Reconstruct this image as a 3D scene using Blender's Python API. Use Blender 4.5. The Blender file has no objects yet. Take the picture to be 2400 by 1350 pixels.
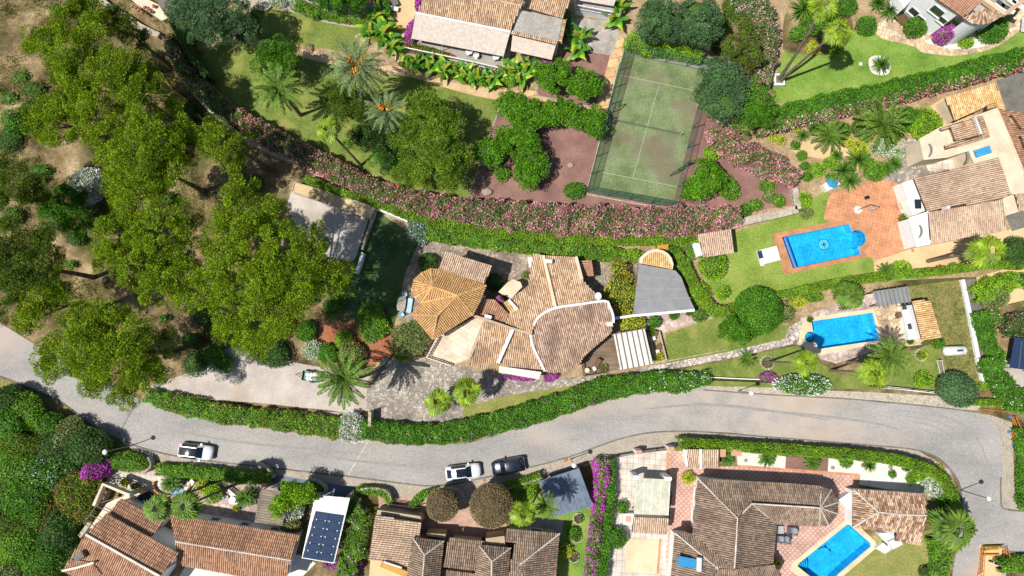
import bpy, math, random
import numpy as np
from mathutils import Vector, Matrix
from mathutils.geometry import tessellate_polygon
# ---------------------------------------------------------------- camera, sky, sun, exposure
SC = bpy.context.scene
COL = SC.collection
H, FPX, TILT = 87.0, 1589.4, math.radians(5.57)
cam = bpy.data.objects.new('camera', bpy.data.cameras.new('camera')); COL.objects.link(cam)
cam.location = (0, 0, H); cam.rotation_euler = (TILT, 0, 0)
cam.data.sensor_width = 36; cam.data.lens = 18 * FPX / 1200; cam.data.clip_end = 2000
SC.camera = cam
SUN_EL, SUN_AZ = math.radians(61), math.radians(20)          # the light travels towards SUN_AZ (from +x, counter-clockwise)
sun = bpy.data.objects.new('sun', bpy.data.lights.new('sun', 'SUN')); COL.objects.link(sun)
sun.data.energy = 4.9; sun.data.angle = math.radians(0.5); sun.data.color = (1, .95, .87)
ld = Vector((math.cos(SUN_AZ) * math.cos(SUN_EL), math.sin(SUN_AZ) * math.cos(SUN_EL), -math.sin(SUN_EL)))
sun.rotation_euler = ld.to_track_quat('-Z', 'Y').to_euler(); sun.location = (-60, -30, 120)
W = bpy.data.worlds.new('World'); SC.world = W; W.use_nodes = True
sky = W.node_tree.nodes.new('ShaderNodeTexSky'); sky.sky_type = 'NISHITA'; sky.sun_disc = False
sky.sun_elevation = SUN_EL; sky.sun_rotation = math.atan2(-ld.x, -ld.y)
bg = W.node_tree.nodes['Background']; bg.inputs[1].default_value = .075
W.node_tree.links.new(sky.outputs[0], bg.inputs[0])
SC.view_settings.view_transform = 'Standard'; SC.view_settings.look = 'None'; SC.view_settings.exposure = 0.17; SC.view_settings.gamma = 1
SC.cycles.max_bounces = 6; SC.cycles.transparent_max_bounces = 12; SC.cycles.use_denoising = True
random.seed(4); RNG = np.random.default_rng(7)
CT, ST = math.cos(TILT), math.sin(TILT)
def P(px, py, z=0.0):                                         # where the photograph's pixel meets the height z
    x, y = (px - 1200) / FPX, (675 - py) / FPX
    dy, dz = CT * y + ST, ST * y - CT
    t = (z - H) / dz
    return Vector((x * t, dy * t, z))
# ---------------------------------------------------------------- materials
MATS = {}
def _mat(name):
    m = bpy.data.materials.new(name); m.use_nodes = True
    nt = m.node_tree; b = nt.nodes['Principled BSDF']; return m, nt, b
def N(nt, t, **k):
    n = nt.nodes.new(t)
    for a, v in k.items():
        if a.startswith('i_'): n.inputs[a[2:].replace('_', ' ')].default_value = v
        else: setattr(n, a, v)
    return n
def ramp(nt, cols, lo=.3, hi=.7, const=False):
    r = nt.nodes.new('ShaderNodeValToRGB'); e = r.color_ramp.elements
    if const: r.color_ramp.interpolation = 'CONSTANT'
    while len(e) < len(cols): e.new(.5)
    for i, c in enumerate(cols):
        e[i].position = lo + (hi - lo) * i / max(1, len(cols) - 1); e[i].color = (*c, 1)
    return r
def coords(nt, rot=0, scale=(1, 1, 1)):
    tc = N(nt, 'ShaderNodeTexCoord'); mp = N(nt, 'ShaderNodeMapping')
    mp.inputs['Rotation'].default_value = (0, 0, rot); mp.inputs['Scale'].default_value = scale
    nt.links.new(tc.outputs['Object'], mp.inputs[0]); return mp.outputs[0]
def bumpit(nt, b, src, s, d=.05):
    bm = N(nt, 'ShaderNodeBump'); bm.inputs['Strength'].default_value = s; bm.inputs['Distance'].default_value = d
    nt.links.new(src, bm.inputs['Height']); nt.links.new(bm.outputs[0], b.inputs['Normal'])
def mixc(nt, a, b_, f, mode='MIX'):
    m = N(nt, 'ShaderNodeMix', data_type='RGBA', blend_type=mode)
    for s, i in ((f, 0), (a, 6), (b_, 7)):
        if hasattr(s, 'links'): nt.links.new(s, m.inputs[i])
        elif i == 0: m.inputs[0].default_value = s
        else: m.inputs[i].default_value = (*s, 1)
    return m.outputs[2]
def noisem(name, cols, scale=.5, rough=.92, bump=.3, det=9, nr=.65, rot=0, stretch=(1, 1, 1), fine=None, stain=None, con=(.62, 1.2)):
    m, nt, b = _mat(name); v = coords(nt, rot, stretch)
    n = N(nt, 'ShaderNodeTexNoise'); n.inputs['Scale'].default_value = scale; n.inputs['Detail'].default_value = det
    n.inputs['Roughness'].default_value = nr; nt.links.new(v, n.inputs[0])
    r = ramp(nt, cols, .34, .66); nt.links.new(n.outputs[0], r.inputs[0]); c = r.outputs[0]
    n2 = N(nt, 'ShaderNodeTexNoise'); n2.inputs['Scale'].default_value = 5 if fine is None else fine; n2.inputs['Detail'].default_value = 6
    nt.links.new(v, n2.inputs[0]); r2 = ramp(nt, [(con[0],) * 3, (con[1],) * 3], .32, .68); nt.links.new(n2.outputs[0], r2.inputs[0])
    c = mixc(nt, c, r2.outputs[0], .75, 'MULTIPLY')
    if stain:
        n3 = N(nt, 'ShaderNodeTexNoise'); n3.inputs['Scale'].default_value = stain[1]; n3.inputs['Detail'].default_value = 5
        nt.links.new(coords(nt, rot, stretch), n3.inputs[0]); r3 = ramp(nt, [(0,) * 3, (1,) * 3], .52, .66); nt.links.new(n3.outputs[0], r3.inputs[0])
        mm = N(nt, 'ShaderNodeMath', operation='MULTIPLY'); nt.links.new(r3.outputs[0], mm.inputs[0]); mm.inputs[1].default_value = stain[2]
        c = mixc(nt, c, stain[0], mm.outputs[0])
    nt.links.new(c, b.inputs['Base Color']); b.inputs['Roughness'].default_value = rough
    b.inputs['Specular IOR Level'].default_value = .25
    if bump: bumpit(nt, b, n2.outputs[0], bump)
    MATS[name] = m; return m
def cellm(name, cols, mortar, scale=2.0, edge=.05, rough=.85, randomness=1, warp=0):
    m, nt, b = _mat(name); v = coords(nt)
    v1 = N(nt, 'ShaderNodeTexVoronoi'); v2 = N(nt, 'ShaderNodeTexVoronoi', feature='DISTANCE_TO_EDGE')
    for q in (v1, v2): q.inputs['Scale'].default_value = scale; q.inputs['Randomness'].default_value = randomness; nt.links.new(v, q.inputs[0])
    r = ramp(nt, cols, .1, .9); s = N(nt, 'ShaderNodeSeparateColor'); nt.links.new(v1.outputs['Color'], s.inputs[0]); nt.links.new(s.outputs[0], r.inputs[0])
    r2 = ramp(nt, [(1,) * 3, (0,) * 3], edge * .6, edge * 1.3); nt.links.new(v2.outputs['Distance'], r2.inputs[0])
    c = mixc(nt, r.outputs[0], mortar, r2.outputs[0])
    n = N(nt, 'ShaderNodeTexNoise'); n.inputs['Scale'].default_value = .45; n.inputs['Detail'].default_value = 9; nt.links.new(v, n.inputs[0])
    r3 = ramp(nt, [(.55,) * 3, (1.15,) * 3], .34, .64); nt.links.new(n.outputs[0], r3.inputs[0])
    c = mixc(nt, c, r3.outputs[0], .8, 'MULTIPLY')
    nt.links.new(c, b.inputs['Base Color']); b.inputs['Roughness'].default_value = rough; bumpit(nt, b, v2.outputs['Distance'], .4, .02)
    MATS[name] = m; return m
def brickm(name, c1, c2, mortar, bw=.6, bh=.3, ms=.02, rot=0, off=.5, rough=.8, var=.7):
    m, nt, b = _mat(name); v = coords(nt, rot)
    k = N(nt, 'ShaderNodeTexBrick', offset=off); nt.links.new(v, k.inputs[0])
    k.inputs['Color1'].default_value = (*c1, 1); k.inputs['Color2'].default_value = (*c2, 1); k.inputs['Mortar'].default_value = (*mortar, 1)
    k.inputs['Scale'].default_value = 1; k.inputs['Brick Width'].default_value = bw; k.inputs['Row Height'].default_value = bh; k.inputs['Mortar Size'].default_value = ms
    n = N(nt, 'ShaderNodeTexNoise'); n.inputs['Scale'].default_value = .8; n.inputs['Detail'].default_value = 9; nt.links.new(v, n.inputs[0])
    r3 = ramp(nt, [(.65,) * 3, (1.15,) * 3], .34, .64); nt.links.new(n.outputs[0], r3.inputs[0])
    c = mixc(nt, k.outputs[0], r3.outputs[0], var, 'MULTIPLY')
    nt.links.new(c, b.inputs['Base Color']); b.inputs['Roughness'].default_value = rough
    MATS[name] = m; return m
def dotm(name, base, dot, pitch=.55, rot=0):
    m, nt, b = _mat(name); v = coords(nt, rot)
    q = N(nt, 'ShaderNodeTexVoronoi'); q.inputs['Scale'].default_value = 1 / pitch; q.inputs['Randomness'].default_value = 0; nt.links.new(v, q.inputs[0])
    r = ramp(nt, [(1,) * 3, (0,) * 3], .22, .3); nt.links.new(q.outputs['Distance'], r.inputs[0])
    n = N(nt, 'ShaderNodeTexNoise'); n.inputs['Scale'].default_value = .6; n.inputs['Detail'].default_value = 9; nt.links.new(v, n.inputs[0])
    r3 = ramp(nt, [(.75,) * 3, (1.15,) * 3], .34, .64); nt.links.new(n.outputs[0], r3.inputs[0])
    c = mixc(nt, mixc(nt, base, dot, r.outputs[0]), r3.outputs[0], .9, 'MULTIPLY')
    nt.links.new(c, b.inputs['Base Color']); b.inputs['Roughness'].default_value = .7
    MATS[name] = m; return m
def islandm(name, cols, rough=.8, trans=0, stain=None, spec=.3, lo=0., hi=1.):
    if trans and not any(k in name for k in ('palm', 'fan', 'banana', 'agave', 'date', 'cycad')): cols = [tuple(min(.85, v * (1.15 if 'pine' in name or 'grey_green' in name else 1.9 if 'petal' in name else 1.35)) for v in c) for c in cols]
    m, nt, b = _mat(name)
    g = N(nt, 'ShaderNodeNewGeometry'); r = ramp(nt, cols, lo, hi); nt.links.new(g.outputs['Random Per Island'], r.inputs[0]); c = r.outputs[0]
    tc = N(nt, 'ShaderNodeTexCoord'); n = N(nt, 'ShaderNodeTexNoise'); n.inputs['Scale'].default_value = .35 if stain else .6; n.inputs['Detail'].default_value = 8
    nt.links.new(tc.outputs['Object'], n.inputs[0])
    if stain:
        r3 = ramp(nt, [(0,) * 3, (1,) * 3], .46, .62); nt.links.new(n.outputs[0], r3.inputs[0])
        mm = N(nt, 'ShaderNodeMath', operation='MULTIPLY'); nt.links.new(r3.outputs[0], mm.inputs[0]); mm.inputs[1].default_value = stain[1]
        c = mixc(nt, c, stain[0], mm.outputs[0])
    else:
        r3 = ramp(nt, [(.7 if trans else .8,) * 3, (1.25 if trans else 1.15,) * 3], .35, .65); nt.links.new(n.outputs[0], r3.inputs[0]); c = mixc(nt, c, r3.outputs[0], 1, 'MULTIPLY')
    nt.links.new(c, b.inputs['Base Color']); b.inputs['Roughness'].default_value = rough; b.inputs['Specular IOR Level'].default_value = spec
    if trans:
        t = N(nt, 'ShaderNodeBsdfTranslucent'); mx = N(nt, 'ShaderNodeMixShader'); mx.inputs[0].default_value = trans
        nt.links.new(c, t.inputs[0]); nt.links.new(b.outputs[0], mx.inputs[1]); nt.links.new(t.outputs[0], mx.inputs[2])
        nt.links.new(mx.outputs[0], nt.nodes['Material Output'].inputs[0])
    MATS[name] = m; return m
def plainm(name, c, rough=.5, metal=0, spec=.5, coat=0):
    m, nt, b = _mat(name); v = coords(nt)
    n = N(nt, 'ShaderNodeTexNoise'); n.inputs['Scale'].default_value = 2.5; n.inputs['Detail'].default_value = 8; nt.links.new(v, n.inputs[0])
    r3 = ramp(nt, [(.86,) * 3, (1.06,) * 3], .36, .62); nt.links.new(n.outputs[0], r3.inputs[0])
    nt.links.new(mixc(nt, c, r3.outputs[0], 1, 'MULTIPLY'), b.inputs['Base Color'])
    b.inputs['Roughness'].default_value = rough; b.inputs['Metallic'].default_value = metal; b.inputs['Specular IOR Level'].default_value = spec
    b.inputs['Coat Weight'].default_value = coat; b.inputs['Coat Roughness'].default_value = .075
    MATS[name] = m; return m
def g3(*h):
    out = []
    for s in h:
        v = [int(s[i:i + 2], 16) / 255 for i in (0, 2, 4)]
        out.append(tuple(x / 12.92 if x <= .04045 else ((x + .055) / 1.055) ** 2.4 for x in v))
    return out
# ground
noisem('dirt', g3('484224', '685a3c', '806e4e', '95825f', 'b09c78'), .3, stain=(g3('414a1a')[0], .16, .8), fine=3.5, bump=.8)
noisem('dry_ground', g3('8a7659', 'a8906f', 'b7a17e'), .5, fine=3)
noisem('lawn', g3('5f722e', '70803a', '7e8846'), .35, fine=4, bump=.5, stain=(g3('989250')[0], .45, .6))
noisem('lawn_bright', g3('5c8030', '72923a', '88a04c'), .3, fine=4, bump=.5, stain=(g3('8c9a48')[0], .4, .6))
noisem('lawn_villa', g3('6c8634', '7f963f', '90a04c'), .3, fine=4, bump=.5, stain=(g3('9a9c54')[0], .35, .6))
noisem('lawn_dry', g3('7c8442', '8d8c50', '9c9558'), .3, fine=4, bump=.5, stain=(g3('6c7c3c')[0], .5, .6))
noisem('lawn_shaded', g3('35522a', '46623a', '5a6b40'), .4, fine=4, bump=.5)  # darker lawn tones, with the pine's shade put into the colour
noisem('meadow', g3('5c6430', '7d7a45', '8f8352', '6a7034'), .6, fine=3, bump=.8, stain=(g3('96795a')[0], .3, .6))
noisem('road', g3('8e8c8a', '9f9c99', 'aca8a3'), .16, fine=9, bump=.08, stain=(g3('b8a595')[0], .07, .7), stretch=(.5, 1.3, 1))
def road_dust():
    m = MATS['road']; nt = m.node_tree; b = nt.nodes['Principled BSDF']; src = b.inputs['Base Color'].links[0].from_socket; c = P(1790, 985, 0); v = coords(nt)
    sb = N(nt, 'ShaderNodeVectorMath', operation='DISTANCE'); nt.links.new(v, sb.inputs[0]); sb.inputs[1].default_value = tuple(c)
    r1 = ramp(nt, [(1,) * 3, (0,) * 3], .2, 1); mr = N(nt, 'ShaderNodeMath', operation='DIVIDE'); nt.links.new(sb.outputs['Value'], mr.inputs[0]); mr.inputs[1].default_value = 17; nt.links.new(mr.outputs[0], r1.inputs[0])
    n = N(nt, 'ShaderNodeTexNoise'); n.inputs['Scale'].default_value = .45; n.inputs['Detail'].default_value = 3; nt.links.new(v, n.inputs[0]); r2 = ramp(nt, [(0,) * 3, (.8,) * 3], .42, .66); nt.links.new(n.outputs[0], r2.inputs[0])
    f = N(nt, 'ShaderNodeMath', operation='MULTIPLY'); nt.links.new(r1.outputs[0], f.inputs[0]); nt.links.new(r2.outputs[0], f.inputs[1]); nt.links.new(mixc(nt, src, g3('b6a89b')[0], f.outputs[0]), b.inputs['Base Color'])
road_dust()
noisem('pavement', g3('9a9184', 'ada294', 'b8ab9b'), .5, fine=5, bump=.15, stain=(g3('8a8071')[0], .5, .5))
noisem('gravel', g3('ada49c', 'bdb4ac', 'cac1b8'), .3, fine=8, bump=.5, stain=(g3('a89480')[0], .25, .5))
noisem('purple_gravel', g3('7c5c56', '8d6b62', '9b796c'), .35, fine=8, bump=.5, stain=(g3('6a5550')[0], .2, .6))
noisem('sand', g3('c2a678', 'd0b58a', 'd8c095'), .3, fine=7, bump=.2, con=(.85, 1.08))
noisem('pale_sand', g3('c9b490', 'd6c2a0', 'decdae'), .3, fine=7, bump=.1, con=(.85, 1.08))
noisem('sandy_path', g3('b99871', 'c9aa83', 'd3b793'), .5, fine=6, bump=.3)
noisem('red_soil', g3('8d5238', 'a0684a', '9c7556'), .6, fine=4, bump=.4)
noisem('white_gravel', g3('cfc8c0', 'dcd6ce', 'e2ddd6'), .5, fine=8, bump=.3, con=(.85, 1.08))
noisem('court', g3('5e6d48', '6f7e54', '7d8a62', '848c6e'), .3, fine=5, bump=.03, stain=(g3('77695a')[0], .17, .85), rough=.95)
noisem('concrete', g3('94908a', 'a39e96', 'aeaaa2'), .4, fine=6, bump=.15)
noisem('dark_concrete', g3('606059', '74726a', '7f7c73'), .4, fine=6, bump=.15)
noisem('cream', g3('c9b9a0', 'd6c8b0', 'dccfb8'), .5, fine=7, bump=.05, stain=(g3('bba98c')[0], .4, .4), con=(.85, 1.08))
noisem('white_wall', g3('dcdedf', 'e4e6e7', 'e9eaea'), .5, fine=5, bump=.05, con=(.85, 1.08))
noisem('beige_wall', g3('a4937c', 'b3a28a', 'bba98f'), .5, fine=5, bump=.05, con=(.85, 1.08))
noisem('stone', g3('9c9282', 'b5ab9a', 'c4b9a8'), 1.5, fine=4, bump=.6)
noisem('bark', g3('4c3d30', '6a5848', '84725e'), 2, fine=8, bump=.6)
noisem('palm_bark', g3('5e5348', '776a5c', '8c8072'), 3, fine=8, bump=.6)
cellm('cobble', g3('8f877d', 'a59c91', 'c2b8ab'), g3('7a736a')[0], 3.2, .07)
cellm('cobble_brown', g3('8a7c6e', '9f9282', 'b0a090'), g3('6d6358')[0], 2.6, .05)
cellm('flagstone', g3('b9aca2', 'cabfb4', 'd6ccc2'), g3('7f766c')[0], 1.8, .06)
cellm('flagstone_warm', g3('bda486', 'd0b998', 'dac7a9'), g3('a58d70')[0], 1.5, .05)
cellm('flagstone_pink', g3('b09890', 'c2aca2', 'cdbbb0'), g3('9a8880')[0], 1.5, .04)
brickm('terracotta_tiles', *g3('c58660', 'd2966e', 'b07a5a'), .45, .45, .03, math.radians(14), 0)
brickm('brick_border', *g3('b87a52', 'c98d60', 'a8805c'), .5, .12, .02, math.radians(14))
brickm('orange_stone', *g3('c8a074', 'd4b083', '9f8262'), 1.6, 1.2, .05, math.radians(-14))
brickm('cream_tiles', *g3('d8c4ac', 'e0cdb8', 'bfa78e'), .9, .6, .025, math.radians(30))
brickm('white_tiles', *g3('c8beb2', 'd3cabe', 'a29a90'), .7, .7, .03, math.radians(4), 0)
brickm('pink_pavers', *g3('b18d7c', 'c09c8a', '9c7c6c'), .5, .25, .015, math.radians(4))
brickm('grey_pavers', *g3('a49c94', 'b3aba2', '8a837c'), .4, .4, .02, math.radians(20))
brickm('wood_deck', *g3('705c4a', '83705c', '4a3c30'), 4, .16, .015, math.radians(2), rough=.7)
brickm('wood_roof', *g3('6f6454', '8c8070', '4f463a'), 3, .3, .03, math.radians(10))
dotm('dotted_tiles', g3('b88f80')[0], g3('cdb4a6')[0], .44, math.radians(48))
# roof tiles
plainm('tile_gap', g3('5a4436')[0], .95)  # dirt-filled pan tiles; shade between cover tiles is put into this brown
islandm('tile_ochre', g3('b88d5e', 'c99f6c', 'd3ac7a', 'cda26c', 'bf9160'), .85, stain=(g3('96744e')[0], .35))
islandm('tile_mixed', g3('a5866a', 'c4a384', 'd3b696', 'dcc2a2', 'bc9878', 'cfae88'), .85, stain=(g3('8c7260')[0], .5))
islandm('tile_weathered', g3('94796a', 'ae9280', 'c0a690', 'cdb298', 'a08470', 'b89c84'), .88, stain=(g3('74605a')[0], .6))
islandm('tile_brown', g3('76655a', '887566', '9a8674', 'a6917c', '8a7464'), .88, stain=(g3('5c4f46')[0], .5))
islandm('tile_pink', g3('ae9680', 'c2a890', 'd0b69c', 'c8ae94', 'd8c2a8'), .85, stain=(g3('94796a')[0], .4))
islandm('tile_terracotta', g3('a87a62', 'b88a70', 'c4967a', 'bd8f74'), .8, stain=(g3('96705c')[0], .3))
islandm('tile_rust', g3('9a7258', 'ae8468', 'bc9476', 'c49c80', 'a27a60'), .85, stain=(g3('7c6252')[0], .35))
islandm('tile_yellow', g3('c49a60', 'd0a870', 'dcba88', 'e6cca4'), .8, stain=(g3('b58950')[0], .3))
islandm('tile_motley', g3('75594a', '9c7c66', 'c0a084', 'dcc2a4', '8a6a56', 'd2b498'), .85, stain=(g3('8a6c5c')[0], .2))
islandm('mortar_white', g3('b8aea4', 'd0c8be', 'c2b8ae'), .8)
# foliage
LT = .22
islandm('pine_leaf', g3('46600e', '5e7e10', '759414', '8ca41a', 'a2b224'), .75, LT)
islandm('garden_pine', g3('466014', '5c7c18', '739428', '8aa634'), .75, LT)
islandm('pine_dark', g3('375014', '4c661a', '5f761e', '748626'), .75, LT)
islandm('citrus_leaf', g3('345c12', '487a16', '5e921c', '7aa42a'), .5, LT)
islandm('green_leaf', g3('2c5410', '3c6c14', '4e821c', '669426'), .55, LT)
islandm('bright_leaf', g3('4c7814', '66901a', '80a822', '9cb832'), .6, LT)
islandm('lime_leaf', g3('8a9a20', 'a6b030', 'c0bc40', '7a9428'), .6, LT)
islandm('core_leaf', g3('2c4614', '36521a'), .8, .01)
islandm('dark_leaf', g3('24401a', '335220', '44642a', '567434'), .6, LT)
islandm('olive_leaf', g3('4e5c30', '66743e', '7c8650', '8e9862'), .7, LT)
islandm('grey_green_leaf', g3('36562e', '466a3c', '5a7e50', '749468'), .7, LT)
islandm('silver_leaf', g3('7c8c70', '96a48a', 'b0ba9e', 'c4ccb4'), .75, LT)
islandm('brown_leaf', g3('5c5138', '756548', '8a7858', '6c6c3c', '98886c'), .8, .1)
islandm('red_leaf', g3('6c4a28', '8a5c34', '5c6a2c', '9a4a3c'), .7, LT)
islandm('hedge_leaf', g3('3a6414', '4e7c1c', '669026', '80a030'), .6, LT)
islandm('yellow_hedge', g3('4e7414', '66881a', '7c9a22', '426814'), .6, LT)
islandm('oleander_leaf', g3('3c5a26', '4c6c30', '607c3a', '6c6a3c'), .6, LT)
islandm('palm_leaf', g3('4a6c1e', '62842a', '7c9a3a', '3c5c20'), .55, LT)
islandm('date_leaf', g3('54704a', '688450', '869c68', '465e38', '9aa46c'), .55, LT)
islandm('fan_leaf', g3('64861a', '809c22', '9cb432', '4c7018'), .5, LT)
islandm('cycad_leaf', g3('3f6a20', '58842a', '769a36'), .5, LT)
islandm('banana_leaf', g3('3c7420', '52902a', '74a832', '9cb434', '336820', 'c0b030'), .4, LT)
islandm('agave_leaf', g3('5c8070', '78988a', '94b0a0'), .6, .1)
islandm('dry_leaf', g3('8a7a58', 'a8966c', 'b8a880'), .85, .1)
islandm('pink_petal', g3('c04c66', 'd47488', 'b03c58', 'e49cac', 'cc6078'), .7, .2)
islandm('magenta_petal', g3('a01c90', 'c030b0', 'd048b8', '8a1878'), .7, .25)
islandm('white_petal', g3('e0e4d8', 'f0f2ea'), .7, .2)
islandm('red_petal', g3('c83c38', 'd8584c'), .7, .2)
islandm('blue_petal', g3('8c94e0', 'a8aef0', '7c80d0'), .7, .2)
islandm('orange_fruit', g3('d08a1c', 'e0a030', 'c87818'), .6)
islandm('yellow_leaf', g3('d8c020', 'e8d040', 'c0b428'), .6, .2)
# things
plainm('white', g3('d8d8d4')[0], .6); plainm('car_white', g3('dfe3e8')[0], .25, coat=1); plainm('car_dark', g3('22293a')[0], .25, .3, coat=1)
plainm('glass', g3('14202a')[0], .06, 0, .9); plainm('pane_glass', g3('2a3238')[0], .1, 0, .8); plainm('rubber', g3('1c1c1e')[0], .8)
plainm('steel', g3('8d9196')[0], .35, .8); plainm('black_metal', g3('26282a')[0], .5, .3); plainm('green_metal', g3('2c6450')[0], .5, .2)
plainm('awning', g3('c4b8ac')[0], .85); plainm('white_fabric', g3('d8d4cc')[0], .9); plainm('sheet_metal', g3('b9bcbc')[0], .5, .3)
plainm('yellow_paint', g3('b98a2c')[0], .6); plainm('orange_plastic', g3('c87a38')[0], .6); plainm('blue_plastic', g3('3c78c0')[0], .5)
plainm('wood', g3('6a5138')[0], .7); plainm('pot', g3('b5683f')[0], .8); plainm('solar', g3('2c3e5a')[0], .1, 0, .4); plainm('pale_blue', g3('9cc0d4')[0], .6); plainm('blue_cover', g3('2c86b8')[0], .5)
plainm('rock', g3('a09080')[0], .95); plainm('line_paint', g3('a4b09c')[0], .8); plainm('dark_stain', g3('7e7a72')[0], .95); plainm('tyre_stain', g3('93908c')[0], .95); plainm('dust', g3('b8a898')[0], .95)
noisem('shade_cloth', g3('7f8184', '888a8c', '909294'), .6, fine=8, bump=.1, con=(.85, 1.08))
noisem('blue_shade', g3('5a6878', '6a7888', '74828f'), .5, fine=4, bump=.1, con=(.85, 1.08))
noisem('old_plastic', g3('b4b4a0', 'c4c4b0', 'd0cebe'), .8, fine=4, bump=.1, stain=(g3('a4a684')[0], .9, .5), con=(.85, 1.08))
def netm(name, c, alpha):
    m, nt, b = _mat(name); t = N(nt, 'ShaderNodeBsdfTransparent'); mx = N(nt, 'ShaderNodeMixShader'); mx.inputs[0].default_value = alpha
    b.inputs['Base Color'].default_value = (*c, 1); b.inputs['Roughness'].default_value = .8
    nt.links.new(t.outputs[0], mx.inputs[1]); nt.links.new(b.outputs[0], mx.inputs[2]); nt.links.new(mx.outputs[0], nt.nodes['Material Output'].inputs[0])
    MATS[name] = m
netm('green_net', g3('3c7a66')[0], .45); netm('light_net', g3('3c7a66')[0], .22); netm('grey_net', g3('9aa0a0')[0], .25)
def waterm():
    m, nt, b = _mat('water'); v = coords(nt)
    n = N(nt, 'ShaderNodeTexNoise'); n.inputs['Scale'].default_value = 4; n.inputs['Detail'].default_value = 6; nt.links.new(v, n.inputs[0])
    bm = N(nt, 'ShaderNodeBump'); bm.inputs['Strength'].default_value = .6; bm.inputs['Distance'].default_value = .1; nt.links.new(n.outputs[0], bm.inputs['Height'])
    t = N(nt, 'ShaderNodeBsdfTransparent'); t.inputs[0].default_value = (.36, .84, .95, 1)
    gl = N(nt, 'ShaderNodeBsdfGlossy'); gl.inputs['Roughness'].default_value = .04; nt.links.new(bm.outputs[0], gl.inputs['Normal'])
    fr = N(nt, 'ShaderNodeFresnel'); fr.inputs[0].default_value = 1.33; nt.links.new(bm.outputs[0], fr.inputs['Normal'])
    mx = N(nt, 'ShaderNodeMixShader'); nt.links.new(fr.outputs[0], mx.inputs[0]); nt.links.new(t.outputs[0], mx.inputs[1]); nt.links.new(gl.outputs[0], mx.inputs[2])
    nt.links.new(mx.outputs[0], nt.nodes['Material Output'].inputs[0]); MATS['water'] = m
waterm()
brickm('mosaic', *g3('3fb4e0', '74d0f0', '5cc0e4'), .22, .22, .012, .4, 0, .3, .5)  # mixed tile tones also paint in the pool's sun caustics
plainm('mosaic_dark', g3('24507c')[0], .4)
# ---------------------------------------------------------------- mesh building
ORG = {}                                                     # world position of every object's origin
def place(name, me, org, parent):
    o = bpy.data.objects.new(name, me); COL.objects.link(o)
    if parent is not None: o.parent = parent; o.location = org - ORG[parent.name]
    else: o.location = org
    ORG[o.name] = org.copy(); return o
def tagit(o, label=None, cat=None, group=None, kind=None):
    for k, v in (('label', label), ('category', cat), ('group', group), ('kind', kind)):
        if v: o[k] = v
    return o
def thing(name, label, cat, loc, group=None):
    return tagit(place(name, None, Vector(loc), None), label, cat, group)
def mk_mesh(V, F, mats, midx=None, smooth=False):
    V = np.asarray(V, dtype=np.float32).reshape(-1, 3); me = bpy.data.meshes.new('m')
    if isinstance(F, np.ndarray):
        n, k = F.shape; me.vertices.add(len(V)); me.vertices.foreach_set('co', V.ravel())
        me.loops.add(n * k); me.loops.foreach_set('vertex_index', F.astype(np.int32).ravel())
        me.polygons.add(n); me.polygons.foreach_set('loop_start', np.arange(0, n * k, k, dtype=np.int32)); me.polygons.foreach_set('loop_total', np.full(n, k, dtype=np.int32))
    else: me.from_pydata([tuple(map(float, v)) for v in V], [], F)
    for m in mats: me.materials.append(MATS[m])
    if midx is not None and len(mats) > 1: me.polygons.foreach_set('material_index', np.asarray(midx, dtype=np.int32))
    if smooth: me.polygons.foreach_set('use_smooth', np.ones(len(me.polygons), dtype=bool))
    me.update(calc_edges=True); me.validate(); return me
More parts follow.
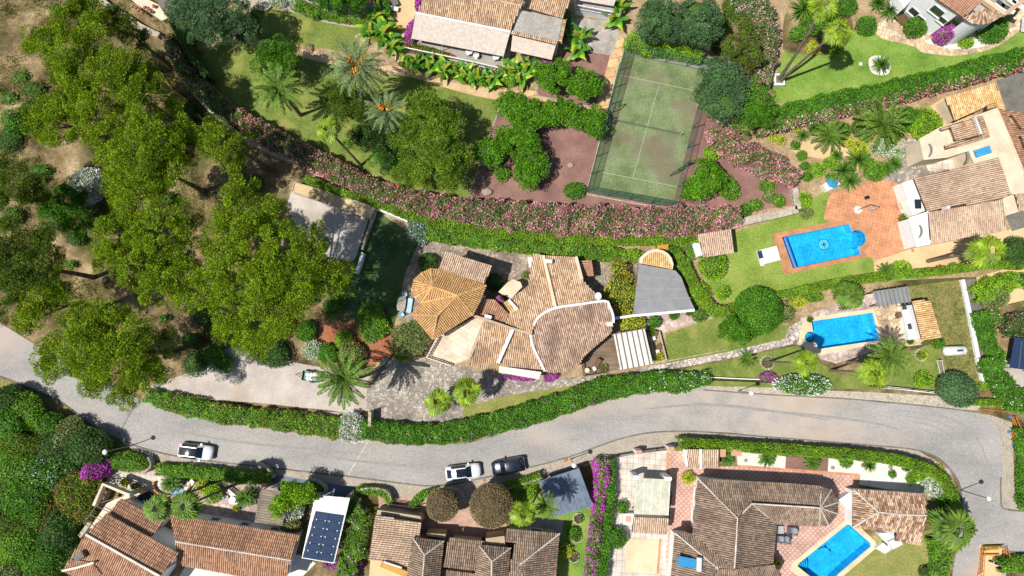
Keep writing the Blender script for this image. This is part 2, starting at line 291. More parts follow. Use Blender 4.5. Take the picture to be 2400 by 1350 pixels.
class MB:
    def __init__(s): s.V = []; s.F = []; s.M = []
    def add(s, V, F, m=0):
        b = len(s.V); s.V += [tuple(v) for v in V]; s.F += [tuple(i + b for i in f) for f in F]; s.M += [m] * len(F); return s
    def hexa(s, b4, t4, m=0):
        return s.add(list(b4) + list(t4), [(3, 2, 1, 0), (4, 5, 6, 7), (0, 1, 5, 4), (1, 2, 6, 5), (2, 3, 7, 6), (3, 0, 4, 7)], m)
    def box(s, c, sz, rz=0, m=0):
        cx, cy, cz = c; a, b, h = sz[0] / 2, sz[1] / 2, sz[2] / 2; ca, sa = math.cos(rz), math.sin(rz)
        q = [(cx + x * ca - y * sa, cy + x * sa + y * ca) for x, y in ((-a, -b), (a, -b), (a, b), (-a, b))]
        return s.hexa([(x, y, cz - h) for x, y in q], [(x, y, cz + h) for x, y in q], m)
    def prism(s, poly, z0, z1, m=0):                         # poly: world xy points; z0, z1 numbers or lists
        n = len(poly); zb = z0 if hasattr(z0, '__len__') else [z0] * n; zt = z1 if hasattr(z1, '__len__') else [z1] * n
        ar = sum(poly[i][0] * poly[(i + 1) % n][1] - poly[(i + 1) % n][0] * poly[i][1] for i in range(n))
        idx = list(range(n)) if ar > 0 else list(range(n))[::-1]
        B = [(poly[i][0], poly[i][1], zb[i]) for i in idx]; T = [(poly[i][0], poly[i][1], zt[i]) for i in idx]
        vo, tri = fill([(p[0], p[1]) for p in B], (), False); F = []
        ix = [min(range(n), key=lambda i: (B[i][0] - v[0]) ** 2 + (B[i][1] - v[1]) ** 2) for v in vo]
        for t in tri: t = tuple(ix[i] for i in t); F.append(tuple(i + n for i in t)); F.append(t[::-1])
        F += [(i, (i + 1) % n, (i + 1) % n + n, i + n) for i in range(n)]
        return s.add(B + T, F, m)
    def tube(s, pts, rad, seg=6, m=0, caps=True):
        pts = [Vector(p) for p in pts]; n = len(pts); r = rad if hasattr(rad, '__len__') else [rad] * n; V = []
        for i, p in enumerate(pts):
            d = (pts[min(i + 1, n - 1)] - pts[max(i - 1, 0)]).normalized(); u = d.cross(Vector((0, 0, 1)))
            if u.length < .05: u = d.cross(Vector((1, 0, 0)))
            u.normalize(); w = u.cross(d)
            V += [p + (u * math.cos(2 * math.pi * k / seg) + w * math.sin(2 * math.pi * k / seg)) * r[i] for k in range(seg)]
        F = [(i * seg + k, i * seg + (k + 1) % seg, (i + 1) * seg + (k + 1) % seg, (i + 1) * seg + k) for i in range(n - 1) for k in range(seg)]
        if caps: F += [tuple(range(seg))[::-1], tuple((n - 1) * seg + k for k in range(seg))]
        return s.add(V, F, m)
    def lathe(s, c, prof, seg=16, m=0):
        V = [(c[0] + r * math.cos(2 * math.pi * k / seg), c[1] + r * math.sin(2 * math.pi * k / seg), c[2] + z) for r, z in prof for k in range(seg)]
        n = len(prof)
        F = [(i * seg + k, i * seg + (k + 1) % seg, (i + 1) * seg + (k + 1) % seg, (i + 1) * seg + k) for i in range(n - 1) for k in range(seg)]
        F += [tuple(range(seg))[::-1], tuple((n - 1) * seg + k for k in range(seg))]
        return s.add(V, F, m)
    def strip(s, pts, w, z0, z1, m=0):                       # a wall along world points; z0/z1 may be lists
        pts = [Vector((p[0], p[1])) for p in pts]; n = len(pts)
        zb = z0 if hasattr(z0, '__len__') else [z0] * n; zt = z1 if hasattr(z1, '__len__') else [z1] * n
        L, R = offs(pts, w / 2)
        V = []
        for i in range(n): V += [(L[i].x, L[i].y, zb[i]), (R[i].x, R[i].y, zb[i]), (R[i].x, R[i].y, zt[i]), (L[i].x, L[i].y, zt[i])]
        F = [(0, 1, 2, 3), tuple(4 * (n - 1) + k for k in (3, 2, 1, 0))]
        for i in range(n - 1):
            for k in range(4): F.append((4 * i + k, 4 * i + 4 + k, 4 * i + 4 + (k + 1) % 4, 4 * i + (k + 1) % 4))
        return s.add(V, F, m)
    def build(s, name, mats, parent=None, org=None, smooth=False, **t):
        if isinstance(mats, str): mats = [mats]
        V = np.array(s.V, dtype=np.float64)
        if org is None: org = ORG[parent.name] if parent is not None else Vector((V[:, 0].mean(), V[:, 1].mean(), V[:, 2].min()))
        me = mk_mesh(V - np.array(org), s.F, mats, s.M, smooth)
        return tagit(place(name, me, Vector(org), parent), **t)
def offs(pts, h):
    n = len(pts); L = []; R = []; closed = (pts[0] - pts[-1]).length < 1e-4
    for i in range(n):
        a = pts[i - 1] if i else (pts[n - 2] if closed else pts[0]); b = pts[i + 1] if i < n - 1 else (pts[1] if closed else pts[-1])
        d1 = (pts[i] - a); d2 = (b - pts[i]); d = ((d1.normalized() if d1.length > 0 else Vector((0, 0))) + (d2.normalized() if d2.length > 0 else Vector((0, 0))))
        d = d.normalized() if d.length > 1e-6 else Vector((1, 0)); nn = Vector((-d.y, d.x)); L.append(pts[i] + nn * h); R.append(pts[i] - nn * h)
    return L, R
def smoothp(pts, k=4, closed=True):                          # Catmull-Rom through pixel points
    n = len(pts); out = []
    for i in range(n if closed else n - 1):
        if closed: p = [pts[(i + j - 1) % n] for j in range(4)]
        else: p = [pts[max(0, min(n - 1, i + j - 1))] for j in range(4)]
        for s in range(k):
            t = s / k; out.append(tuple(.5 * (2 * p[1][a] + (p[2][a] - p[0][a]) * t + (2 * p[0][a] - 5 * p[1][a] + 4 * p[2][a] - p[3][a]) * t * t + (3 * p[1][a] - p[0][a] - 3 * p[2][a] + p[3][a]) * t ** 3) for a in range(len(p[1]))))
    if not closed: out.append(tuple(pts[-1]))
    return out
def px(s):                                                   # 'x y,x y,...' -> list of tuples
    return [tuple(float(v) for v in q.split()) for q in s.replace(';', ',').split(',') if q.strip()]
def inside(p, poly):
    c = False; n = len(poly)
    for i in range(n):
        a, b = poly[i], poly[(i + 1) % n]
        if (a[1] > p[1]) != (b[1] > p[1]) and p[0] < (b[0] - a[0]) * (p[1] - a[1]) / (b[1] - a[1]) + a[0]: c = not c
    return c
POOLS = {}
from mathutils.geometry import delaunay_2d_cdt
def fill(outer, holes=(), cutpools=True):
    """triangles of an xy polygon without its holes; the pools are always cut out"""
    loops = [[Vector((p[0], p[1])) for p in outer]] + [[Vector((p[0], p[1])) for p in h] for h in holes]
    lo = min(p.x for p in loops[0]), min(p.y for p in loops[0]); hi = max(p.x for p in loops[0]), max(p.y for p in loops[0])
    pl = [[Vector((p.x, p.y)) for p in q] for q in POOLS.values() if cutpools and max(p.x for p in q) > lo[0] and min(p.x for p in q) < hi[0] and max(p.y for p in q) > lo[1] and min(p.y for p in q) < hi[1]]
    V, E = [], []
    for l in loops + pl: b = len(V); V += l; E += [(b + i, b + (i + 1) % len(l)) for i in range(len(l))]
    vo, eo, fo, *_ = delaunay_2d_cdt(V, E, [], 0, 1e-5); F = []
    for f in fo:
        c = sum((vo[i] for i in f), Vector((0, 0))) / len(f)
        if inside(c, loops[0]) and not any(inside(c, h) for h in loops[1:] + pl):
            a, b, d = (vo[i] for i in f[:3]); F.append(tuple(f) if (b - a).cross(d - a) > 0 else tuple(f[::-1]))
    return [(v.x, v.y) for v in vo], F
LAID = []
def cross_(a, b, c, d):
    f = lambda p, q, r: (q[0] - p[0]) * (r[1] - p[1]) - (q[1] - p[1]) * (r[0] - p[0])
    return f(a, b, c) * f(a, b, d) < 0 and f(c, d, a) * f(c, d, b) < 0
def laps(A, B):
    if max(p[0] for p in A) < min(p[0] for p in B) or max(p[0] for p in B) < min(p[0] for p in A) or max(p[1] for p in A) < min(p[1] for p in B) or max(p[1] for p in B) < min(p[1] for p in A): return False
    return inside(A[0], B) or inside(B[0], A) or any(cross_(A[i - 1], A[i], B[j - 1], B[j]) for i in range(len(A)) for j in range(len(B)))
def level(pp):
    l = 1 + max([q for P_, q in LAID if laps(pp, P_)] + [0]); LAID.append((pp, l)); return l
def patch(name, pts, mat, sm=False, lvl=None, label=None):
    """a flat sheet of ground; later patches lie 4 mm above earlier ones"""
    pp = px(pts) if isinstance(pts, str) else pts
    if sm: pp = smoothp(pp)
    if lvl is None: lvl = level(pp)
    z = .004 * lvl; V, F = fill([P(x, y, z) for x, y in pp])
    o = place(name, mk_mesh([(x, y, z) for x, y in V], F, [mat]), Vector((0, 0, 0)), None); return tagit(o, kind='structure', label=label)
# ---------------------------------------------------------------- roofs and houses
def planefit(vs):
    A = np.array([[v.x, v.y, 1] for v in vs]); z = np.array([v.z for v in vs]); s, *_ = np.linalg.lstsq(A, z, rcond=None); return s
def tile_quads(poly, down, w=.25, L=.44, lift=.0):
    """half-round tiles laid in columns over a planar roof polygon (world Vectors); down = world xy downslope direction"""
    a, b, c = planefit(poly); n = Vector((-a, -b, 1)).normalized()
    dz = a * down[0] + b * down[1]; d = Vector((down[0], down[1], dz)).normalized(); t = n.cross(d).normalized(); o = Vector(poly[0]); o.z = a * o.x + b * o.y + c
    Q = [((v - o).dot(t), (v - o).dot(d)) for v in poly]; m = len(Q)
    ts = [q[0] for q in Q]; cols = []
    k0, k1 = math.ceil(min(ts) / w), math.floor(max(ts) / w)
    for k in range(k0, k1 + 1):
        tt = k * w + .001; xs = []
        for i in range(m):
            p, q = Q[i], Q[(i + 1) % m]
            if (p[0] > tt) != (q[0] > tt): xs.append(p[1] + (q[1] - p[1]) * (tt - p[0]) / (q[0] - p[0]))
        xs.sort()
        for i in range(0, len(xs) - 1, 2):
            s0, s1 = xs[i], xs[i + 1] + random.uniform(-.01, .03); ph = 0 if down is None else 0
            s = s1
            while s > s0 + .03:
                cols.append((tt + random.uniform(-.008, .008), max(s0, s - L - .05), s)); s -= L
    if not cols: return np.zeros((0, 3)), np.zeros((0, 4), int)
    Cc = np.array(cols); n_ = len(Cc); seg = 5; ang = np.linspace(0, math.pi, seg + 1)
    T, D, Nn, O = (np.array(v) for v in (t, d, n, o)); V = np.zeros((n_, 2, seg + 1, 3))
    for e, (rr, up) in enumerate(((w * .38, .03), (w * .44, .075))):
        s = Cc[:, 1 + e]
        for j, g in enumerate(ang):
            V[:, e, j] = O + np.outer(Cc[:, 0] + math.cos(g) * rr, T) + np.outer(s, D) + (up + lift + math.sin(g) * rr * .95 - .03) * Nn
    b_ = (np.arange(n_) * 2 * (seg + 1))[:, None]
    F = np.concatenate([b_ + np.array([[j, j + 1, seg + 1 + j + 1, seg + 1 + j]]) for j in range(seg)])
    return V.reshape(-1, 3), F
def ridge_tiles(mb, a, b, r=.15, L=.42, m=0):
    a, b = Vector(a), Vector(b); d = b - a; n = max(1, int(d.length / L)); d /= n; u = d.normalized(); s = u.cross(Vector((0, 0, 1))).normalized(); w = s.cross(u)
    for i in range(n):
        p, q = a + d * i, a + d * (i + 1.12); V = []
        for e, (c, rr) in enumerate(((p, r * .85), (q, r))):
            V += [c + s * math.cos(k * math.pi / 5) * rr + w * (math.sin(k * math.pi / 5) * rr + .05 + .02 * e) for k in range(6)]
        mb.add(V, [(k, k + 1, k + 7, k + 6) for k in range(5)] + [tuple(range(6, 12))], m)
def pv(p): return P(p[0], p[1], p[2])
class House:
    def __init__(s, name, label, at, cat='house', group=None):
        s.t = thing(name, label, cat, P(at[0], at[1], 0), group); s.w = {}
    def block(s, pts, faces, tile, ridge=None, wall='cream', inset=.4, z0=0, w=.25, walls=True, rr=.14):
        D = {}
        for q in pts.split(';'):
            k, x, y, z = q.split(); D[k] = P(float(x), float(y), float(z))
        Vs, Fs, nb = [], [], 0; edges = {}; slab = MB()
        for f in faces.split():
            f, _, dd = f.partition('>'); poly = [D[k] for k in f]
            ar = sum(poly[i].x * poly[(i + 1) % len(poly)].y - poly[(i + 1) % len(poly)].x * poly[i].y for i in range(len(poly)))
            if ar < 0: poly = poly[::-1]; f = f[::-1]
            a, b, c = planefit(poly)
            if dd: dx, dy = (float(v) for v in dd.split(',')); down = Vector((dx, -dy)).normalized()
            else: down = Vector((-a, -b)).normalized() if abs(a) + abs(b) > 1e-4 else Vector((0, -1))
            V, F = tile_quads(poly, down, w); Vs.append(V); Fs.append(F + nb); nb += len(V)
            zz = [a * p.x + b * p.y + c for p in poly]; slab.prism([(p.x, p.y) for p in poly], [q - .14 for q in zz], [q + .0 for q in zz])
            for i in range(len(f)): e = frozenset((f[i], f[(i + 1) % len(f)])); edges.setdefault(e, []).append((f[i], f[(i + 1) % len(f)]))
        org = np.array(ORG[s.t.name]); V = np.concatenate([np.array(slab.V).reshape(-1, 3)] + Vs) - org
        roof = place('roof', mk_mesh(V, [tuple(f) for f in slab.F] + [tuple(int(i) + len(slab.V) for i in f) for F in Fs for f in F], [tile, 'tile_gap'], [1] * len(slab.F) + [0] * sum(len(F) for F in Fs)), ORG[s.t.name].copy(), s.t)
        rm = MB()
        for e, u in edges.items():
            if len(u) == 2: ridge_tiles(rm, D[u[0][0]], D[u[0][1]], rr)
        if rm.V: rm.build('ridge', ridge or tile, roof)
        if walls:
            cs = sum((v for v in D.values()), Vector((0, 0, 0))) / len(D); I = {}
            for k, v in D.items():
                d = Vector((cs.x - v.x, cs.y - v.y)); q = d.normalized() * min(inset * 1.3, d.length * .3); I[k] = Vector((v.x + q.x, v.y + q.y, v.z - .1))
            wm = MB()
            for e, u in edges.items():
                if len(u) == 1:
                    a, b = I[u[0][0]], I[u[0][1]]; wm.add([(a.x, a.y, z0), (b.x, b.y, z0), tuple(b), tuple(a)], [(0, 1, 2, 3)])
            s.wallpart = wm.build('wall', wall, s.t); s.w.update(I)
        s.roof = roof; s.D = D; return roof
    def flat(s, pts, z, mat='cream', wall='cream', parapet=None, thick=.2, z0=0, name='flat_roof', pm=None, pw=.25, skip=()):
        poly = [P(x, y, z) for x, y in px(pts)]; xy = [(p.x, p.y) for p in poly]
        m = MB().prism(xy, z - thick, z); o = m.build(name, mat, s.t)
        if wall: MB().prism([(x, y) for x, y in xy], z0, z - thick).build('wall', wall, s.t)
        if parapet:
            n = len(poly); pb = MB()
            for i in range(n):
                if i in skip: continue
                a, b = xy[i], xy[(i + 1) % n]; pb.strip([a, b], pw, z - .1, z + parapet + .002 * i)
            pb.build('parapet', pm or wall or mat, s.t)
        return o
    def slope(s, pts, mat, name='awning', thick=.06, parent=None):
        vs = [pv(p) for p in px(pts)]; return MB().prism([(v.x, v.y) for v in vs], [v.z - thick for v in vs], [v.z for v in vs]).build(name, mat, parent or s.t)
    def curb(s, pts, w=.3, h=.25, mat='white_wall', name='parapet', sm=1):
        pp = px(pts); pp = smoothp(pp, sm, False) if sm > 1 else pp; vs = [pv(p) for p in pp]
        return MB().strip([(v.x, v.y) for v in vs], w, [v.z - .1 for v in vs], [v.z + h for v in vs]).build(name, mat, s.t)
    def box(s, x, y, z, sz, rot=0, mat='white', name='chimney', parent=None, zc=None):
        p = P(x, y, z); return MB().box((p.x, p.y, z - sz[2] / 2), sz, math.radians(rot), 0).build(name, mat, parent or s.t)
    def win(s, a, b, t, z, w=1.1, h=1.1, name='window', frame='white', pane='pane_glass', sill=True):
        A, B = s.w[a], s.w[b]; d = Vector((B.x - A.x, B.y - A.y)); p = Vector((A.x, A.y)) + d * t; d.normalize(); rz = math.atan2(d.y, d.x)
        cs = sum((v.xy for v in s.w.values()), Vector((0, 0))) / len(s.w); n = Vector((-d.y, d.x))
        if (p - cs).dot(n) < 0: n = -n
        f = MB().box((p.x + n.x * .03, p.y + n.y * .03, z + h / 2), (w + .16, .1, h + .16), rz)
        if sill: f.box((p.x + n.x * .12, p.y + n.y * .12, z - .1), (w + .3, .28, .08), rz)
        f = f.build(name, frame, s.t)
        MB().box((p.x + n.x * .06, p.y + n.y * .06, z + h / 2), (w, .08, h), rz).build('pane', pane, f)
def railing(name, pts, h, z, parent=None, mat='white', step=.3, label=None, cat=None, base=False):
    v = [P(x, y, z) for x, y in px(pts)]; m = MB()
    m.strip([(p.x, p.y) for p in v], .14, z + h - .08, z + h)
    m.strip([(p.x, p.y) for p in v], .1, z + .05, z + .12)
    for a, b in zip(v, v[1:]):
        n = max(1, int((b - a).length / step))
        for i in range(n + 1): q = a.lerp(b, i / n); m.box((q.x, q.y, z + h / 2), (.06, .06, h - .1))
    return m.build(name, mat, parent, label=label, category=cat) if False else tagit(m.build(name, mat, parent), label, cat)
# ---------------------------------------------------------------- foliage
def unit(a): return a / np.maximum(np.linalg.norm(a, axis=-1, keepdims=True), 1e-6)
def rdir(n): return unit(RNG.normal(size=(n, 3)))
def leafq(C, D, L, Wd, Nr=None):
    """leaf-shaped quads at C along D; Nr, if given, is the way their upper sides mostly face"""
    n = len(C); D = unit(D); S = unit(np.cross(D, rdir(n) if Nr is None else Nr + rdir(n) * .45)); L = np.broadcast_to(L, n)[:, None]; Wd = np.broadcast_to(Wd, n)[:, None]
    V = np.stack([C, C + D * L * .5 + S * Wd * .5, C + D * L, C + D * L * .5 - S * Wd * .5], 1).reshape(-1, 3)
    return V, np.arange(4 * n).reshape(-1, 4)
def ico(c, r, lump=None, seg=12, rings=7):
    th = np.concatenate([[.03], np.linspace(0, math.pi, rings + 1)[1:-1], [math.pi - .03]]); ph = np.arange(seg) * 2 * math.pi / seg
    V = np.stack([np.outer(np.sin(th), np.cos(ph)), np.outer(np.sin(th), np.sin(ph)), np.outer(-np.cos(th), np.ones(seg))], -1).reshape(-1, 3); q = lump(V)[:, None] if lump else 1
    k = np.arange(seg); F = np.concatenate([np.stack([i * seg + k, i * seg + (k + 1) % seg, (i + 1) * seg + (k + 1) % seg, (i + 1) * seg + k], 1) for i in range(len(th) - 1)])
    return V * np.array(r) * q + np.array(c), F
def fmesh(parts, mats, org):
    """parts: list of (vertices, quads, material slot)"""
    Vs, Fs, Ms, b = [], [], [], 0
    for V, F, m in parts: Vs.append(V); Fs.append(F + b); Ms += [m] * len(F); b += len(V)
    return mk_mesh(np.concatenate(Vs) - np.array(org), np.concatenate(Fs), mats, Ms)
def lumpf(k=14, amp=.16):
    d = rdir(k); s = RNG.uniform(-1, 1, k) * amp
    return lambda V: 1 + (np.exp(-((1 - unit(V) @ d.T) / .12)) * s).sum(1)
def scale_at(z): return (H - z) / FPX
def shrub(x, y, r, h, leaf, label, cat='bush', name='shrub', flower=None, L=.22, Wd=.12, dens=110, ell=1., rot=0, group=None, amp=.22, mound=False, z0=0, core='core_leaf', out=.55):
    """clipped or loose bush; x, y, r in photo pixels at its middle, h its height in metres, flower = [(petal material, share)]"""
    zc = z0 + h * .5; c = P(x, y, zc); R = r * scale_at(zc); rx, ry, rz = R, R * ell, h * .5 if not mound else h
    if mound: c.z = z0 + .05
    lf = lumpf(amp=amp); area = 4 * math.pi * ((rx * ry) ** 1.6 / 3 + (rx * rz) ** 1.6 / 3 + (ry * rz) ** 1.6 / 3) ** (1 / 1.6)
    n = int(min(26000, area * dens * (.5 if mound else .7))); d = rdir(int(n * 1.7)); d = d[d[:, 2] > (-.05 if mound else -.5)][:n]
    q = lf(d) * RNG.uniform(.8, 1.0, len(d)); pos = d * q[:, None] * np.array((rx, ry, rz)); nr = unit(d / np.array((rx, ry, rz)))
    ca, sa = math.cos(math.radians(rot)), math.sin(math.radians(rot)); Rm = np.array(((ca, sa, 0), (-sa, ca, 0), (0, 0, 1)))
    pos = pos @ Rm; nr = nr @ Rm; D = nr * out * .6 + rdir(len(d)) * .8 + np.array((0, 0, .1)); parts = []; mats = [leaf, core]
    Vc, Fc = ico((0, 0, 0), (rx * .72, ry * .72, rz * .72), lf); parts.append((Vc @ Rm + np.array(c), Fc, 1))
    V, F = leafq(pos + np.array(c), D, L * RNG.uniform(.6, 1.3, len(d)), Wd * RNG.uniform(.7, 1.3, len(d)), nr + np.array((0, 0, .3))); parts.append((V, F, 0))
    for i, (fm, share) in enumerate(flower or []):
        k = int(len(d) * share); s = RNG.choice(len(d), k); mats.append(fm)
        V, F = leafq(pos[s] * 1.06 + np.array(c), nr[s] * .2 + rdir(k), L * .85, L * .75); parts.append((V, F, 2 + i))
    org = Vector((c.x, c.y, z0)); o = place(name, fmesh(parts, mats, org), org, None); return tagit(o, label, cat, group)
def hedge(path, w, h, leaf, label, name='hedge', flower=None, L=.2, Wd=.12, dens=130, cat='hedge', amp=.14, z0=0, group=None, core='core_leaf', sm=5):
    """w in photo pixels, one number or one per path point"""
    pp = px(path); ws = w if hasattr(w, '__len__') else [w] * len(pp); pp = smoothp([(a, b, c) for (a, b), c in zip(pp, ws)], sm, False)
    C = np.array([P(a, b, z0 + h * .85) for a, b, _ in pp]); Wl = np.array([c * scale_at(h) for *_, c in pp]); C[:, 2] = z0
    seg = np.diff(C, axis=0); sl = np.linalg.norm(seg, axis=1); tot = sl.sum(); cum = np.concatenate([[0], np.cumsum(sl)])
    n = int(tot * (Wl.mean() + 1.6 * h) * dens); s = RNG.uniform(-.02 * tot - .2, tot * 1.02 + .2, n); sc = np.clip(s, 0, tot)
    i = np.clip(np.searchsorted(cum, sc) - 1, 0, len(seg) - 1); f = (sc - cum[i]) / sl[i]
    ctr = C[i] + seg[i] * f[:, None]; t = unit(seg[i]); wv = Wl[i] * (1 - f) + Wl[i + 1] * f; nrm = np.stack([-t[:, 1], t[:, 0], 0 * s], 1)
    k1, k2 = RNG.uniform(0, 9, 2); u = RNG.uniform(0, 1, n) * (wv + 1.6 * h) - .8 * h; yb = np.clip(u / (wv * .5) - 1, -1, 1); zb = np.where(u < 0, 1 + u / h, np.where(u > wv, 1 - (u - wv) / h, 1.)); zb = np.clip(zb, .05, 1)
    k = (np.abs(yb) ** 5 + zb ** 5) ** -.2; yb, zb = yb * k, zb * k; ph = np.arctan2(zb, yb)
    q = RNG.uniform(.84, 1., n) * (1 + amp * (np.sin(s * 1.9 + k1 + ph) * .5 + np.sin(s * .7 + k2) * .4 + np.sin(s * 4.3 + yb * 4) * .35 + np.sin(s * 3.1 - yb * 5 + k2) * .3))
    yy = yb * wv * .5 * q; zz = zb * h * q
    pos = ctr + nrm * yy[:, None] + np.array((0, 0, 1)) * zz[:, None] + t * (s - sc)[:, None]
    nr = unit(nrm * (yb ** 3)[:, None] + np.array((0, 0, 1)) * (zb ** 3)[:, None]); D = nr * .3 + rdir(n) * .8 + np.array((0, 0, .1))
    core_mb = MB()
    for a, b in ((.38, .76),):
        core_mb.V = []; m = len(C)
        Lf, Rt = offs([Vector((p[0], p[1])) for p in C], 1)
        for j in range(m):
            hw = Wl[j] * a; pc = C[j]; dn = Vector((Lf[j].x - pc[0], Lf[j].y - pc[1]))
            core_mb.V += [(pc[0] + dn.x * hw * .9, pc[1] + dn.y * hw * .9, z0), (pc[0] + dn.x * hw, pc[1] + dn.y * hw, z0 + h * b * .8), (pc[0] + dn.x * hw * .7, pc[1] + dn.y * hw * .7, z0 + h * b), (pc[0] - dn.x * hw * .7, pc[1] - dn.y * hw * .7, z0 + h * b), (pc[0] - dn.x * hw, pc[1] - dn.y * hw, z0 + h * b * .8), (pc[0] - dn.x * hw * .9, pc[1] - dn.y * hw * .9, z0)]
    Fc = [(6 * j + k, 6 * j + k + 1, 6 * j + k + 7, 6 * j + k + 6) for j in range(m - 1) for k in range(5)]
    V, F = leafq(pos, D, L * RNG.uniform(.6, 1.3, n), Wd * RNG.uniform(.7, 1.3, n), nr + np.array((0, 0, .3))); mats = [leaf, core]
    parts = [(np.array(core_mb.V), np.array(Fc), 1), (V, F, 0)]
    for j, fl in enumerate(flower or []):
        fm, share = fl[:2]; ok = np.arange(n)
        if len(fl) > 2: sd = fl[2]; ok = ok[np.cos(ph) * sd > .35]
        if len(fl) > 3: ok = ok[(s[ok] / tot > fl[3]) & (s[ok] / tot < fl[4])]
        wt = .5 + .5 * np.sin(s[ok] * 2.3 + ph[ok] * 4 + k1) * np.sin(s[ok] * .9 + k2) + .25; ok = ok[RNG.uniform(size=len(ok)) < np.clip(wt, 0, 1)]
        if len(ok) == 0: continue
        kk = max(1, int(len(ok) * share)); sel = RNG.choice(ok, kk); mats.append(fm)
        V, F = leafq(pos[sel] + nr[sel] * .1, nr[sel] * .2 + rdir(kk), L * .95, L * .85); parts.append((V, F, len(mats) - 1))
    org = Vector((C[:, 0].mean(), C[:, 1].mean(), z0)); o = place(name, fmesh(parts, mats, org), org, None); return tagit(o, label, cat, group)
def tree(label, lobes, leaf, name='pine_tree', cat='tree', base=None, rc=.85, nl=430, L=.22, Wd=.085, flat=.85, group=None, bark='bark', tr=.28, core=None, flower=None, dens=2.5, trunk=True, up=.35, cs=.62, dz=0):
    """crown of overlapping lobes 'x y r z' (photo pixels and metres), each covered with tufts of leaves"""
    lb = [tuple(float(v) for v in q.split()) for q in lobes.split(';')]; lb = [(a, b, r, z + dz) for a, b, r, z in lb]; core_on = core or leaf; gx, gy = sum(q[0] for q in lb) / len(lb), sum(q[1] for q in lb) / len(lb); gm = max(math.hypot(q[0] - gx, q[1] - gy) for q in lb) + 1; lb = [(a, b, r, z + (2.0 * (1 - math.hypot(a - gx, b - gy) / gm) if dz else 0)) for a, b, r, z in lb]
    cs_ = [(P(a, b, z), r * scale_at(z)) for a, b, r, z in lb]; cen = sum((c for c, _ in cs_), Vector()) / len(cs_); cen = min((c for c, _ in cs_), key=lambda c: (c - cen).length) * .5 + cen * .5
    bp = P(base[0], base[1], 0) if base else Vector((cen.x, cen.y, 0)); t = thing(name, label, cat, bp, group); CC, LD, parts = [], [], []
    for c, r in cs_:
        m = max(5, int(dens * (r / rc) ** 2 * 1.25)); d = rdir(m * 2); d = d[d[:, 2] > -.35][:m]; q = np.where(RNG.uniform(size=len(d)) < .75, RNG.uniform(.8, 1.02, len(d)), RNG.uniform(.35, .75, len(d)))
        sq = lumpf(10, .22)(d); CC.append(np.array(c) + d * (q * sq)[:, None] * np.array((r, r, r * flat)))
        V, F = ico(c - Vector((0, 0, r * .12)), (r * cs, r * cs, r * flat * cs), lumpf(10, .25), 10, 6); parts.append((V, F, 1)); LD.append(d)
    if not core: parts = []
    CC = np.concatenate(CC); LD = np.concatenate(LD); m = len(CC); rr = rc * RNG.uniform(.55, 1.3, m); k = np.repeat(np.arange(m), nl); d = rdir(len(k)); d[:, 2] = np.abs(d[:, 2]) * .9 + d[:, 2] * .1
    pos = CC[k] + d * (rr[k] * RNG.uniform(.35, 1., len(k)) ** .5)[:, None] * np.array((1, 1, .8)); D = d * .5 + rdir(len(k)) * .6 + np.array((0, 0, up)); Nk = d + LD[k] * .6 + np.array((0, 0, .25))
    V, F = leafq(pos, D, L * RNG.uniform(.6, 1.3, len(k)), Wd * RNG.uniform(.7, 1.3, len(k)), Nk); mats = [leaf, core_on]
    org = ORG[t.name]; b = 0; Fc = []
    for p in parts: Fc.append(p[1] + b); b += len(p[0])
    P2 = [(V, F, 0)] + ([(np.concatenate([p[0] for p in parts]), np.concatenate(Fc), 1)] if parts else [])
    for i, (fm, share) in enumerate(flower or []):
        kk = int(len(pos) * share); s = RNG.choice(len(pos), kk); mats.append(fm); V, F = leafq(pos[s] + D[s] * .1, rdir(kk), L * .5, L * .45); P2.append((V, F, 2 + i))
    place('crown', fmesh(P2, mats, org), org.copy(), t)
    if trunk:
        mb = MB(); fork = Vector((bp.x * .5 + cen.x * .5, bp.y * .5 + cen.y * .5, cen.z * .55)); mb.tube([bp - Vector((0, 0, .1)), bp.lerp(fork, .5) + Vector((.1, .05, 0)), fork], [tr * 1.25, tr, tr * .8], 8)
        for c, r in cs_:
            tip = c + Vector((0, 0, r * flat * .3)); mid = fork.lerp(tip, .5) + Vector((random.uniform(-.3, .3), random.uniform(-.3, .3), .2)); mb.tube([fork, mid, tip], [tr * .55, tr * .35, tr * .1], 5)
        mb.build('trunk', bark, t)
    return t
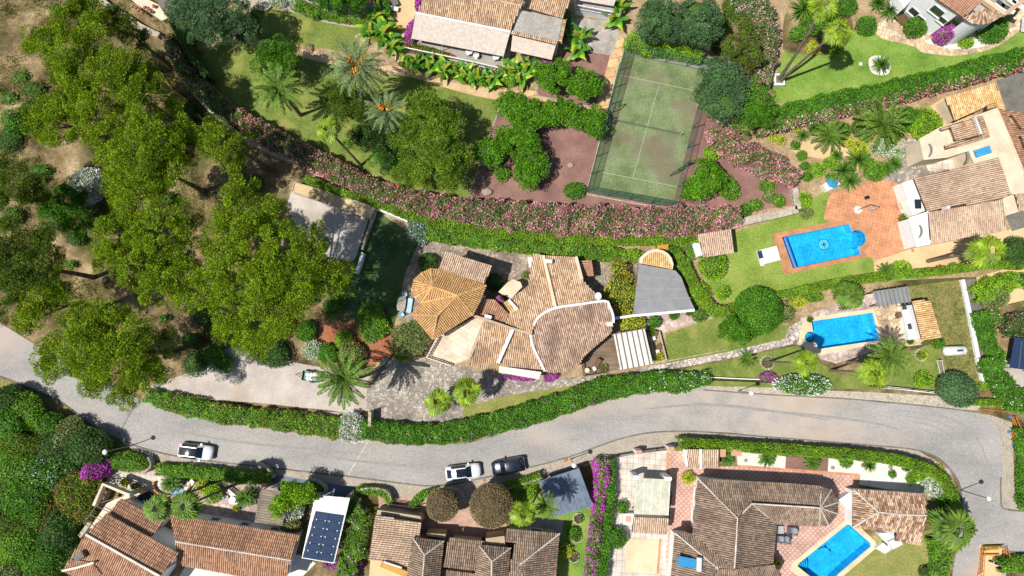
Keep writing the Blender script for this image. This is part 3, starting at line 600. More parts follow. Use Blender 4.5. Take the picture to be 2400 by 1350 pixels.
# palms -------------------------------------------------------------------
PAL = {}
def blade(B, az, e0, droop, L, Wd, seg=5, prof=None, twist=0):
    """an arching strip: vertices (2 per station)"""
    p = np.array(B, float); V = []; u = np.array((math.cos(az), math.sin(az), 0)); s = np.array((-math.sin(az), math.cos(az), 0)); dl = L / seg
    for i in range(seg + 1):
        t = i / seg; w = Wd * (prof(t) if prof else math.sin(math.pi * min(1, .12 + t * .88)) ** .7); V += [p + s * w / 2, p - s * w / 2]
        e = e0 - droop * t ** 1.2; p = p + (u * math.cos(e) + np.array((0, 0, math.sin(e)))) * dl
    return V, [(2 * i, 2 * i + 1, 2 * i + 3, 2 * i + 2) for i in range(seg)]
def feather_mesh(key, nf, R, droop, e_hi, e_lo, ll, lw, nleaf, mat, thick=.05, sag=.3):
    if key in PAL: return PAL[key]
    V, F = [], []
    def put(v, f): b = len(V); V.extend(tuple(q) for q in v); F.extend(tuple(i + b for i in g) for g in f)
    for k in range(nf):
        az = k * 2.39996 + random.uniform(-.15, .15); fr = (k + .5) / nf; e0 = math.radians(e_lo + (e_hi - e_lo) * fr + random.uniform(-6, 6)); Lr = R * 1.12 * random.uniform(.88, 1.06) * (1 - .12 * fr); dr = droop * random.uniform(.8, 1.2)
        v, f = blade((0, 0, .1 * fr), az, e0, dr, Lr, thick * 2, 8, lambda t: 1 - .8 * t); put(v, f); rt = [(np.array(v[2 * i]) + np.array(v[2 * i + 1])) / 2 for i in range(9)]; s = np.array((-math.sin(az), math.cos(az), 0))
        for j in range(nleaf):
            t = .1 + .9 * j / (nleaf - 1); i = min(7, int(t * 8)); a = t * 8 - i; p = rt[i] * (1 - a) + rt[i + 1] * a; d = unit(rt[i + 1] - rt[i]); l = ll * (math.sin(math.pi * (.14 + .78 * t)) ** .6) * random.uniform(.85, 1.1); upv = np.cross(d, s)
            for sg in (-1, 1):
                D = unit(s * sg + d * (.55 + .6 * t) + np.array((0, 0, -sag)) + RNG.normal(size=3) * .08); S = unit(np.cross(D, np.cross(d, s) + RNG.normal(size=3) * .5)); put([p, p + D * l * .5 + S * lw / 2, p + D * l, p + D * l * .5 - S * lw / 2], [(0, 1, 2, 3)])
    PAL[key] = mk_mesh(V, np.array(F), [mat]); return PAL[key]
def fan_mesh(key, nf, R, mat, droop=.7, dead=0):
    if key in PAL: return PAL[key]
    V, F, M = [], [], []
    def put(v, f, m=0): b = len(V); V.extend(tuple(q) for q in v); F.extend(tuple(i + b for i in g) for g in f); M.extend([m] * len(f))
    for k in range(nf + dead):
        dd = k < dead; az = k * 2.39996 + random.uniform(-.3, .3); fr = (k - dead + .5) / nf; e0 = math.radians(-60 if dd else -25 + 100 * fr + random.uniform(-10, 10)); u = np.array((math.cos(az), math.sin(az), 0)); s = np.array((-math.sin(az), math.cos(az), 0))
        pl = R * (.52 if not dd else .3) * random.uniform(.75, 1.1) * (1 - .35 * fr); v, f = blade((0, 0, 0), az, e0, .6, pl, .07, 3, lambda t: 1); put(v, f); c = (np.array(v[-1]) + np.array(v[-2])) / 2; e = e0 * .45 - .5 + random.uniform(-.25, .25)
        tw = random.uniform(-.35, .35); d = u * math.cos(e) + np.array((0, 0, math.sin(e))); s = unit(s + np.array((0, 0, tw))); up = np.cross(d, s); nb = 15; fl = R * .5 * random.uniform(.8, 1.15)
        for j in range(nb):
            g = math.radians(-95 + 190 * j / (nb - 1)); D = d * math.cos(g) + s * math.sin(g); D = unit(D + up * (.1 * abs(g) + (.09 if j % 2 else -.09))); S = unit(d * -math.sin(g) + s * math.cos(g)); l = fl * (1 - .12 * abs(g)) * random.uniform(.85, 1.05); q = .2 * l
            m1 = c + D * l * .6; tip = c + D * l - np.array((0, 0, droop * l * .3)); put([c, m1 + S * q / 2 + up * .03, tip, m1 - S * q / 2], [(0, 1, 2, 3)], 1 if dd else 0)
    PAL[key] = mk_mesh(V, np.array(F), [mat, 'dry_leaf'], M); return PAL[key]
def rosette_mesh(key, n, L, Wd, mat, e_lo=5, e_hi=85, droop=.8, seg=4, spread=0):
    if key in PAL: return PAL[key]
    V, F = [], []
    for k in range(n):
        fr = (k + .5) / n; o = (random.uniform(-spread, spread), random.uniform(-spread, spread), 0)
        v, f = blade(o, k * 2.39996 + random.uniform(-.3, .3), math.radians(e_lo + (e_hi - e_lo) * fr), droop * random.uniform(.7, 1.2), L * random.uniform(.75, 1.1), Wd, seg); b = len(V); V += [tuple(q) for q in v]; F += [tuple(i + b for i in g) for g in f]
    PAL[key] = mk_mesh(V, np.array(F), [mat]); return PAL[key]
def crown_mesh(kind, v=0):
    if kind == 'date': return feather_mesh(('date', v), 50, 4., 1.35, 72, -22, .5, .1, 34, 'date_leaf', sag=.25), 4.
    if kind == 'canary': return feather_mesh(('canary', v), 34, 4., 1.15, 70, -12, .52, .12, 40, 'palm_leaf', sag=.0), 4.
    if kind == 'young': return feather_mesh(('young', v), 22, 3., .9, 70, 15, .55, .12, 24, 'palm_leaf', sag=.1), 3.
    if kind == 'cycad': return feather_mesh(('cycad', v), 46, 1.3, .9, 80, 5, .26, .06, 22, 'cycad_leaf', .02), 1.3
    if kind == 'fan': return fan_mesh(('fan', v), 17, 2.4, 'fan_leaf', .7, 6), 2.4
    if kind == 'fan_green': return fan_mesh(('fan_green', v), 26, 2.4, 'palm_leaf', 1.0, 5), 2.4
    if kind == 'yucca': return rosette_mesh(('yucca', v), 90, 1.3, .1, 'cycad_leaf', -5, 88, .5), 1.2
    if kind == 'agave': return rosette_mesh(('agave', v), 34, 1.3, .2, 'agave_leaf', 8, 80, .3), 1.2
    if kind == 'banana': return rosette_mesh(('banana', v), 24, 1.9, .5, 'banana_leaf', 15, 85, 1.5, 6, .6), 1.6
PN = {'date': 'date_palm', 'canary': 'palm_tree', 'young': 'young_palm', 'cycad': 'cycad', 'fan': 'fan_palm', 'fan_green': 'fan_palm', 'yucca': 'yucca', 'agave': 'agave', 'banana': 'banana_plant'}
def palm(kind, x, y, r, z, label, base=None, v=0, rot=None, group=None, tr=.22, fruit=None, cat=None):
    """crown seen at pixel x, y with radius r px, growing point z metres up; base = pixel where the trunk stands"""
    me, R0 = crown_mesh(kind, v); c = P(x, y, z); s = r * scale_at(z) / R0; b = P(base[0], base[1], 0) if base else Vector((c.x, c.y, 0)); t = thing(PN[kind], label, cat or ('palm' if kind in ('date', 'canary', 'young', 'fan', 'fan_green') else 'plant'), b, group)
    o = place('crown', me, c, t); o.scale = (s, s, s * random.uniform(.9, 1.1)); o.rotation_euler = (0, 0, random.uniform(0, 6.28) if rot is None else rot)
    if z > .5:
        mid = b.lerp(c, .5); bow = Vector((c.x - b.x, c.y - b.y, 0)) * .12; n = 9; pts, rad = [], []
        for i in range(n):
            q = i / (n - 1); p = b.lerp(c, q) - bow * math.sin(math.pi * q); pts.append(p); rad.append(tr * (1.35 - .5 * min(1, q * 3)) * (1.12 if q > .9 else 1))
        pts[-1] = pts[-1] - Vector((0, 0, .02)); MB().tube(pts, rad, 8).build('trunk', 'palm_bark', t)
    if fruit:
        mb = []; pos = []
        for g in range(fruit):
            a = g * 2.1 + .5; q = np.array(c) + np.array((math.cos(a) * .9 * s, math.sin(a) * .9 * s, .95 * s)); pos.append(q + RNG.normal(size=(260, 3)) * .26 * s)
        pos = np.concatenate(pos); V, F = leafq(pos, rdir(len(pos)), .24, .16); place('fruit', fmesh([(V, F, 0)], ['orange_fruit'], ORG[t.name]), ORG[t.name].copy(), t)
    return t
# ---------------------------------------------------------------- walls, posts, cars, furniture
def wall(path, w, h, mat, label, name='garden_wall', cat='wall', z0=0, sm=1, group=None):
    pp = px(path); pp = smoothp(pp, sm, False) if sm > 1 else pp; v = [P(a, b, z0 + h) for a, b in pp]
    return tagit(MB().strip([(p.x, p.y) for p in v], w, z0 - .05, z0 + h).build(name, mat), label, cat, group)
def frame(o, ang):                                           # rotates an Empty about its base
    o.rotation_euler = (0, 0, ang)
def car(x0, y0, x1, y1, label, paint, dark_roof, wagon=True, W_=1.84):
    """rear at x0,y0 and nose at x1,y1 in the photograph (at roof height .8)"""
    a, b = P(x0, y0, .7), P(x1, y1, .7); Lc = (b - a).length; c = (a + b) / 2; ang = math.atan2(b.y - a.y, b.x - a.x); t = thing('parked_car', label, 'car', (c.x, c.y, 0), 'cars parked along the kerb'); k = Lc / 4.5; O = Vector((0, 0, 0))
    rear = .0 if wagon else .22
    st = [(-2.25, .66, .5, .72, .76, .55), (-2.17, .84, .38, .86, .93, .62), (-2.02 , .89, .33, .93, 1.02, .66), (-1.62 + rear, .91, .3, .95, 1.46, .60), (-.8, .92, .3, .96, 1.55, .62), (.0, .92, .3, .96, 1.53, .62), (.42, .92, .3, .95, 1.46, .61), (1.08, .92, .3, .94, 1.02, .70), (1.7, .90, .32, .88, .93, .66), (2.08, .83, .36, .76, .80, .58), (2.25, .62, .45, .62, .64, .45)]
    G = []
    for (x, w, zl, zb, zt, wt) in st: G.append([(x * k, s * y, z) for s, y, z in ((-1, w * .93, zl), (-1, w, (zl + zb) / 2), (-1, w * .98, zb), (-1, wt, zt), (-1, wt * .8, zt + .03), (0, 0, zt + .05), (1, wt * .8, zt + .03), (1, wt, zt), (1, w * .98, zb), (1, w, (zl + zb) / 2), (1, w * .93, zl))])
    sc = W_ / 1.84; V = [(x, y * sc, z) for r in G for x, y, z in r]; n = 11; grp = {'body': [], 'windscreen': [], 'rear_window': [], 'side_window': [], 'sunroof': []}
    for i in range(len(st) - 1):
        for j in range(n - 1):
            f = (i * n + j, (i + 1) * n + j, (i + 1) * n + j + 1, i * n + j + 1); top = j in (3, 4, 5, 6)
            if top and i == 6: g = 'windscreen'
            elif j in (4, 5) and i == 2: g = 'rear_window'
            elif j in (2, 7) and 3 <= i <= 5: g = 'side_window'
            elif j in (4, 5) and (i == 4 or i == 5 or (i == 3 and dark_roof == 2)) and dark_roof: g = 'sunroof'
            else: g = 'body'
            grp[g].append(f)
    grp['body'] += [tuple(range(n)), tuple((len(st) - 1) * n + j for j in range(n))[::-1]]
    for g, F in grp.items():
        if not F: continue
        u = sorted({i for f in F for i in f}); mp = {i: q for q, i in enumerate(u)}; me = mk_mesh([V[i] for i in u], [tuple(mp[i] for i in f)[::-1] for f in F], [paint if g == 'body' else 'glass'], None, True)
        o = place(g, me, ORG[t.name].copy(), t)
    for sx, sy in ((-1.35, -1), (-1.35, 1), (1.38, -1), (1.38, 1)):
        w = place('wheel', None, ORG[t.name] + Vector((sx * k, sy * .8 * sc, .33)), t); org = ORG[w.name]
        for nm, r, hw, mt in (('tyre', .33, .11, 'rubber'), ('rim', .2, .12, 'steel')): MB().tube([org + Vector((0, -hw, 0)), org + Vector((0, hw, 0))], r, 16).build(nm, mt, w)
    for sy in (-1, 1):
        MB().box(tuple(ORG[t.name] + Vector((.75 * k, sy * .99 * sc, 1.0))), (.16, .22, .14)).build('wing_mirror', paint, t)
        MB().box(tuple(ORG[t.name] + Vector((2.12 * k, sy * .56 * sc, .72))), (.2, .3, .12)).build('headlight', 'glass', t)
        MB().box(tuple(ORG[t.name] + Vector((-2.2 * k, sy * .6 * sc, .84))), (.1, .25, .14)).build('tail_light', 'red_petal', t)
        if wagon and dark_roof == 2: MB().box(tuple(ORG[t.name] + Vector((-.6 * k, sy * .56 * sc, 1.6))), (1.9, .05, .05)).build('roof_rail', 'steel', t)
    frame(t, ang); return t
def lamp(bx, by, label, h=5.0, arm=0, az=0, post='steel'):
    b = P(bx, by, 0); t = thing('street_lamp', label, 'street lamp', b, 'street lamps along the road'); top = b + Vector((0, 0, h))
    MB().tube([b, b + Vector((0, 0, 1)), top], [.09, .06, .045], 8).build('pole', post, t)
    MB().lathe((top.x, top.y, h - .05), [(.05, 0), (.16, .05), (.2, .2), (.28, .24), (.3, .3), (.18, .4), (.05, .44)], 14).build('lamp_head', 'white', t)
def posts(pts, h, parent, mat='white', w=.12, name='post', z0=0):
    for x, y in px(pts): p = P(x, y, h); MB().box((p.x, p.y, (h + z0) / 2), (w, w, h - z0)).build(name, mat, parent)
def oriented(name, label, cat, x, y, ang, group=None, z=0):
    t = thing(name, label, cat, P(x, y, z), group); return t
def part(t, name, mat, fn, ang=0, smooth=False):
    """fn(mb) draws in local metres about the thing's base; the part is turned by ang degrees"""
    mb = MB(); fn(mb); a = math.radians(ang); ca, sa = math.cos(a), math.sin(a); o = ORG[t.name]
    mb.V = [(o.x + x * ca - y * sa, o.y + x * sa + y * ca, o.z + z) for x, y, z in mb.V]; return mb.build(name, mat, t, smooth=smooth)
def lounger(x, y, ang, label, frame_m='white', cushion='white_fabric', group='sun loungers', z=0, L=1.95, raised=.5):
    t = thing('sun_lounger', label, 'sun lounger', P(x, y, z + .35), group); t.location.z = z; ORG[t.name] = Vector((t.location.x, t.location.y, z))
    part(t, 'frame', frame_m, lambda m: (m.box((0, -.31, .28), (L, .05, .06)), m.box((0, .31, .28), (L, .05, .06)), m.box((-L / 2, 0, .28), (.05, .64, .06)), m.box((L / 2, 0, .28), (.05, .64, .06))), ang)
    part(t, 'seat', cushion, lambda m: m.box((-.3, 0, .35), (1.25, .58, .07)), ang)
    part(t, 'backrest', cushion, lambda m: m.hexa([(.33, -.29, .33), (.95, -.29, .33 + raised * .9), (.95, .29, .33 + raised * .9), (.33, .29, .33)], [(.33, -.29, .4), (.93, -.29, .4 + raised * .9), (.93, .29, .4 + raised * .9), (.33, .29, .4)]), ang)
    for sx in (-1, 1):
        for sy in (-1, 1): part(t, 'leg', frame_m, lambda m: m.box((sx * L * .42, sy * .3, .13), (.05, .05, .26)), ang)
    return t
def table(x, y, label, r=.45, mat='white', h=.72, square=None, ang=0, z=0, group=None):
    t = thing('garden_table', label, 'table', P(x, y, z + h), group); t.location.z = z; ORG[t.name] = Vector((t.location.x, t.location.y, z))
    if square:
        part(t, 'tabletop', mat, lambda m: m.box((0, 0, h - .02), (square[0], square[1], .05)), ang)
        for sx in (-1, 1):
            for sy in (-1, 1): part(t, 'leg', mat, lambda m: m.box((sx * square[0] * .42, sy * square[1] * .4, h / 2 - .03), (.05, .05, h - .06)), ang)
    else:
        part(t, 'tabletop', mat, lambda m: m.lathe((0, 0, h - .04), [(r * .95, 0), (r, .02), (r * .97, .05), (.02, .05)], 20)); part(t, 'leg', mat, lambda m: m.lathe((0, 0, 0), [(.25, 0), (.05, .05), (.04, h - .04)], 10))
    return t
def chair(x, y, ang, label, mat='white', group=None, z=0, arms=True, s=1):
    t = thing('garden_chair', label, 'chair', P(x, y, z + .45), group); t.location.z = z; ORG[t.name] = Vector((t.location.x, t.location.y, z))
    part(t, 'seat', mat, lambda m: m.box((0, 0, .44 * s), (.5 * s, .5 * s, .05)), ang)
    part(t, 'backrest', mat, lambda m: m.hexa([(-.27 * s, -.25 * s, .45), (-.22 * s, -.25 * s, .45), (-.22 * s, .25 * s, .45), (-.27 * s, .25 * s, .45)], [(-.38 * s, -.24 * s, .88 * s), (-.33 * s, -.24 * s, .88 * s), (-.33 * s, .24 * s, .88 * s), (-.38 * s, .24 * s, .88 * s)]), ang)
    for sy in (-1, 1):
        if arms: part(t, 'armrest', mat, lambda m: m.box((0, sy * .27 * s, .64 * s), (.5 * s, .06, .04)), ang)
        for sx in (-1, 1): part(t, 'leg', mat, lambda m: m.box((sx * .22 * s, sy * .24 * s, .21 * s), (.04, .04, .42 * s)), ang)
    return t
def pot(x, y, r, label, plant='green_leaf', h=.45, cat='plant pot', pl=True, group=None, name='potted_plant'):
    t = thing(name, label, cat, P(x, y, h), group); t.location.z = 0; ORG[t.name] = Vector((t.location.x, t.location.y, 0)); R = r * scale_at(0)
    part(t, 'pot', 'pot', lambda m: m.lathe((0, 0, 0), [(R * .7, 0), (R, h), (R * .9, h), (R * .85, h - .05), (.01, h - .06)], 14))
    if pl:
        n = int(420 * R + 120); d = rdir(n); d[:, 2] = np.abs(d[:, 2]); o = np.array(ORG[t.name]) + np.array((0, 0, h)); V, F = leafq(o + d * R * 1.1 * RNG.uniform(.3, 1, (n, 1)), d + rdir(n) * .5, .22, .1); place('foliage', fmesh([(V, F, 0)], [plant], ORG[t.name]), ORG[t.name].copy(), t)
    return t
# ---------------------------------------------------------------- pools first (the ground has holes for them)
def arc(cx, cy, r, a0, a1, n=10): return [(cx + r * math.cos(math.radians(a0 + (a1 - a0) * i / n)), cy + r * math.sin(math.radians(a0 + (a1 - a0) * i / n))) for i in range(n + 1)]
pool_px = {
 'compass': px('1832 556,1990 525,1996 541') + arc(2009, 559, 20, -125, 80, 10) + px('2012 580,2017 596,1858 629'),
 'spa': px('1901 753,2044 733,2061 797,1918 818,1912 803') + arc(1899, 790, 13, 55, 300, 10),
 'dolphin': px('1984 1230,1990 1230,2039 1274,2040 1280,1966 1343,1950 1360,1925 1372,1869 1327,1871 1321'),
}
POOLS = {k: [P(x, y, 0) for x, y in v] for k, v in pool_px.items()}
def pool(key, label, deep=1.5):
    poly = POOLS[key]; xy = [(p.x, p.y) for p in poly]; c = sum(poly, Vector((0, 0, 0))) / len(poly); t = thing('swimming_pool', label, 'pool', c)
    n = len(xy); m = MB(); vo, F = fill(xy, (), False); Vb = [(x, y, -deep) for x, y in vo]
    m.add(Vb, F); m.add([(x, y, -deep) for x, y in xy] + [(x, y, .1) for x, y in xy], [(i, (i + 1) % n, (i + 1) % n + n, i + n) for i in range(n)]); m.build('basin', 'mosaic', t)
    MB().add([(x, y, -.1) for x, y in vo], F).build('water', 'water', t); return t, c
t1, c1 = pool('compass', 'rectangular blue swimming pool with a round compass emblem on its floor, set in terracotta paving')
o = P(1943, 569, 0); MB().lathe((o.x, o.y, -1.497), [(.72, 0), (.72, .012), (.01, .012)], 28).build('compass_disc', 'white', t1)
m = MB()
for k in range(8):
    a = k * math.pi / 4 + .25; l = .74 if k % 2 == 0 else .48; m.add([(o.x, o.y, -1.47), (o.x + math.cos(a + .5) * .09, o.y + math.sin(a + .5) * .09, -1.47), (o.x + math.cos(a) * l, o.y + math.sin(a) * l, -1.47), (o.x + math.cos(a - .5) * .09, o.y + math.sin(a - .5) * .09, -1.47)], [(3, 2, 1, 0)])
m.tube([(o.x + .72 * math.cos(a), o.y + .72 * math.sin(a), -1.47) for a in np.linspace(0, 6.2832, 25)], .035, 4); m.build('compass_star', 'mosaic_dark', t1)
for k, r in enumerate((19, 13, 7)):
    pl = [P(x, y, 0) for x, y in arc(2009 + 2, 560, r, -95, 95, 12)]; MB().prism([(p.x, p.y) for p in pl][::-1], -1.45, -.9 + .28 * k).build('step', 'mosaic', t1); MB().tube([(p.x, p.y, -.87 + .28 * k) for p in pl], .045, 4).build('step_edge', 'mosaic_dark', t1)
a, b = P(1832, 556, 0), P(1858, 629, 0); a, b = a.lerp(b, .03), a.lerp(b, .97); MB().tube([a + Vector((.35, 0, .1)), b + Vector((.35, 0, .1))], .2, 10).build('cover_roller', 'blue_plastic', t1)
t2, c2 = pool('spa', 'blue swimming pool with a small round spa at its corner and a cream stone border')
o = P(1898, 790, 0); MB().tube([(o.x + .55 * math.cos(a), o.y + .55 * math.sin(a), -.25) for a in np.linspace(0, 6.2832, 20)], .06, 5).build('spa_ring', 'mosaic_dark', t2)
MB().lathe((o.x, o.y, -1.45), [(.82, 0), (.82, .9), (.5, .9), (.5, .5), (.02, .5)], 20).build('spa_seat', 'mosaic', t2)
t3, c3 = pool('dolphin', 'slanted blue swimming pool with a dark dolphin shape on its floor and rounded cream border')
o = P(1945, 1296, 0); m = MB(); pts = [(-.9, -.05), (-.5, .22), (0, .3), (.45, .12), (.75, -.25), (1.0, -.3), (.85, -.05), (.95, .2), (.7, .05), (.4, .3), (.15, .75), (-.02, .42), (-.5, .38), (-.85, .12)]
m.prism([(o.x + x * .9, o.y + y * .9) for x, y in pts], -1.497, -1.485); m.build('dolphin_mark', 'mosaic_dark', t3)
for k, r in enumerate((30, 23, 16, 9)):
    pl = [P(x, y, 0) for x, y in arc(1872, 1328, r, -62, 62, 10)]; MB().prism([(p.x, p.y) for p in pl][::-1], -1.45, -1.1 + .22 * k).build('step', 'mosaic', t3); MB().tube([(p.x, p.y, -1.07 + .22 * k) for p in pl], .045, 4).build('step_edge', 'mosaic_dark', t3)
# ---------------------------------------------------------------- ground: one big sheet, then everything laid on it
G = 700
V, F = fill([(-G, -G), (G, -G), (G, G), (-G, G)])
tagit(place('ground', mk_mesh([(x, y, 0) for x, y in V], F, ['dirt']), Vector((0, 0, 0)), None), kind='structure')
patch('terrain', '455 40,560 -40,1480 -60,2460 -60,2460 640,2050 660,1880 690,1680 740,1560 860,1100 1000,860 1000,845 610,900 500,740 430,600 330,470 220', 'dry_ground')
patch('lawn', '585 28,640 22,740 40,830 60,850 72,830 90,862 130,800 120,600 92,470 120,455 160,520 235,600 300,700 355,850 415,960 455,1100 470,1176 236,1090 215,960 172,860 170,600 105,560 80', 'lawn', True)
patch('path', '600 -40,720 -20,900 62,860 70,760 52,690 30,640 14,590 -10', 'concrete')
patch('path', '560 84,600 92,760 125,860 148,960 160,1070 196,1180 210,1262 216,1262 236,1180 236,1080 216,960 180,860 168,740 142,590 104', 'sandy_path', True)
patch('path', '905 0,990 -10,975 30,960 60,950 130,940 150,925 140,940 70,905 20', 'sand')
patch('gravel_bed', '1176 238,1262 236,1400 262,1640 255,1700 300,1880 420,1865 480,1730 500,1500 500,1100 470,1130 350', 'purple_gravel')
patch('gravel_bed', '1262 196,1330 110,1440 80,1432 150,1398 254,1258 224', 'purple_gravel')
patch('path', '1443 84,1472 90,1420 266,1394 258', 'orange_stone')
patch('path', '1258 213,1262 224,1398 252,1394 268,1255 234,1180 228,1182 210', 'orange_stone')
patch('patio', '1325 40,1440 50,1452 78,1434 130,1320 112', 'grey_pavers')
patch('tennis_court', '1467 100,1662 148,1653 165,1576 484,1376 448', 'court', label='faded green tennis court with white lines')
patch('slope_paving', '1468 92,1668 140,1656 164,1466 128', 'concrete')
def line(name, a, b, w, mat='line_paint', lv=None):
    lv = level([(a[0] - .01, a[1]), b, (b[0], b[1] + .3), (a[0], a[1] + .3)]); a, b = P(*a, 0), P(*b, 0); d = (b - a).normalized(); s = Vector((-d.y, d.x, 0)) * w / 2; z = Vector((0, 0, .004 * lv)); tagit(place(name, mk_mesh([a - s + z, b - s + z, b + s + z, a + s + z], [(0, 1, 2, 3)], [mat]), Vector((0, 0, 0)), None), kind='structure')
line('court_line', (1449, 175), (1626, 212), .06); line('court_line', (1545, 197), (1483, 416), .06, lv=31); line('court_line', (1408, 403), (1582, 437), .06)
# top right garden
patch('lawn', '1812 240,1812 200,1835 125,1880 60,1990 75,2060 60,2420 -20,2420 140,2180 185,2000 215,1900 245', 'lawn_bright')
patch('path', '2058 55,2110 22,2160 20,2200 100,2250 108,2310 100,2360 62,2395 10,2440 -40,2440 20,2385 75,2330 112,2250 130,2195 128,2160 122,2140 108,2072 92,2050 75', 'flagstone_warm', True)
patch('gravel_bed', '2180 92,2330 60,2330 96,2290 112,2230 114,2190 106', 'white_gravel', True)
patch('garden_bed', '1835 100,1850 20,1960 10,2000 60,1975 115,1930 130,1860 125,1838 118', 'dirt', True)
patch('gravel_bed', '2036 140,2052 130,2074 134,2088 150,2082 172,2062 176,2042 168', 'white_gravel', True)
# right villa grounds
patch('terrain', '1770 300,2080 250,2210 225,2240 290,2150 330,2080 420,1950 430,1870 420,1800 340', 'dry_ground')
patch('path', '1860 340,1900 330,1990 350,1990 365,1930 372,1865 358', 'sand', True)
patch('yard', '2090 300,2215 228,2290 280,2160 330', 'sand')
patch('driveway', '2335 190,2460 140,2460 275,2360 262', 'dark_concrete')
patch('patio', '2110 330,2150 322,2180 395,2270 370,2280 395,2130 425,2118 445,2060 418,2105 370', 'cobble')
patch('patio', '2165 372,2250 350,2285 392,2175 400', 'white_tiles')
patch('lawn', '1640 600,1715 590,1720 545,1860 500,1930 448,1960 470,2000 560,2055 620,2045 655,1890 668,1690 712,1652 665', 'lawn_villa')
patch('terrace', '1940 470,1950 452,2010 440,2055 415,2112 432,2135 500,2150 580,2070 612,2030 600,2000 560,1930 512', 'terracotta_tiles')
patch('pool_deck', '1809 548,1996 511,2015 525,2040 545,2042 572,2025 590,2034 603,1838 644', 'brick_border')
patch('driveway', '2048 612,2140 582,2180 575,2360 540,2460 500,2460 560,2420 600,2300 622,2050 662', 'sand')
patch('driveway', '2355 500,2460 480,2460 515,2372 542', 'dark_concrete')
# middle right garden
patch('lawn', '1560 782,1720 730,1800 750,1860 770,1860 790,1700 830,1560 862', 'lawn')
patch('lawn', '1540 876,1700 846,1875 808,1890 830,1970 880,2200 800,2205 915,1650 905', 'lawn')
patch('path', '1498 862,1560 852,1700 826,1838 794,1850 765,1880 750,1900 770,1890 812,1860 806,1700 842,1560 868,1500 878', 'flagstone')
patch('path', '1545 770,1680 735,1782 705,1790 710,1690 742,1552 778', 'concrete')
patch('garden_bed', '1860 690,1900 670,2060 650,2050 710,1880 745,1850 740', 'dry_ground')
patch('patio', '1876 745,1975 705,2060 680,2140 700,2165 800,2040 825,1960 852,1925 842,1880 800', 'flagstone_pink')
patch('pool_deck', '1884 746,2048 723,2062 760,2072 802,1925 832,1895 828,1872 800,1876 775', 'pale_sand')
patch('patio', '2048 720,2135 702,2160 808,2075 818', 'flagstone_warm')
patch('meadow', '2125 672,2256 655,2275 760,2300 900,2290 925,2215 905,2195 800,2160 780', 'meadow')
patch('path', '2255 655,2292 655,2334 905,2300 910', 'dark_concrete')
patch('yard', '2288 650,2460 600,2460 690,2330 720,2320 790,2300 700', 'sand')
patch('yard', '2340 850,2460 800,2460 930,2360 920', 'gravel')
patch('verge', '1655 905,1800 908,1900 914,2010 918,2200 928,2300 950,2290 962,2200 958,2000 935,1800 928,1650 920', 'stone')
# centre property
patch('parking', '690 428,880 488,880 510,842 615,760 600,700 540,672 480', 'gravel')
patch('lawn', '880 492,985 562,960 620,935 720,925 760,830 750,780 690,835 600,862 520', 'lawn_shaded')
patch('garden_bed', '700 765,800 755,930 765,960 800,1010 835,900 840,860 862,760 835,700 800', 'red_soil', True)
patch('driveway', '350 905,400 888,470 862,545 812,640 838,760 862,860 870,862 962,740 958,600 944,480 936,350 922', 'gravel', True)
patch('patio', '985 560,1120 565,1250 585,1500 590,1560 580,1640 600,1500 640,1480 740,1480 800,1010 850,930 740,950 640', 'cobble_brown')
patch('forecourt', '905 840,1010 838,1120 868,1290 885,1440 882,1300 915,1140 942,1085 955,1085 990,868 990,858 950,862 880', 'cobble')
patch('patio', '1480 738,1640 728,1660 740,1560 778,1540 790,1480 780', 'flagstone_pink')
patch('lawn', '1086 955,1200 925,1360 900,1380 905,1250 955,1120 985,1086 985', 'lawn_dry')
patch('path', '1370 882,1480 870,1500 862,1530 870,1400 892,1250 915,1240 905', 'cobble')
# bottom properties
patch('patio', '330 1095,380 1090,640 1120,760 1150,640 1250,430 1200,300 1160,250 1140,260 1100', 'flagstone_pink')
patch('patio', '255 1098,300 1108,384 1118,380 1150,350 1165,300 1150,248 1132', 'white_tiles')
patch('entrance', '378 1070,420 1083,640 1112,760 1128,830 1140,820 1180,740 1165,640 1140,560 1125,395 1092', 'blue_shade')
patch('yard', '440 1318,700 1300,740 1320,640 1420,380 1420', 'white_gravel')
patch('patio', '885 1150,975 1160,1090 1160,1180 1200,1190 1245,1060 1275,985 1262,890 1215', 'pink_pavers')
patch('lawn', '1180 1160,1262 1140,1390 1180,1400 1200,1375 1400,1290 1400,1312 1250,1200 1235', 'lawn_bright')
patch('patio', '1218 1212,1322 1218,1315 1252,1215 1240', 'grey_pavers')
patch('driveway', '1430 1068,1568 1056,1562 1130,1580 1400,1420 1400,1432 1180', 'white_tiles')
patch('terrace', '1562 1058,1612 1056,1612 1096,1740 1092,2014 1112,2010 1250,1960 1300,1840 1420,1570 1420,1560 1300,1575 1160', 'dotted_tiles')
patch('parking', '1468 1262,1545 1266,1540 1345,1464 1342', 'pale_sand')
patch('gravel_bed', '1728 1058,1842 1070,1840 1098,1728 1090', 'white_gravel')
patch('gravel_bed', '1842 1070,1942 1076,1940 1106,1840 1098', 'purple_gravel')
patch('gravel_bed', '1942 1073,2080 1080,2170 1105,2190 1150,2160 1160,2010 1135,2012 1112,1940 1106', 'white_gravel')
patch('lawn', '2060 1262,2190 1240,2185 1330,2170 1420,1960 1420,1990 1330', 'lawn_dry')
patch('pool_deck', '1975 1224,1990 1216,2004 1224,2052 1270,2054 1284,1970 1356,1930 1390,1853 1338,1856 1320', 'pale_sand')
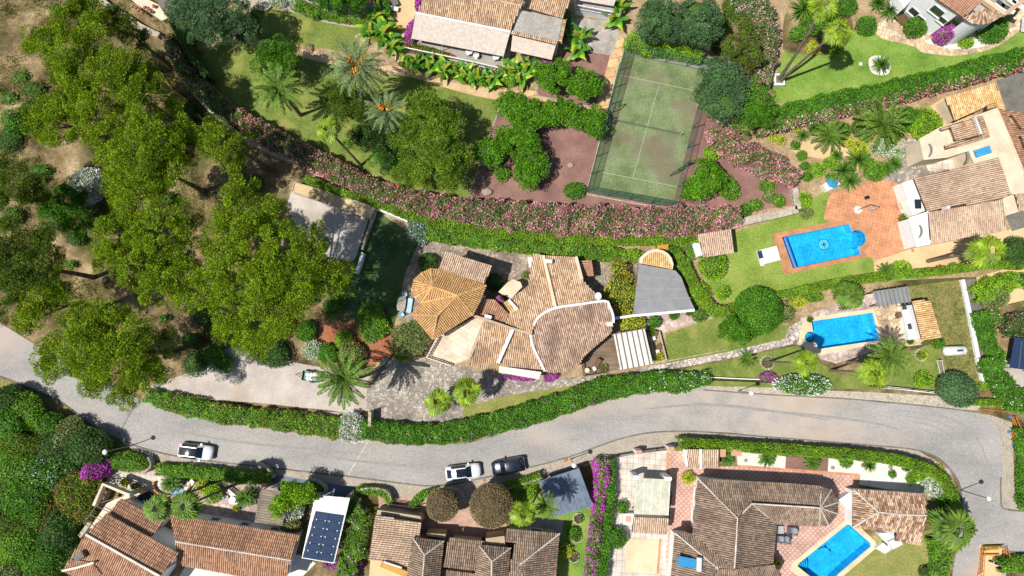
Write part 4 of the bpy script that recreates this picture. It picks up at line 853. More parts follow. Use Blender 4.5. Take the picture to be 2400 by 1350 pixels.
# road, kerbs, pavements
patch('verge', '0 885,150 950,277 1030,400 1070,380 1100,250 1100,180 1250,150 1350,-60 1420,-60 860', 'meadow')
patch('pavement', '1630 1012,1800 1024,2033 1043,2150 1055,2225 1100,2252 1170,2230 1190,2215 1125,2150 1085,2000 1066,1800 1050,1606 1048', 'pavement')
patch('verge', '860 985,1120 1000,1350 930,1500 880,1660 880,1655 920,1500 925,1333 972,1200 1014,1000 1048,860 1044,600 1006,350 948,340 925,600 955,820 968', 'pavement')
patch('road', '-40 740,0 757,70 800,150 850,250 900,350 945,500 985,600 1003,700 1020,870 1042,1000 1046,1100 1038,1200 1012,1333 970,1420 945,1500 922,1580 912,1650 915,1800 926,2000 937,2200 956,2290 968,2325 985,2348 1020,2350 1100,2346 1170,2352 1192,2400 1199,2460 1205,2460 1300,2400 1296,2350 1290,2345 1275,2300 1275,2290 1350,2285 1420,2222 1420,2236 1320,2252 1230,2256 1170,2248 1130,2228 1100,2200 1074,2150 1054,2033 1042,1900 1031,1800 1023,1700 1013,1620 1010,1550 1011,1493 1018,1433 1034,1333 1070,1220 1100,1130 1120,1067 1133,997 1138,817 1116,700 1103,600 1091,517 1083,417 1069,340 1052,277 1028,210 995,150 948,100 922,0 884,-40 870', 'road')
patch('pavement', '277 1030,340 1054,417 1071,517 1085,600 1093,700 1105,817 1118,997 1140,1067 1135,1133 1121,1220 1102,1333 1072,1433 1036,1493 1020,1550 1013,1640 1013,1612 1045,1500 1060,1430 1072,1300 1115,1210 1142,1190 1165,1080 1180,1000 1178,960 1168,830 1142,740 1128,640 1112,520 1098,400 1088,330 1066', 'pavement')
patch('verge', '2290 968,2330 975,2372 990,2378 1150,2400 1175,2410 1205,2400 1197,2352 1191,2346 1168,2350 1100,2348 1020,2325 985', 'pavement')
patch('verge', '2296 1277,2348 1277,2352 1420,2288 1420', 'sand')
patch('pavement', '2352 1292,2400 1296,2460 1300,2460 1310,2390 1308,2360 1320,2352 1420,2340 1420', 'concrete')
for k, (s, w) in enumerate((('0 882,100 921,150 947,217 997,277 1028,340 1052,417 1070,517 1084,600 1092,700 1104,817 1117,997 1139,1067 1134,1133 1120,1220 1101,1333 1071,1433 1035,1493 1019,1550 1012,1633 1011', .16), ('1640 1012,1800 1024,2033 1043,2150 1055,2200 1075,2228 1101,2248 1131,2254 1168', .14), ('2346 1120,2346 1168,2352 1192,2400 1199', .16), ('2352 1292,2400 1296,2460 1300', .16), ('1650 914,1800 925,2000 936,2200 955,2290 966', .14))):
    v = [P(a, b, .06) for a, b in smoothp(px(s), 3, False)]; tagit(MB().strip([(p.x, p.y) for p in v], w, .0, .1).build('kerb', 'dark_concrete', org=Vector((0, 0, 0))), kind='structure')
line('road_marking', (864, 1032), (817, 1112), .05, 'white', 60)
for a, b, w in (((312, 955), (278, 1020), .18), ((318, 948), (300, 975), .25)): line('road_crack', a, b, w, 'dark_stain', 60)
def streak(pts, w, mat, lv, name='road_stain'):
    pp = px(pts); lv = level(pp + [(a, b + 14 * w) for a, b in pp[::-1]]); v = [P(a, b, .004 * lv) for a, b in smoothp(pp, 4, False)]; L_, R_ = offs([p.xy for p in v], w / 2); n = len(v); z = .004 * lv
    k = [abs(math.sin(math.pi * (i + .02) / (n - 1 + .04))) ** .5 for i in range(n)]; V = [(a.x * k[i] + v[i].x * (1 - k[i]), a.y * k[i] + v[i].y * (1 - k[i]), z) for i, a in enumerate(L_)] + [(a.x * k[i] + v[i].x * (1 - k[i]), a.y * k[i] + v[i].y * (1 - k[i]), z) for i, a in enumerate(R_)]
    tagit(place(name, mk_mesh(V, [(i, i + 1, n + i + 1, n + i)[::-1] for i in range(n - 1)], [mat]), Vector((0, 0, 0)), None), kind='structure')
for k, q in enumerate(('2100 972,2200 990,2262 1030,2290 1100,2296 1180', '2120 984,2200 1004,2250 1045,2272 1110,2276 1160', '2150 1004,2210 1028,2242 1066,2256 1110', '2080 960,2210 976,2280 1016,2312 1080,2318 1170', '2252 1076,2276 1092,2290 1112,2296 1128', '1750 960,1900 972,2040 990,2120 1010', '1500 960,1650 948,1800 962,1950 985', '700 1060,850 1082,1000 1092,1150 1072', '420 1012,560 1036,720 1052,860 1066')): streak(q, (.16, .2, .14, .22, .12, .3, .35, .3, .3)[k], 'tyre_stain', 61 + k)
line('path_edging', (1176, 236), (1098, 458), .12, 'concrete', 58); line('path_edging', (1262, 196), (1256, 222), .15, 'concrete', 58); line('path_edging', (1258, 224), (1397, 253), .15, 'concrete', 59)
line('path_edging', (1728, 1092), (2014, 1113), .3, 'terracotta_tiles', 61); line('path_edging', (2014, 1113), (2012, 1132), .3, 'terracotta_tiles', 60); line('path_edging', (2012, 1132), (1966, 1172), .3, 'terracotta_tiles', 59); line('path_edging', (1966, 1172), (1998, 1206), .3, 'terracotta_tiles', 58)
line('path_edging', (1566, 1062), (1560, 1128), .3, 'terracotta_tiles', 59); line('path_edging', (1548, 1262), (1542, 1345), .3, 'terracotta_tiles', 59)
line('path_edging', (2092, 478), (2140, 590), .35, 'terracotta_tiles', 62)

print('top level', max(q for _, q in LAID))
# ---------------------------------------------------------------- houses
h = House('house', 'house with wide pale awnings, a grey flat roof part and old half-round roof tiles', (1140, 20))
h.block('A 978 27 3.6;B 1197 70 3.6;C 1222 14 4.9;D 1005 -30 4.9;E 1240 -40 3.8;F 1024 -84 3.8', 'ABCD DCEF', 'tile_mixed', wall='white_wall')
h.block('A 1238 20 4.3;B 1320 44 4.3;C 1346 -30 5.3;D 1262 -52 5.3', 'ABCD', 'tile_mixed', wall='white_wall', z0=0)
h.flat('1222 24,1319 44,1308 98,1202 73', 4.1, 'concrete', 'white_wall', None, .25)
h.block('A 1202 72 4.15;B 1309 97 4.15;C 1305 104 3.95;D 1196 79 3.95', 'ABCD', 'tile_mixed', walls=False)
h.block('A 1309 97 4.18;B 1319 45 4.18;C 1327 45 4.0;D 1315 101 4.0', 'ABCD', 'tile_mixed', walls=False)
h.slope('975 27 3.55,1197 71 3.55,1196 77 3.4,974 32 3.4', 'white', 'fascia', .3)
h.slope('974 33 3.3,1195 78 3.3,1180 132 2.5,964 90 2.5', 'awning')
h.slope('1201 83 3.3,1303 105 3.3,1293 140 2.5,1197 119 2.5', 'awning')
for a, b in ((964, 91), (1036, 103), (1108, 118), (1179, 133)): p = P(a, b, 2.4); MB().tube([(p.x, p.y, 0), (p.x, p.y, 2.4)], .05, 6).build('awning_post', 'white', h.t)
MB().prism([(p.x, p.y) for p in (P(a, b, .5) for a, b in px('962 60,1197 110,1198 150,1178 168,950 118'))], 0, .5).build('deck', 'concrete', h.t)
railing('railing', '948 118,1020 133,1100 150,1178 168', 1.0, .5, h.t, 'white')
p = P(1228, 6, 5.2); MB().tube([(p.x, p.y, 4), (p.x, p.y, 5.2)], .2, 8).build('chimney', 'dark_concrete', h.t)
h2 = House('villa', 'white building edge with a pale awning over a balustraded balcony', (1400, 5))
h2.slope('1360 -20 3.2,1445 -5 3.2,1438 14 2.7,1352 0 2.7', 'awning'); h2.flat('1345 -60,1450 -40,1436 34,1350 22', 1.6, 'concrete', 'white_wall'); railing('balustrade', '1348 20,1432 36', 1.0, 1.6, h2.t)
h3 = House('outbuilding', 'low flat-roofed concrete building above the rubble wall', (380, 5), 'shed')
h3.flat('372 12,394 34,428 3,420 -30,360 -30', 2.6, 'dark_concrete', 'beige_wall', None, .2); h3.flat('310 -20,370 10,394 42,380 48,318 8,290 -20', .9, 'cream', 'cream')
# main house
h = House('house', 'large house with rounded ochre and weathered tiled roofs in the middle of the photo', (1200, 740))
h.block('a 1033 632 5.40;b 1138 670 5.40;c 1125 706 5.40;d 1108 738 5.40;e 1014 795 5.40;f 966 737 5.40;g 988 709 5.40;h 973 698 5.40;i 965 680 5.40;j 971 656 5.40;k 988 640 5.40;l 1010 630 5.40;R 1015 672 6.90;S 1072 692 6.90;T 1025 740 6.90', 'aRSb laR klR jkR ijR hiR ghR gRS fgST fTe TSde Sbcd', 'tile_ochre', z0=0)
h.block('a 1043 590 4.80;b 1151 623 4.80;c 1136 666 5.30;d 1026 631 5.30', 'abcd', 'tile_pink', wall='white_wall')
h.flat('1113 742,1137 750,1100 842,1058 856,1003 838,1030 788', 2.9, 'cream_tiles', 'cream', None, .2)
h.curb('1137 750 2.9,1100 842 2.9', .35, .5, 'beige_wall'); h.curb('1030 788 2.9,1003 838 2.9,1058 856 2.9,1100 842 2.9', .18, .25, 'beige_wall'); railing('balustrade', '1026 792,1001 838,1058 857', .8, 3.1, h.t, 'cream', .35)
h.block('a 1138 750 3.9;b 1198 771 3.9;c 1168 851 2.9;d 1137 865 2.9;e 1101 855 2.9', 'abcde', 'tile_mixed')
h.block('a 1202 772 3.8;b 1246 784 3.8;c 1250 815 3.4;d 1272 866 2.75;e 1170 856 2.75', 'abcde', 'tile_mixed')
h.curb('1202 772 4.0,1167 851 3.1', .4, .4); h.curb('1110 740 4.1,1138 749 4.2,1200 770 4.3,1246 783 4.6', .3, .3, 'beige_wall')
h.slope('1170 858 2.6,1269 872 2.6,1263 889 2.0,1169 873 2.0', 'white_fabric')
h.block('p 1110 738 3.4;q 1133 700 3.9;r 1160 702 4.0;s 1193 736 4.0;t 1184 760 3.4', 'pqrst>-.45,1', 'tile_rust')
h.block('a 1249 594 3.0;b 1273 599 3.05;c 1302 721 4.2;d 1262 742 4.4;e 1246 781 4.8;f 1184 757 4.55;g 1195 735 4.3;i 1207 728 4.25;j 1193 702 4.0;k 1221 684 3.9;m 1238 670 3.75', 'abcdefgijkm>-.2,-1', 'tile_mixed')
h.block('a 1178 710 4.25;b 1193 702 4.25;c 1209 728 4.3;d 1195 735 4.3', 'abcd>.7,1', 'tile_yellow', walls=False)
h.block('b 1273 599 3.05;l 1350 603 3.05;m 1363 653 3.55;n 1397 690 3.9;o 1417 706 4.05;c 1302 721 4.2', 'blmnoc>-.2,-1', 'tile_mixed')
h.curb('1273 599 3.2,1302 722 4.35', .35, .25, 'cream'); h.curb('1350 602 3.1,1364 655 3.6', .3, .3, 'cream'); h.curb('1192 703 4.3,1213 726 4.4', .3, .3)
E_ = [(1302, 722), (1360, 713), (1417, 706), (1428, 718), (1436, 740), (1437, 757), (1432, 780), (1413, 797), (1393, 813), (1367, 837), (1357, 857), (1327, 870), (1300, 874), (1277, 870), (1262, 840), (1248, 810), (1245, 783), (1253, 757), (1270, 737)]
h.block(';'.join(f'{chr(97 + i)} {x} {y} {5.0 - (y - 706) * .0115:.2f}' for i, (x, y) in enumerate(E_)), ''.join(chr(97 + i) for i in range(len(E_))) + '>.25,1', 'tile_weathered')
h.curb(','.join(f'{x} {y} {5.0 - (y - 706) * .0115:.2f}' for x, y in [E_[5], E_[4], E_[3], E_[2], E_[1], E_[0], E_[18], E_[17], E_[16], E_[15], E_[14], E_[13]]), .27, .3, 'white_wall', sm=3)
h.block('a 1356 613 2.5;b 1386 611 2.5;c 1392 648 2.3;d 1363 650 2.3', 'abcd>1,-.05', 'tile_terracotta', walls=False); h.box(1286, 612, 4.0, (.9, .45, .9), -5); h.box(1429, 759, 4.9, (.7, .5, .6), 0); h.box(1144, 742, 4.5, (.85, .4, .9), -15)
h.flat('1168 684,1190 661,1203 655,1220 661,1224 672,1197 701', 2.3, 'cream', 'beige_wall', None, .2); h.box(1243, 614, 2.6, (.5, 1.3, .25), 10, 'white', 'skylight'); h.box(1130, 700, 3.6, (.6, .9, .5), -15, 'white', 'air_conditioner')
for x, y in ((1365, 616), (1383, 614)): pass
p = P(1402, 694, 4.9); d = MB(); V_ = [(p.x, p.y, p.z - .05)] + [(p.x + .45 * math.cos(a) * .85, p.y + .45 * math.sin(a), p.z + .12 * math.cos(a)) for a in np.linspace(0, 6.2832, 17)[:-1]]
d.add(V_, [(0, i + 1, (i + 1) % 16 + 1) for i in range(16)]); d.tube([(p.x, p.y, 3.8), (p.x, p.y, 4.86)], .03, 5); d.tube([(p.x - 1.4, p.y + 1.5, 3.7), (p.x - .2, p.y + .2, 4.8)], .025, 4); d.build('satellite_dish', 'white', h.t)
# tiled shelter by the oleanders
h = House('garden_shelter', 'small square tiled shelter at the end of the pink oleander hedge', (1672, 572), 'shelter')
h.block('a 1635 549 2.9;b 1711 537 2.9;c 1720 592 2.5;d 1650 603 2.5', 'abcd', 'tile_pink', wall='white_wall', inset=.35)
h.flat('1622 568,1636 564,1646 600,1632 606', 1.2, 'white', 'white_wall')
# right villa
h = House('villa', 'cream villa with long tiled roofs and flat terraces behind the terracotta pool terrace', (2250, 420))
h.block('a 2141 418 3.0;b 2340 369 4.3;c 2369 455 4.4;d 2347 466 4.3;e 2171 494 3.1', 'abcde>-1,.2', 'tile_pink')
h.block('a 2176 498 3.6;b 2347 468 3.6;c 2357 539 2.7;d 2180 572 2.7', 'abcd', 'tile_pink')
h.flat('2155 327,2200 302,2284 274,2335 255,2396 398,2347 418,2338 368,2283 382,2270 352,2220 368,2165 374', 3.5, 'cream', 'cream', .15, pw=.2)
h.block('a 2227 298 4.6;b 2281 281 4.9;c 2295 319 4.9;d 2238 329 4.6', 'abcd>-1,.25', 'tile_mixed'); h.block('a 2202 301 3.9;b 2284 274 4.1;c 2286 281 4.0;d 2206 308 3.8', 'abcd>-1,.3', 'tile_mixed', walls=False)
h.block('a 2213 342 3.9;b 2316 312 4.1;c 2319 320 4.0;d 2216 351 3.8', 'abcd>-1,.3', 'tile_mixed', walls=False); h.block('a 2286 275 4.1;b 2303 271 4.2;c 2318 314 4.2;d 2298 319 4.1', 'abcd>-1,.3', 'tile_mixed', walls=False)
h.curb('2281 277 4.6,2288 296 4.6,2296 316 4.6', .2, .4, 'white'); h.box(2291, 294, 4.7, (.45, .9, .5), 20)
h.block('a 2215 228 2.9;b 2332 194 2.9;c 2357 258 2.4;d 2311 249 2.5;e 2238 282 2.4', 'abcde>.35,1', 'tile_yellow', inset=.3)
h.block('a 2311 247 3.4;b 2334 240 3.4;c 2338 252 3.3;d 2315 259 3.3', 'abcd>-1,.3', 'tile_yellow', walls=False)
h.block('a 2337 257 3.0;b 2362 259 3.0;c 2440 270 3.0;d 2470 420 3.6;e 2400 425 3.6;f 2396 398 3.6', 'abcdef>-1,.12', 'tile_rust', inset=.2)
h.block('a 2370 268 4.2;b 2470 262 4.5;c 2470 300 4.5;d 2392 300 4.2', 'abcd>-1,.1', 'tile_rust'); h.block('a 2392 318 4.2;b 2470 312 4.5;c 2470 345 4.5;d 2402 345 4.2', 'abcd>-1,.1', 'tile_rust')
h.flat('2347 418,2398 398,2470 430,2470 448,2378 455,2372 455', 3.7, 'cream', 'cream'); h.flat('2350 465,2376 455,2390 495,2356 506', 3.0, 'cream', 'cream'); h.block('a 2380 454 3.7;b 2470 446 3.7;c 2470 492 3.1;d 2388 494 3.1', 'abcd', 'tile_pink')
h.flat('2131 512,2175 497,2179 571,2148 577', 2.7, 'white_wall', 'white_wall', .1, pw=.2); h.flat('2115 428,2140 420,2170 493,2140 505', 2.2, 'white_wall', 'white_wall')
h.box(2304, 355, 3.75, (2.1, .95, .12), 18, 'blue_cover', 'skylight'); m = MB(); p = P(2304, 355, 3.78)
for k in range(-4, 5):
    for j in (-1, 0, 1): a = math.radians(18); m.box((p.x + k * .22 * math.cos(a) - j * .28 * math.sin(a), p.y + k * .22 * math.sin(a) + j * .28 * math.cos(a), 3.78), (.1, .16, .03), a)
m.build('skylight_tiles', 'mosaic', h.t)
for x, y, rr in ((2178, 352, 0), (2265, 368, 0), (2155, 542, 0)):
    pl = [P(a, b, 3.55 if x != 2155 else 2.75) for a, b in arc(x - 14, y, 22, -45, 45, 7) + arc(x - 22, y, 24, 38, -38, 7)]; MB().prism([(q.x, q.y) for q in pl], pl[0].z - .02, pl[0].z + .03).build('arched_opening', 'dark_stain', h.t)
p = P(2222, 486, 4.2); MB().tube([(p.x, p.y, 3.2), (p.x, p.y, 4.3)], .22, 8).build('chimney', 'white', h.t); h.box(2152, 478, 2.35, (.8, 1.2, .1), 0, 'pane_glass', 'roof_window'); h.box(2124, 478, 2.0, (1.2, .9, .9), 20, 'cream', 'barbecue_hood')
# top right round house
h = House('house', 'two-storey white house with a round tiled corner and blue-shaded wall', (2260, 60))
h.block('a 2148 -50 6.2;b 2199 0 6.2;c 2255 41 6.2;d 2303 6 7.3;e 2240 -60 7.3', 'abcde>-.66,.75', 'tile_terracotta', wall='white_wall', inset=.5)
h.win('b', 'c', .3, 3.7, 1.6, 1.2); h.win('b', 'c', .78, 3.3, 1.0, .8); h.win('a', 'b', .7, 1.2, 1.2, 1.0); h.win('b', 'c', .08, .9, 1.0, 1.0)
h.block('O 2305 19 7.0;a 2255 41 6.0;b 2264 48 6.0;c 2276 54 6.0;d 2290 57 6.0;e 2303 57 6.0;f 2316 54 6.0;g 2330 48 6.0;i 2345 38 6.0;j 2338 26 6.2', 'Oab Obc Ocd Ode Oef Ofg Ogi Oij', 'tile_motley', wall='white_wall', inset=.6, rr=.1)
h.flat('2300 0,2338 28,2350 36,2396 4,2420 -30,2330 -60', 5.2, 'concrete', 'white_wall', .5, pw=.5, pm='tile_motley'); h.flat('2120 18,2160 -30,2148 -50,2100 -10', 3.0, 'white_wall', 'white_wall')
# bottom left house
h = House('house', 'house with long stepped brown tiled roofs beside the dense green thicket', (330, 1270))
h.block('a 249 1204 4.6;b 420 1297 4.6;c 375 1350 5.6;d 202 1252 5.6', 'abcd', 'tile_rust', wall='white_wall', rr=.1)
h.block('a 201 1252 5.55;b 375 1350 5.6;c 330 1430 4.4;d 146 1337 4.4', 'abcd', 'tile_rust', walls=True, wall='white_wall')
h.block('a 146 1337 4.5;b 170 1310 4.9;c 215 1318 5.3;d 240 1345 5.0', 'abcd>-.3,1', 'tile_rust', walls=False); h.curb('147 1337 4.8,180 1330 5.2,221 1318 5.6', .25, .2, 'mortar_white', 'ridge'); h.curb('202 1252 5.7,375 1350 5.8', .25, .15, 'mortar_white', 'ridge')
h.block('a 284 1169 3.4;b 327 1192 3.4;c 386 1221 3.4;d 355 1257 4.0;e 254 1202 4.0', 'abcde', 'tile_rust', wall='white_wall')
h.block('a 398 1206 3.2;b 702 1255 3.2;c 682 1313 4.3;d 412 1269 4.3;e 668 1370 3.2;f 416 1322 3.2', 'abcd dcef', 'tile_rust', ridge='mortar_white', wall='white_wall', inset=.45, rr=.1)
for t in (.3, .55, .8): h.win('a', 'b', t, 1.5, .9, .7)
h.flat('310 1150,330 1158,288 1172,250 1205,228 1240,210 1238,250 1180', 2.2, 'cream', 'beige_wall'); h.curb('228 1182 2.4,250 1132 2.4,312 1158 2.4', .35, .8, 'cream', sm=1); railing('balustrade', '258 1129,318 1152', 1.0, 1.0, h.t, 'cream', .35); h.box(184, 1304, 5.9, (1.1, .8, 1.2), 30, 'dark_concrete')
m = MB()
for a, b in (((230, 1180), (282, 1165)), ((222, 1184), (255, 1200)), ((212, 1206), (243, 1224)), ((196, 1226), (212, 1236)), ((228, 1180), (196, 1228))): m.tube([P(*a, 2.6), P(*b, 2.6)], .05, 5)
m.build('pergola_frame', 'steel', h.t); m = MB()
# bottom middle house
h = House('house', 'house of pinkish weathered tiled roofs behind two trimmed brown dome trees', (1080, 1300))
h.block('a 880 1208 3.6;b 987 1224 3.3;c 983 1259 3.3;d 956 1322 3.3;e 865 1311 3.8', 'abcde>1,.13', 'tile_pink', wall='beige_wall')
h.block('a 968 1260 3.8;b 1039 1269 3.8;R 995 1300 5.2;S 988 1385 5.2;c 1026 1390 3.8;d 948 1385 3.8', 'abR aRSd bcSR', 'tile_brown', ridge='mortar_white', wall='beige_wall', rr=.09)
h.block('a 1053 1260 3.0;b 1136 1269 3.0;c 1114 1338 4.0;d 1038 1329 4.0', 'abcd', 'tile_brown', wall='beige_wall')
h.block('a 1038 1334 2.6;b 1113 1344 2.6;c 1110 1400 2.2;d 1030 1400 2.2', 'abcd', 'tile_brown', wall='beige_wall')
h.block('a 1123 1278 3.8;b 1196 1285 3.8;R 1153 1316 5.2;S 1150 1400 5.2;c 1184 1400 3.8;d 1108 1400 3.8', 'abR aRSd bcSR', 'tile_brown', ridge='mortar_white', wall='beige_wall', rr=.09)
h.block('a 1186 1239 3.4;b 1311 1251 3.4;c 1215 1326 5.0;d 1197 1323 4.9;e 1208 1273 4.0;f 1183 1270 4.0;g 1296 1400 3.4;i 1262 1400 4.6', 'abcdef bgic', 'tile_brown', ridge='mortar_white', wall='beige_wall', rr=.09)
h.block('d 1196 1323 4.9;c 1215 1326 5.0;i 1262 1400 4.6;j 1190 1400 3.6', 'dcij>0,1', 'tile_brown', wall='beige_wall'); h.win('a', 'b', .6, 1.2, 1.3, 1.0)
for x in (1001, 1096, 1180): pass
h.flat('885 1195,985 1210,990 1222,882 1206', 2.6, 'beige_wall', 'beige_wall'); h.slope('868 1312 3.2,955 1323 3.2,958 1390 2.8,862 1380 2.8', 'sand', 'terrace', .1); m = MB(); m.strip([P(892, 1322, 4).xy, P(955, 1348, 4).xy], .7, 3.2, 3.9); m.build('stair_parapet', 'yellow_paint', h.t); h.curb('900 1316 3.9,942 1330 3.9', .15, .2)
h.flat('1000 1250,1044 1252,1044 1262,1000 1256', 2.7, 'beige_wall', 'beige_wall'); h.flat('1138 1262,1182 1256,1184 1280,1140 1276', 3.0, 'beige_wall', 'beige_wall')
# bottom right house
h = House('house', 'large house with dark brown hipped roofs and white mortared ridges', (1740, 1240))
h.block('a 1636 1122 3.4;b 1860 1135 3.4;c 1923 1142 3.4;d 1947 1149 3.4;e 1963 1177 3.4;f 1963 1204 3.4;g 1941 1230 3.4;i 1920 1233 3.4;j 1817 1226 3.4;k 1811 1322 3.4;M 1721 1332 5.3;v 1623 1250 3.4;R 1729 1214 5.3;Q 1762 1180 5.3;O 1922 1190 5.3', 'abcOQR aRMv RQjkM QOij Ocd Ode Oef Ofg Ogi', 'tile_brown', ridge='mortar_white', wall='white_wall', rr=.1, inset=.5)
h.win('a', 'b', .45, 1.2, 1.2, 1.0); h.win('a', 'b', .8, 1.2, 1.2, 1.0); h.win('a', 'v', .35, .9, 1.4, 1.8); h.win('a', 'v', .75, .9, 1.2, 1.2)
h.block('b 1582 1249 3.3;c 1623 1251 3.3;M 1720 1332 5.2;R 1682 1332 5.0;d 1568 1400 3.3;e 1640 1400 4.6', 'bcMR bRed', 'tile_brown', ridge='mortar_white', wall='white_wall', rr=.1)
h.block('R 1682 1332 5.0;M 1721 1332 5.25;f 1770 1400 4.0;e 1640 1400 4.2', 'RMfe>0,1', 'tile_brown', walls=False); h.block('M 1722 1333 5.2;k 1811 1322 3.5;g 1834 1348 3.4;i 1800 1400 3.4;f 1770 1400 4.2', 'Mkgif>.4,1', 'tile_brown', wall='white_wall')
h.slope('1591 1303 4.6,1633 1311 4.6,1630 1333 4.3,1588 1326 4.3', 'blue_cover', 'solar_heater_panel', .1); p = P(1639, 1322, 4.9); MB().tube([p + Vector((.05, .75, 0)), p + Vector((-.05, -.75, 0))], .33, 12).build('water_tank', 'white', h.t)
h.block('a 1609 1052 2.5;b 1640 1053 2.55;c 1641 1096 2.2;d 1611 1097 2.2', 'abcd', 'tile_pink', wall='white_wall', inset=.2); h.block('a 1643 1053 2.55;b 1686 1053 2.55;c 1686 1096 2.2;d 1643 1096 2.2', 'abcd', 'tile_pink', wall='white_wall', inset=.2); h.curb('1641 1052 2.5,1642 1098 2.3', .25, .2, 'white_wall'); h.curb('1605 1054 2.2,1609 1092 2.2', .25, .2)
h.slope('1686 1053 2.1,1702 1053 2.1,1701 1071 1.9,1686 1071 1.9', 'tile_terracotta', 'porch_roof'); h.slope('1714 1053 2.1,1739 1053 2.1,1738 1069 1.9,1713 1068 1.9', 'tile_terracotta', 'porch_roof')
g = House('pool_house', 'guest house with mottled tiled roof and white walls beside the slanted pool', (2090, 1210))
g.block('a 2000 1147 3.0;b 2170 1158 3.0;c 2170 1208 4.2;d 2160 1279 3.0;e 2098 1268 3.0;f 2099 1246 3.0;i 1998 1236 3.0;R 2058 1200 4.2;S 2113 1206 4.2', 'abcSR aRi iRSf ScdeS', 'tile_motley', ridge='mortar_white', wall='white_wall', rr=.1) if False else g.block('a 2000 1147 3.0;b 2170 1158 3.0;c 2170 1208 4.2;d 2160 1279 3.0;e 2098 1268 3.0;f 2099 1246 3.0;i 1998 1236 3.0;R 2058 1200 4.2;S 2113 1206 4.2', 'abcSR aRi iRSf Scdef', 'tile_motley', ridge='mortar_white', wall='white_wall', rr=.1)
g.flat('2098 1250,2120 1246,2105 1270,2086 1278,2060 1250', 1.0, 'white_wall', 'white_wall'); g.flat('2052 1285,2070 1272,2090 1288,2074 1298', .6, 'white', 'white_wall'); g.box(2100, 1273, 1.6, (1.4, 1.0, .9), 25, 'white', 'outdoor_oven'); g.flat('1965 1172,1998 1150,1998 1200', 1.2, 'white_wall', 'white_wall')
# pool house of the middle garden
g = House('pool_house', 'open pool house with a narrow ochre tiled roof and white bar counter', (2170, 745))
g.block('a 2137 708 2.7;b 2178 702 2.8;c 2205 791 2.8;d 2160 796 2.7', 'abcd>1,-.15', 'tile_yellow', wall='white_wall', inset=.3); g.flat('2112 718,2138 714,2158 792,2130 797', 1.0, 'white', 'white_wall')
for x, y in ((2126, 718), (2140, 764)): g.box(x, y, 1.05, (1.3, .75, .06), 8, 'pane_glass', 'counter_hob')
# carports and shades
def canopy(name, label, cat, poly, z, mat, post_px, thick=.08, post='white', **k):
    v = [pv(p) if len(p) > 2 else P(p[0], p[1], z) for p in px(poly)]; c = sum(v, Vector()) / len(v); t = thing(name, label, cat, (c.x, c.y, 0)); MB().prism([(p.x, p.y) for p in v], [p.z - thick for p in v], [p.z for p in v]).build('roof', mat, t); posts(post_px, z - thick, t, post); return t
t = canopy('carport', 'grey mesh-roofed carport with a small round tiled end and white front beam', 'carport', '1498 619,1583 634,1597 650,1612 690,1628 724,1483 737', 2.7, 'shade_cloth', '1500 622,1580 638,1622 722,1488 734')
v = [P(a, b, 2.8) for a, b in px('1421 749,1483 740,1628 727')]; MB().strip([p.xy for p in v], .3, 2.4, 2.85).build('beam', 'white_wall', t)
for (a, b), (c, d) in (((1494, 645), (1600, 657)), ((1490, 675), (1608, 678)), ((1486, 706), (1620, 698))): p, q = P(a, b, 2.72), P(c, d, 2.72); MB().strip([p.xy, q.xy], .06, 2.69, 2.72).build('seam', 'concrete', t)
ap = px('1500 618,1503 606,1512 597,1524 591,1537 588,1550 591,1561 597,1569 607,1573 620,1571 631'); v = [Vector((P(a, b, 2.8).x, P(a, b, 2.8).y, 2.8 + .012 * (630 - b) * -1 + .4)) for a, b in ap]
V_, F_ = tile_quads(v, (.08, .99)); sl = MB().prism([(p.x, p.y) for p in v], [p.z - .15 for p in v], [p.z for p in v]); place('tiled_end', mk_mesh(np.concatenate([np.array(sl.V), V_]) - np.array(ORG[t.name]), sl.F + [tuple(int(i) + len(sl.V) for i in f) for f in F_], ['tile_yellow']), ORG[t.name].copy(), t)
MB().strip([p.xy for p in v], .4, 0, 3.2).build('curved_wall', 'cream', t)
t = canopy('pergola', 'white fabric pergola with dark cross slats over the wooden deck', 'pergola', '1438 784,1511 771,1530 852,1454 867', 2.6, 'white_fabric', '1440 786,1509 773,1528 850,1456 864')
for k in range(6): f = (k + .4) / 5.9; a, b = P(1438 + 73 * f, 782 - 13 * f, 2.75), P(1454 + 76 * f, 869 - 15 * f, 2.75); MB().strip([a.xy, b.xy], .09, 2.62, 2.75).build('slat', 'dark_concrete', t)
a, b = P(1432, 784, 2.8), P(1514, 769, 2.8); MB().strip([a.xy, b.xy], .12, 2.6, 2.85).build('beam', 'dark_concrete', t)
v = [P(a, b, .35) for a, b in px('1402 800,1440 786,1456 866,1367 880,1363 852,1385 828')]; tagit(MB().prism([p.xy for p in v], 0, .35).build('wooden_deck', 'wood_deck'), 'brown plank deck between the round-roofed house and white pergola', 'deck'); railing('deck_fence', '1364 852,1368 881,1420 873', .8, .3, None, 'wood', .35, 'low wooden fence around the corner of the plank deck', 'fence')
t = canopy('solar_carport', 'white corrugated carport carrying dark solar panels', 'carport', '739 1160,820 1167,783 1321,707 1308', 3.2, 'sheet_metal', '742 1164,816 1170,780 1316,711 1304'); m = MB()
for k in range(22): f = (k + .5) / 22; a, b = P(739 + 80 * f, 1160 + 7 * f, 3.24), P(707 + 75 * f, 1308 + 13 * f, 3.24); m.strip([a.xy, b.xy], .07, 3.19, 3.25)
m.build('corrugation', 'sheet_metal', t)
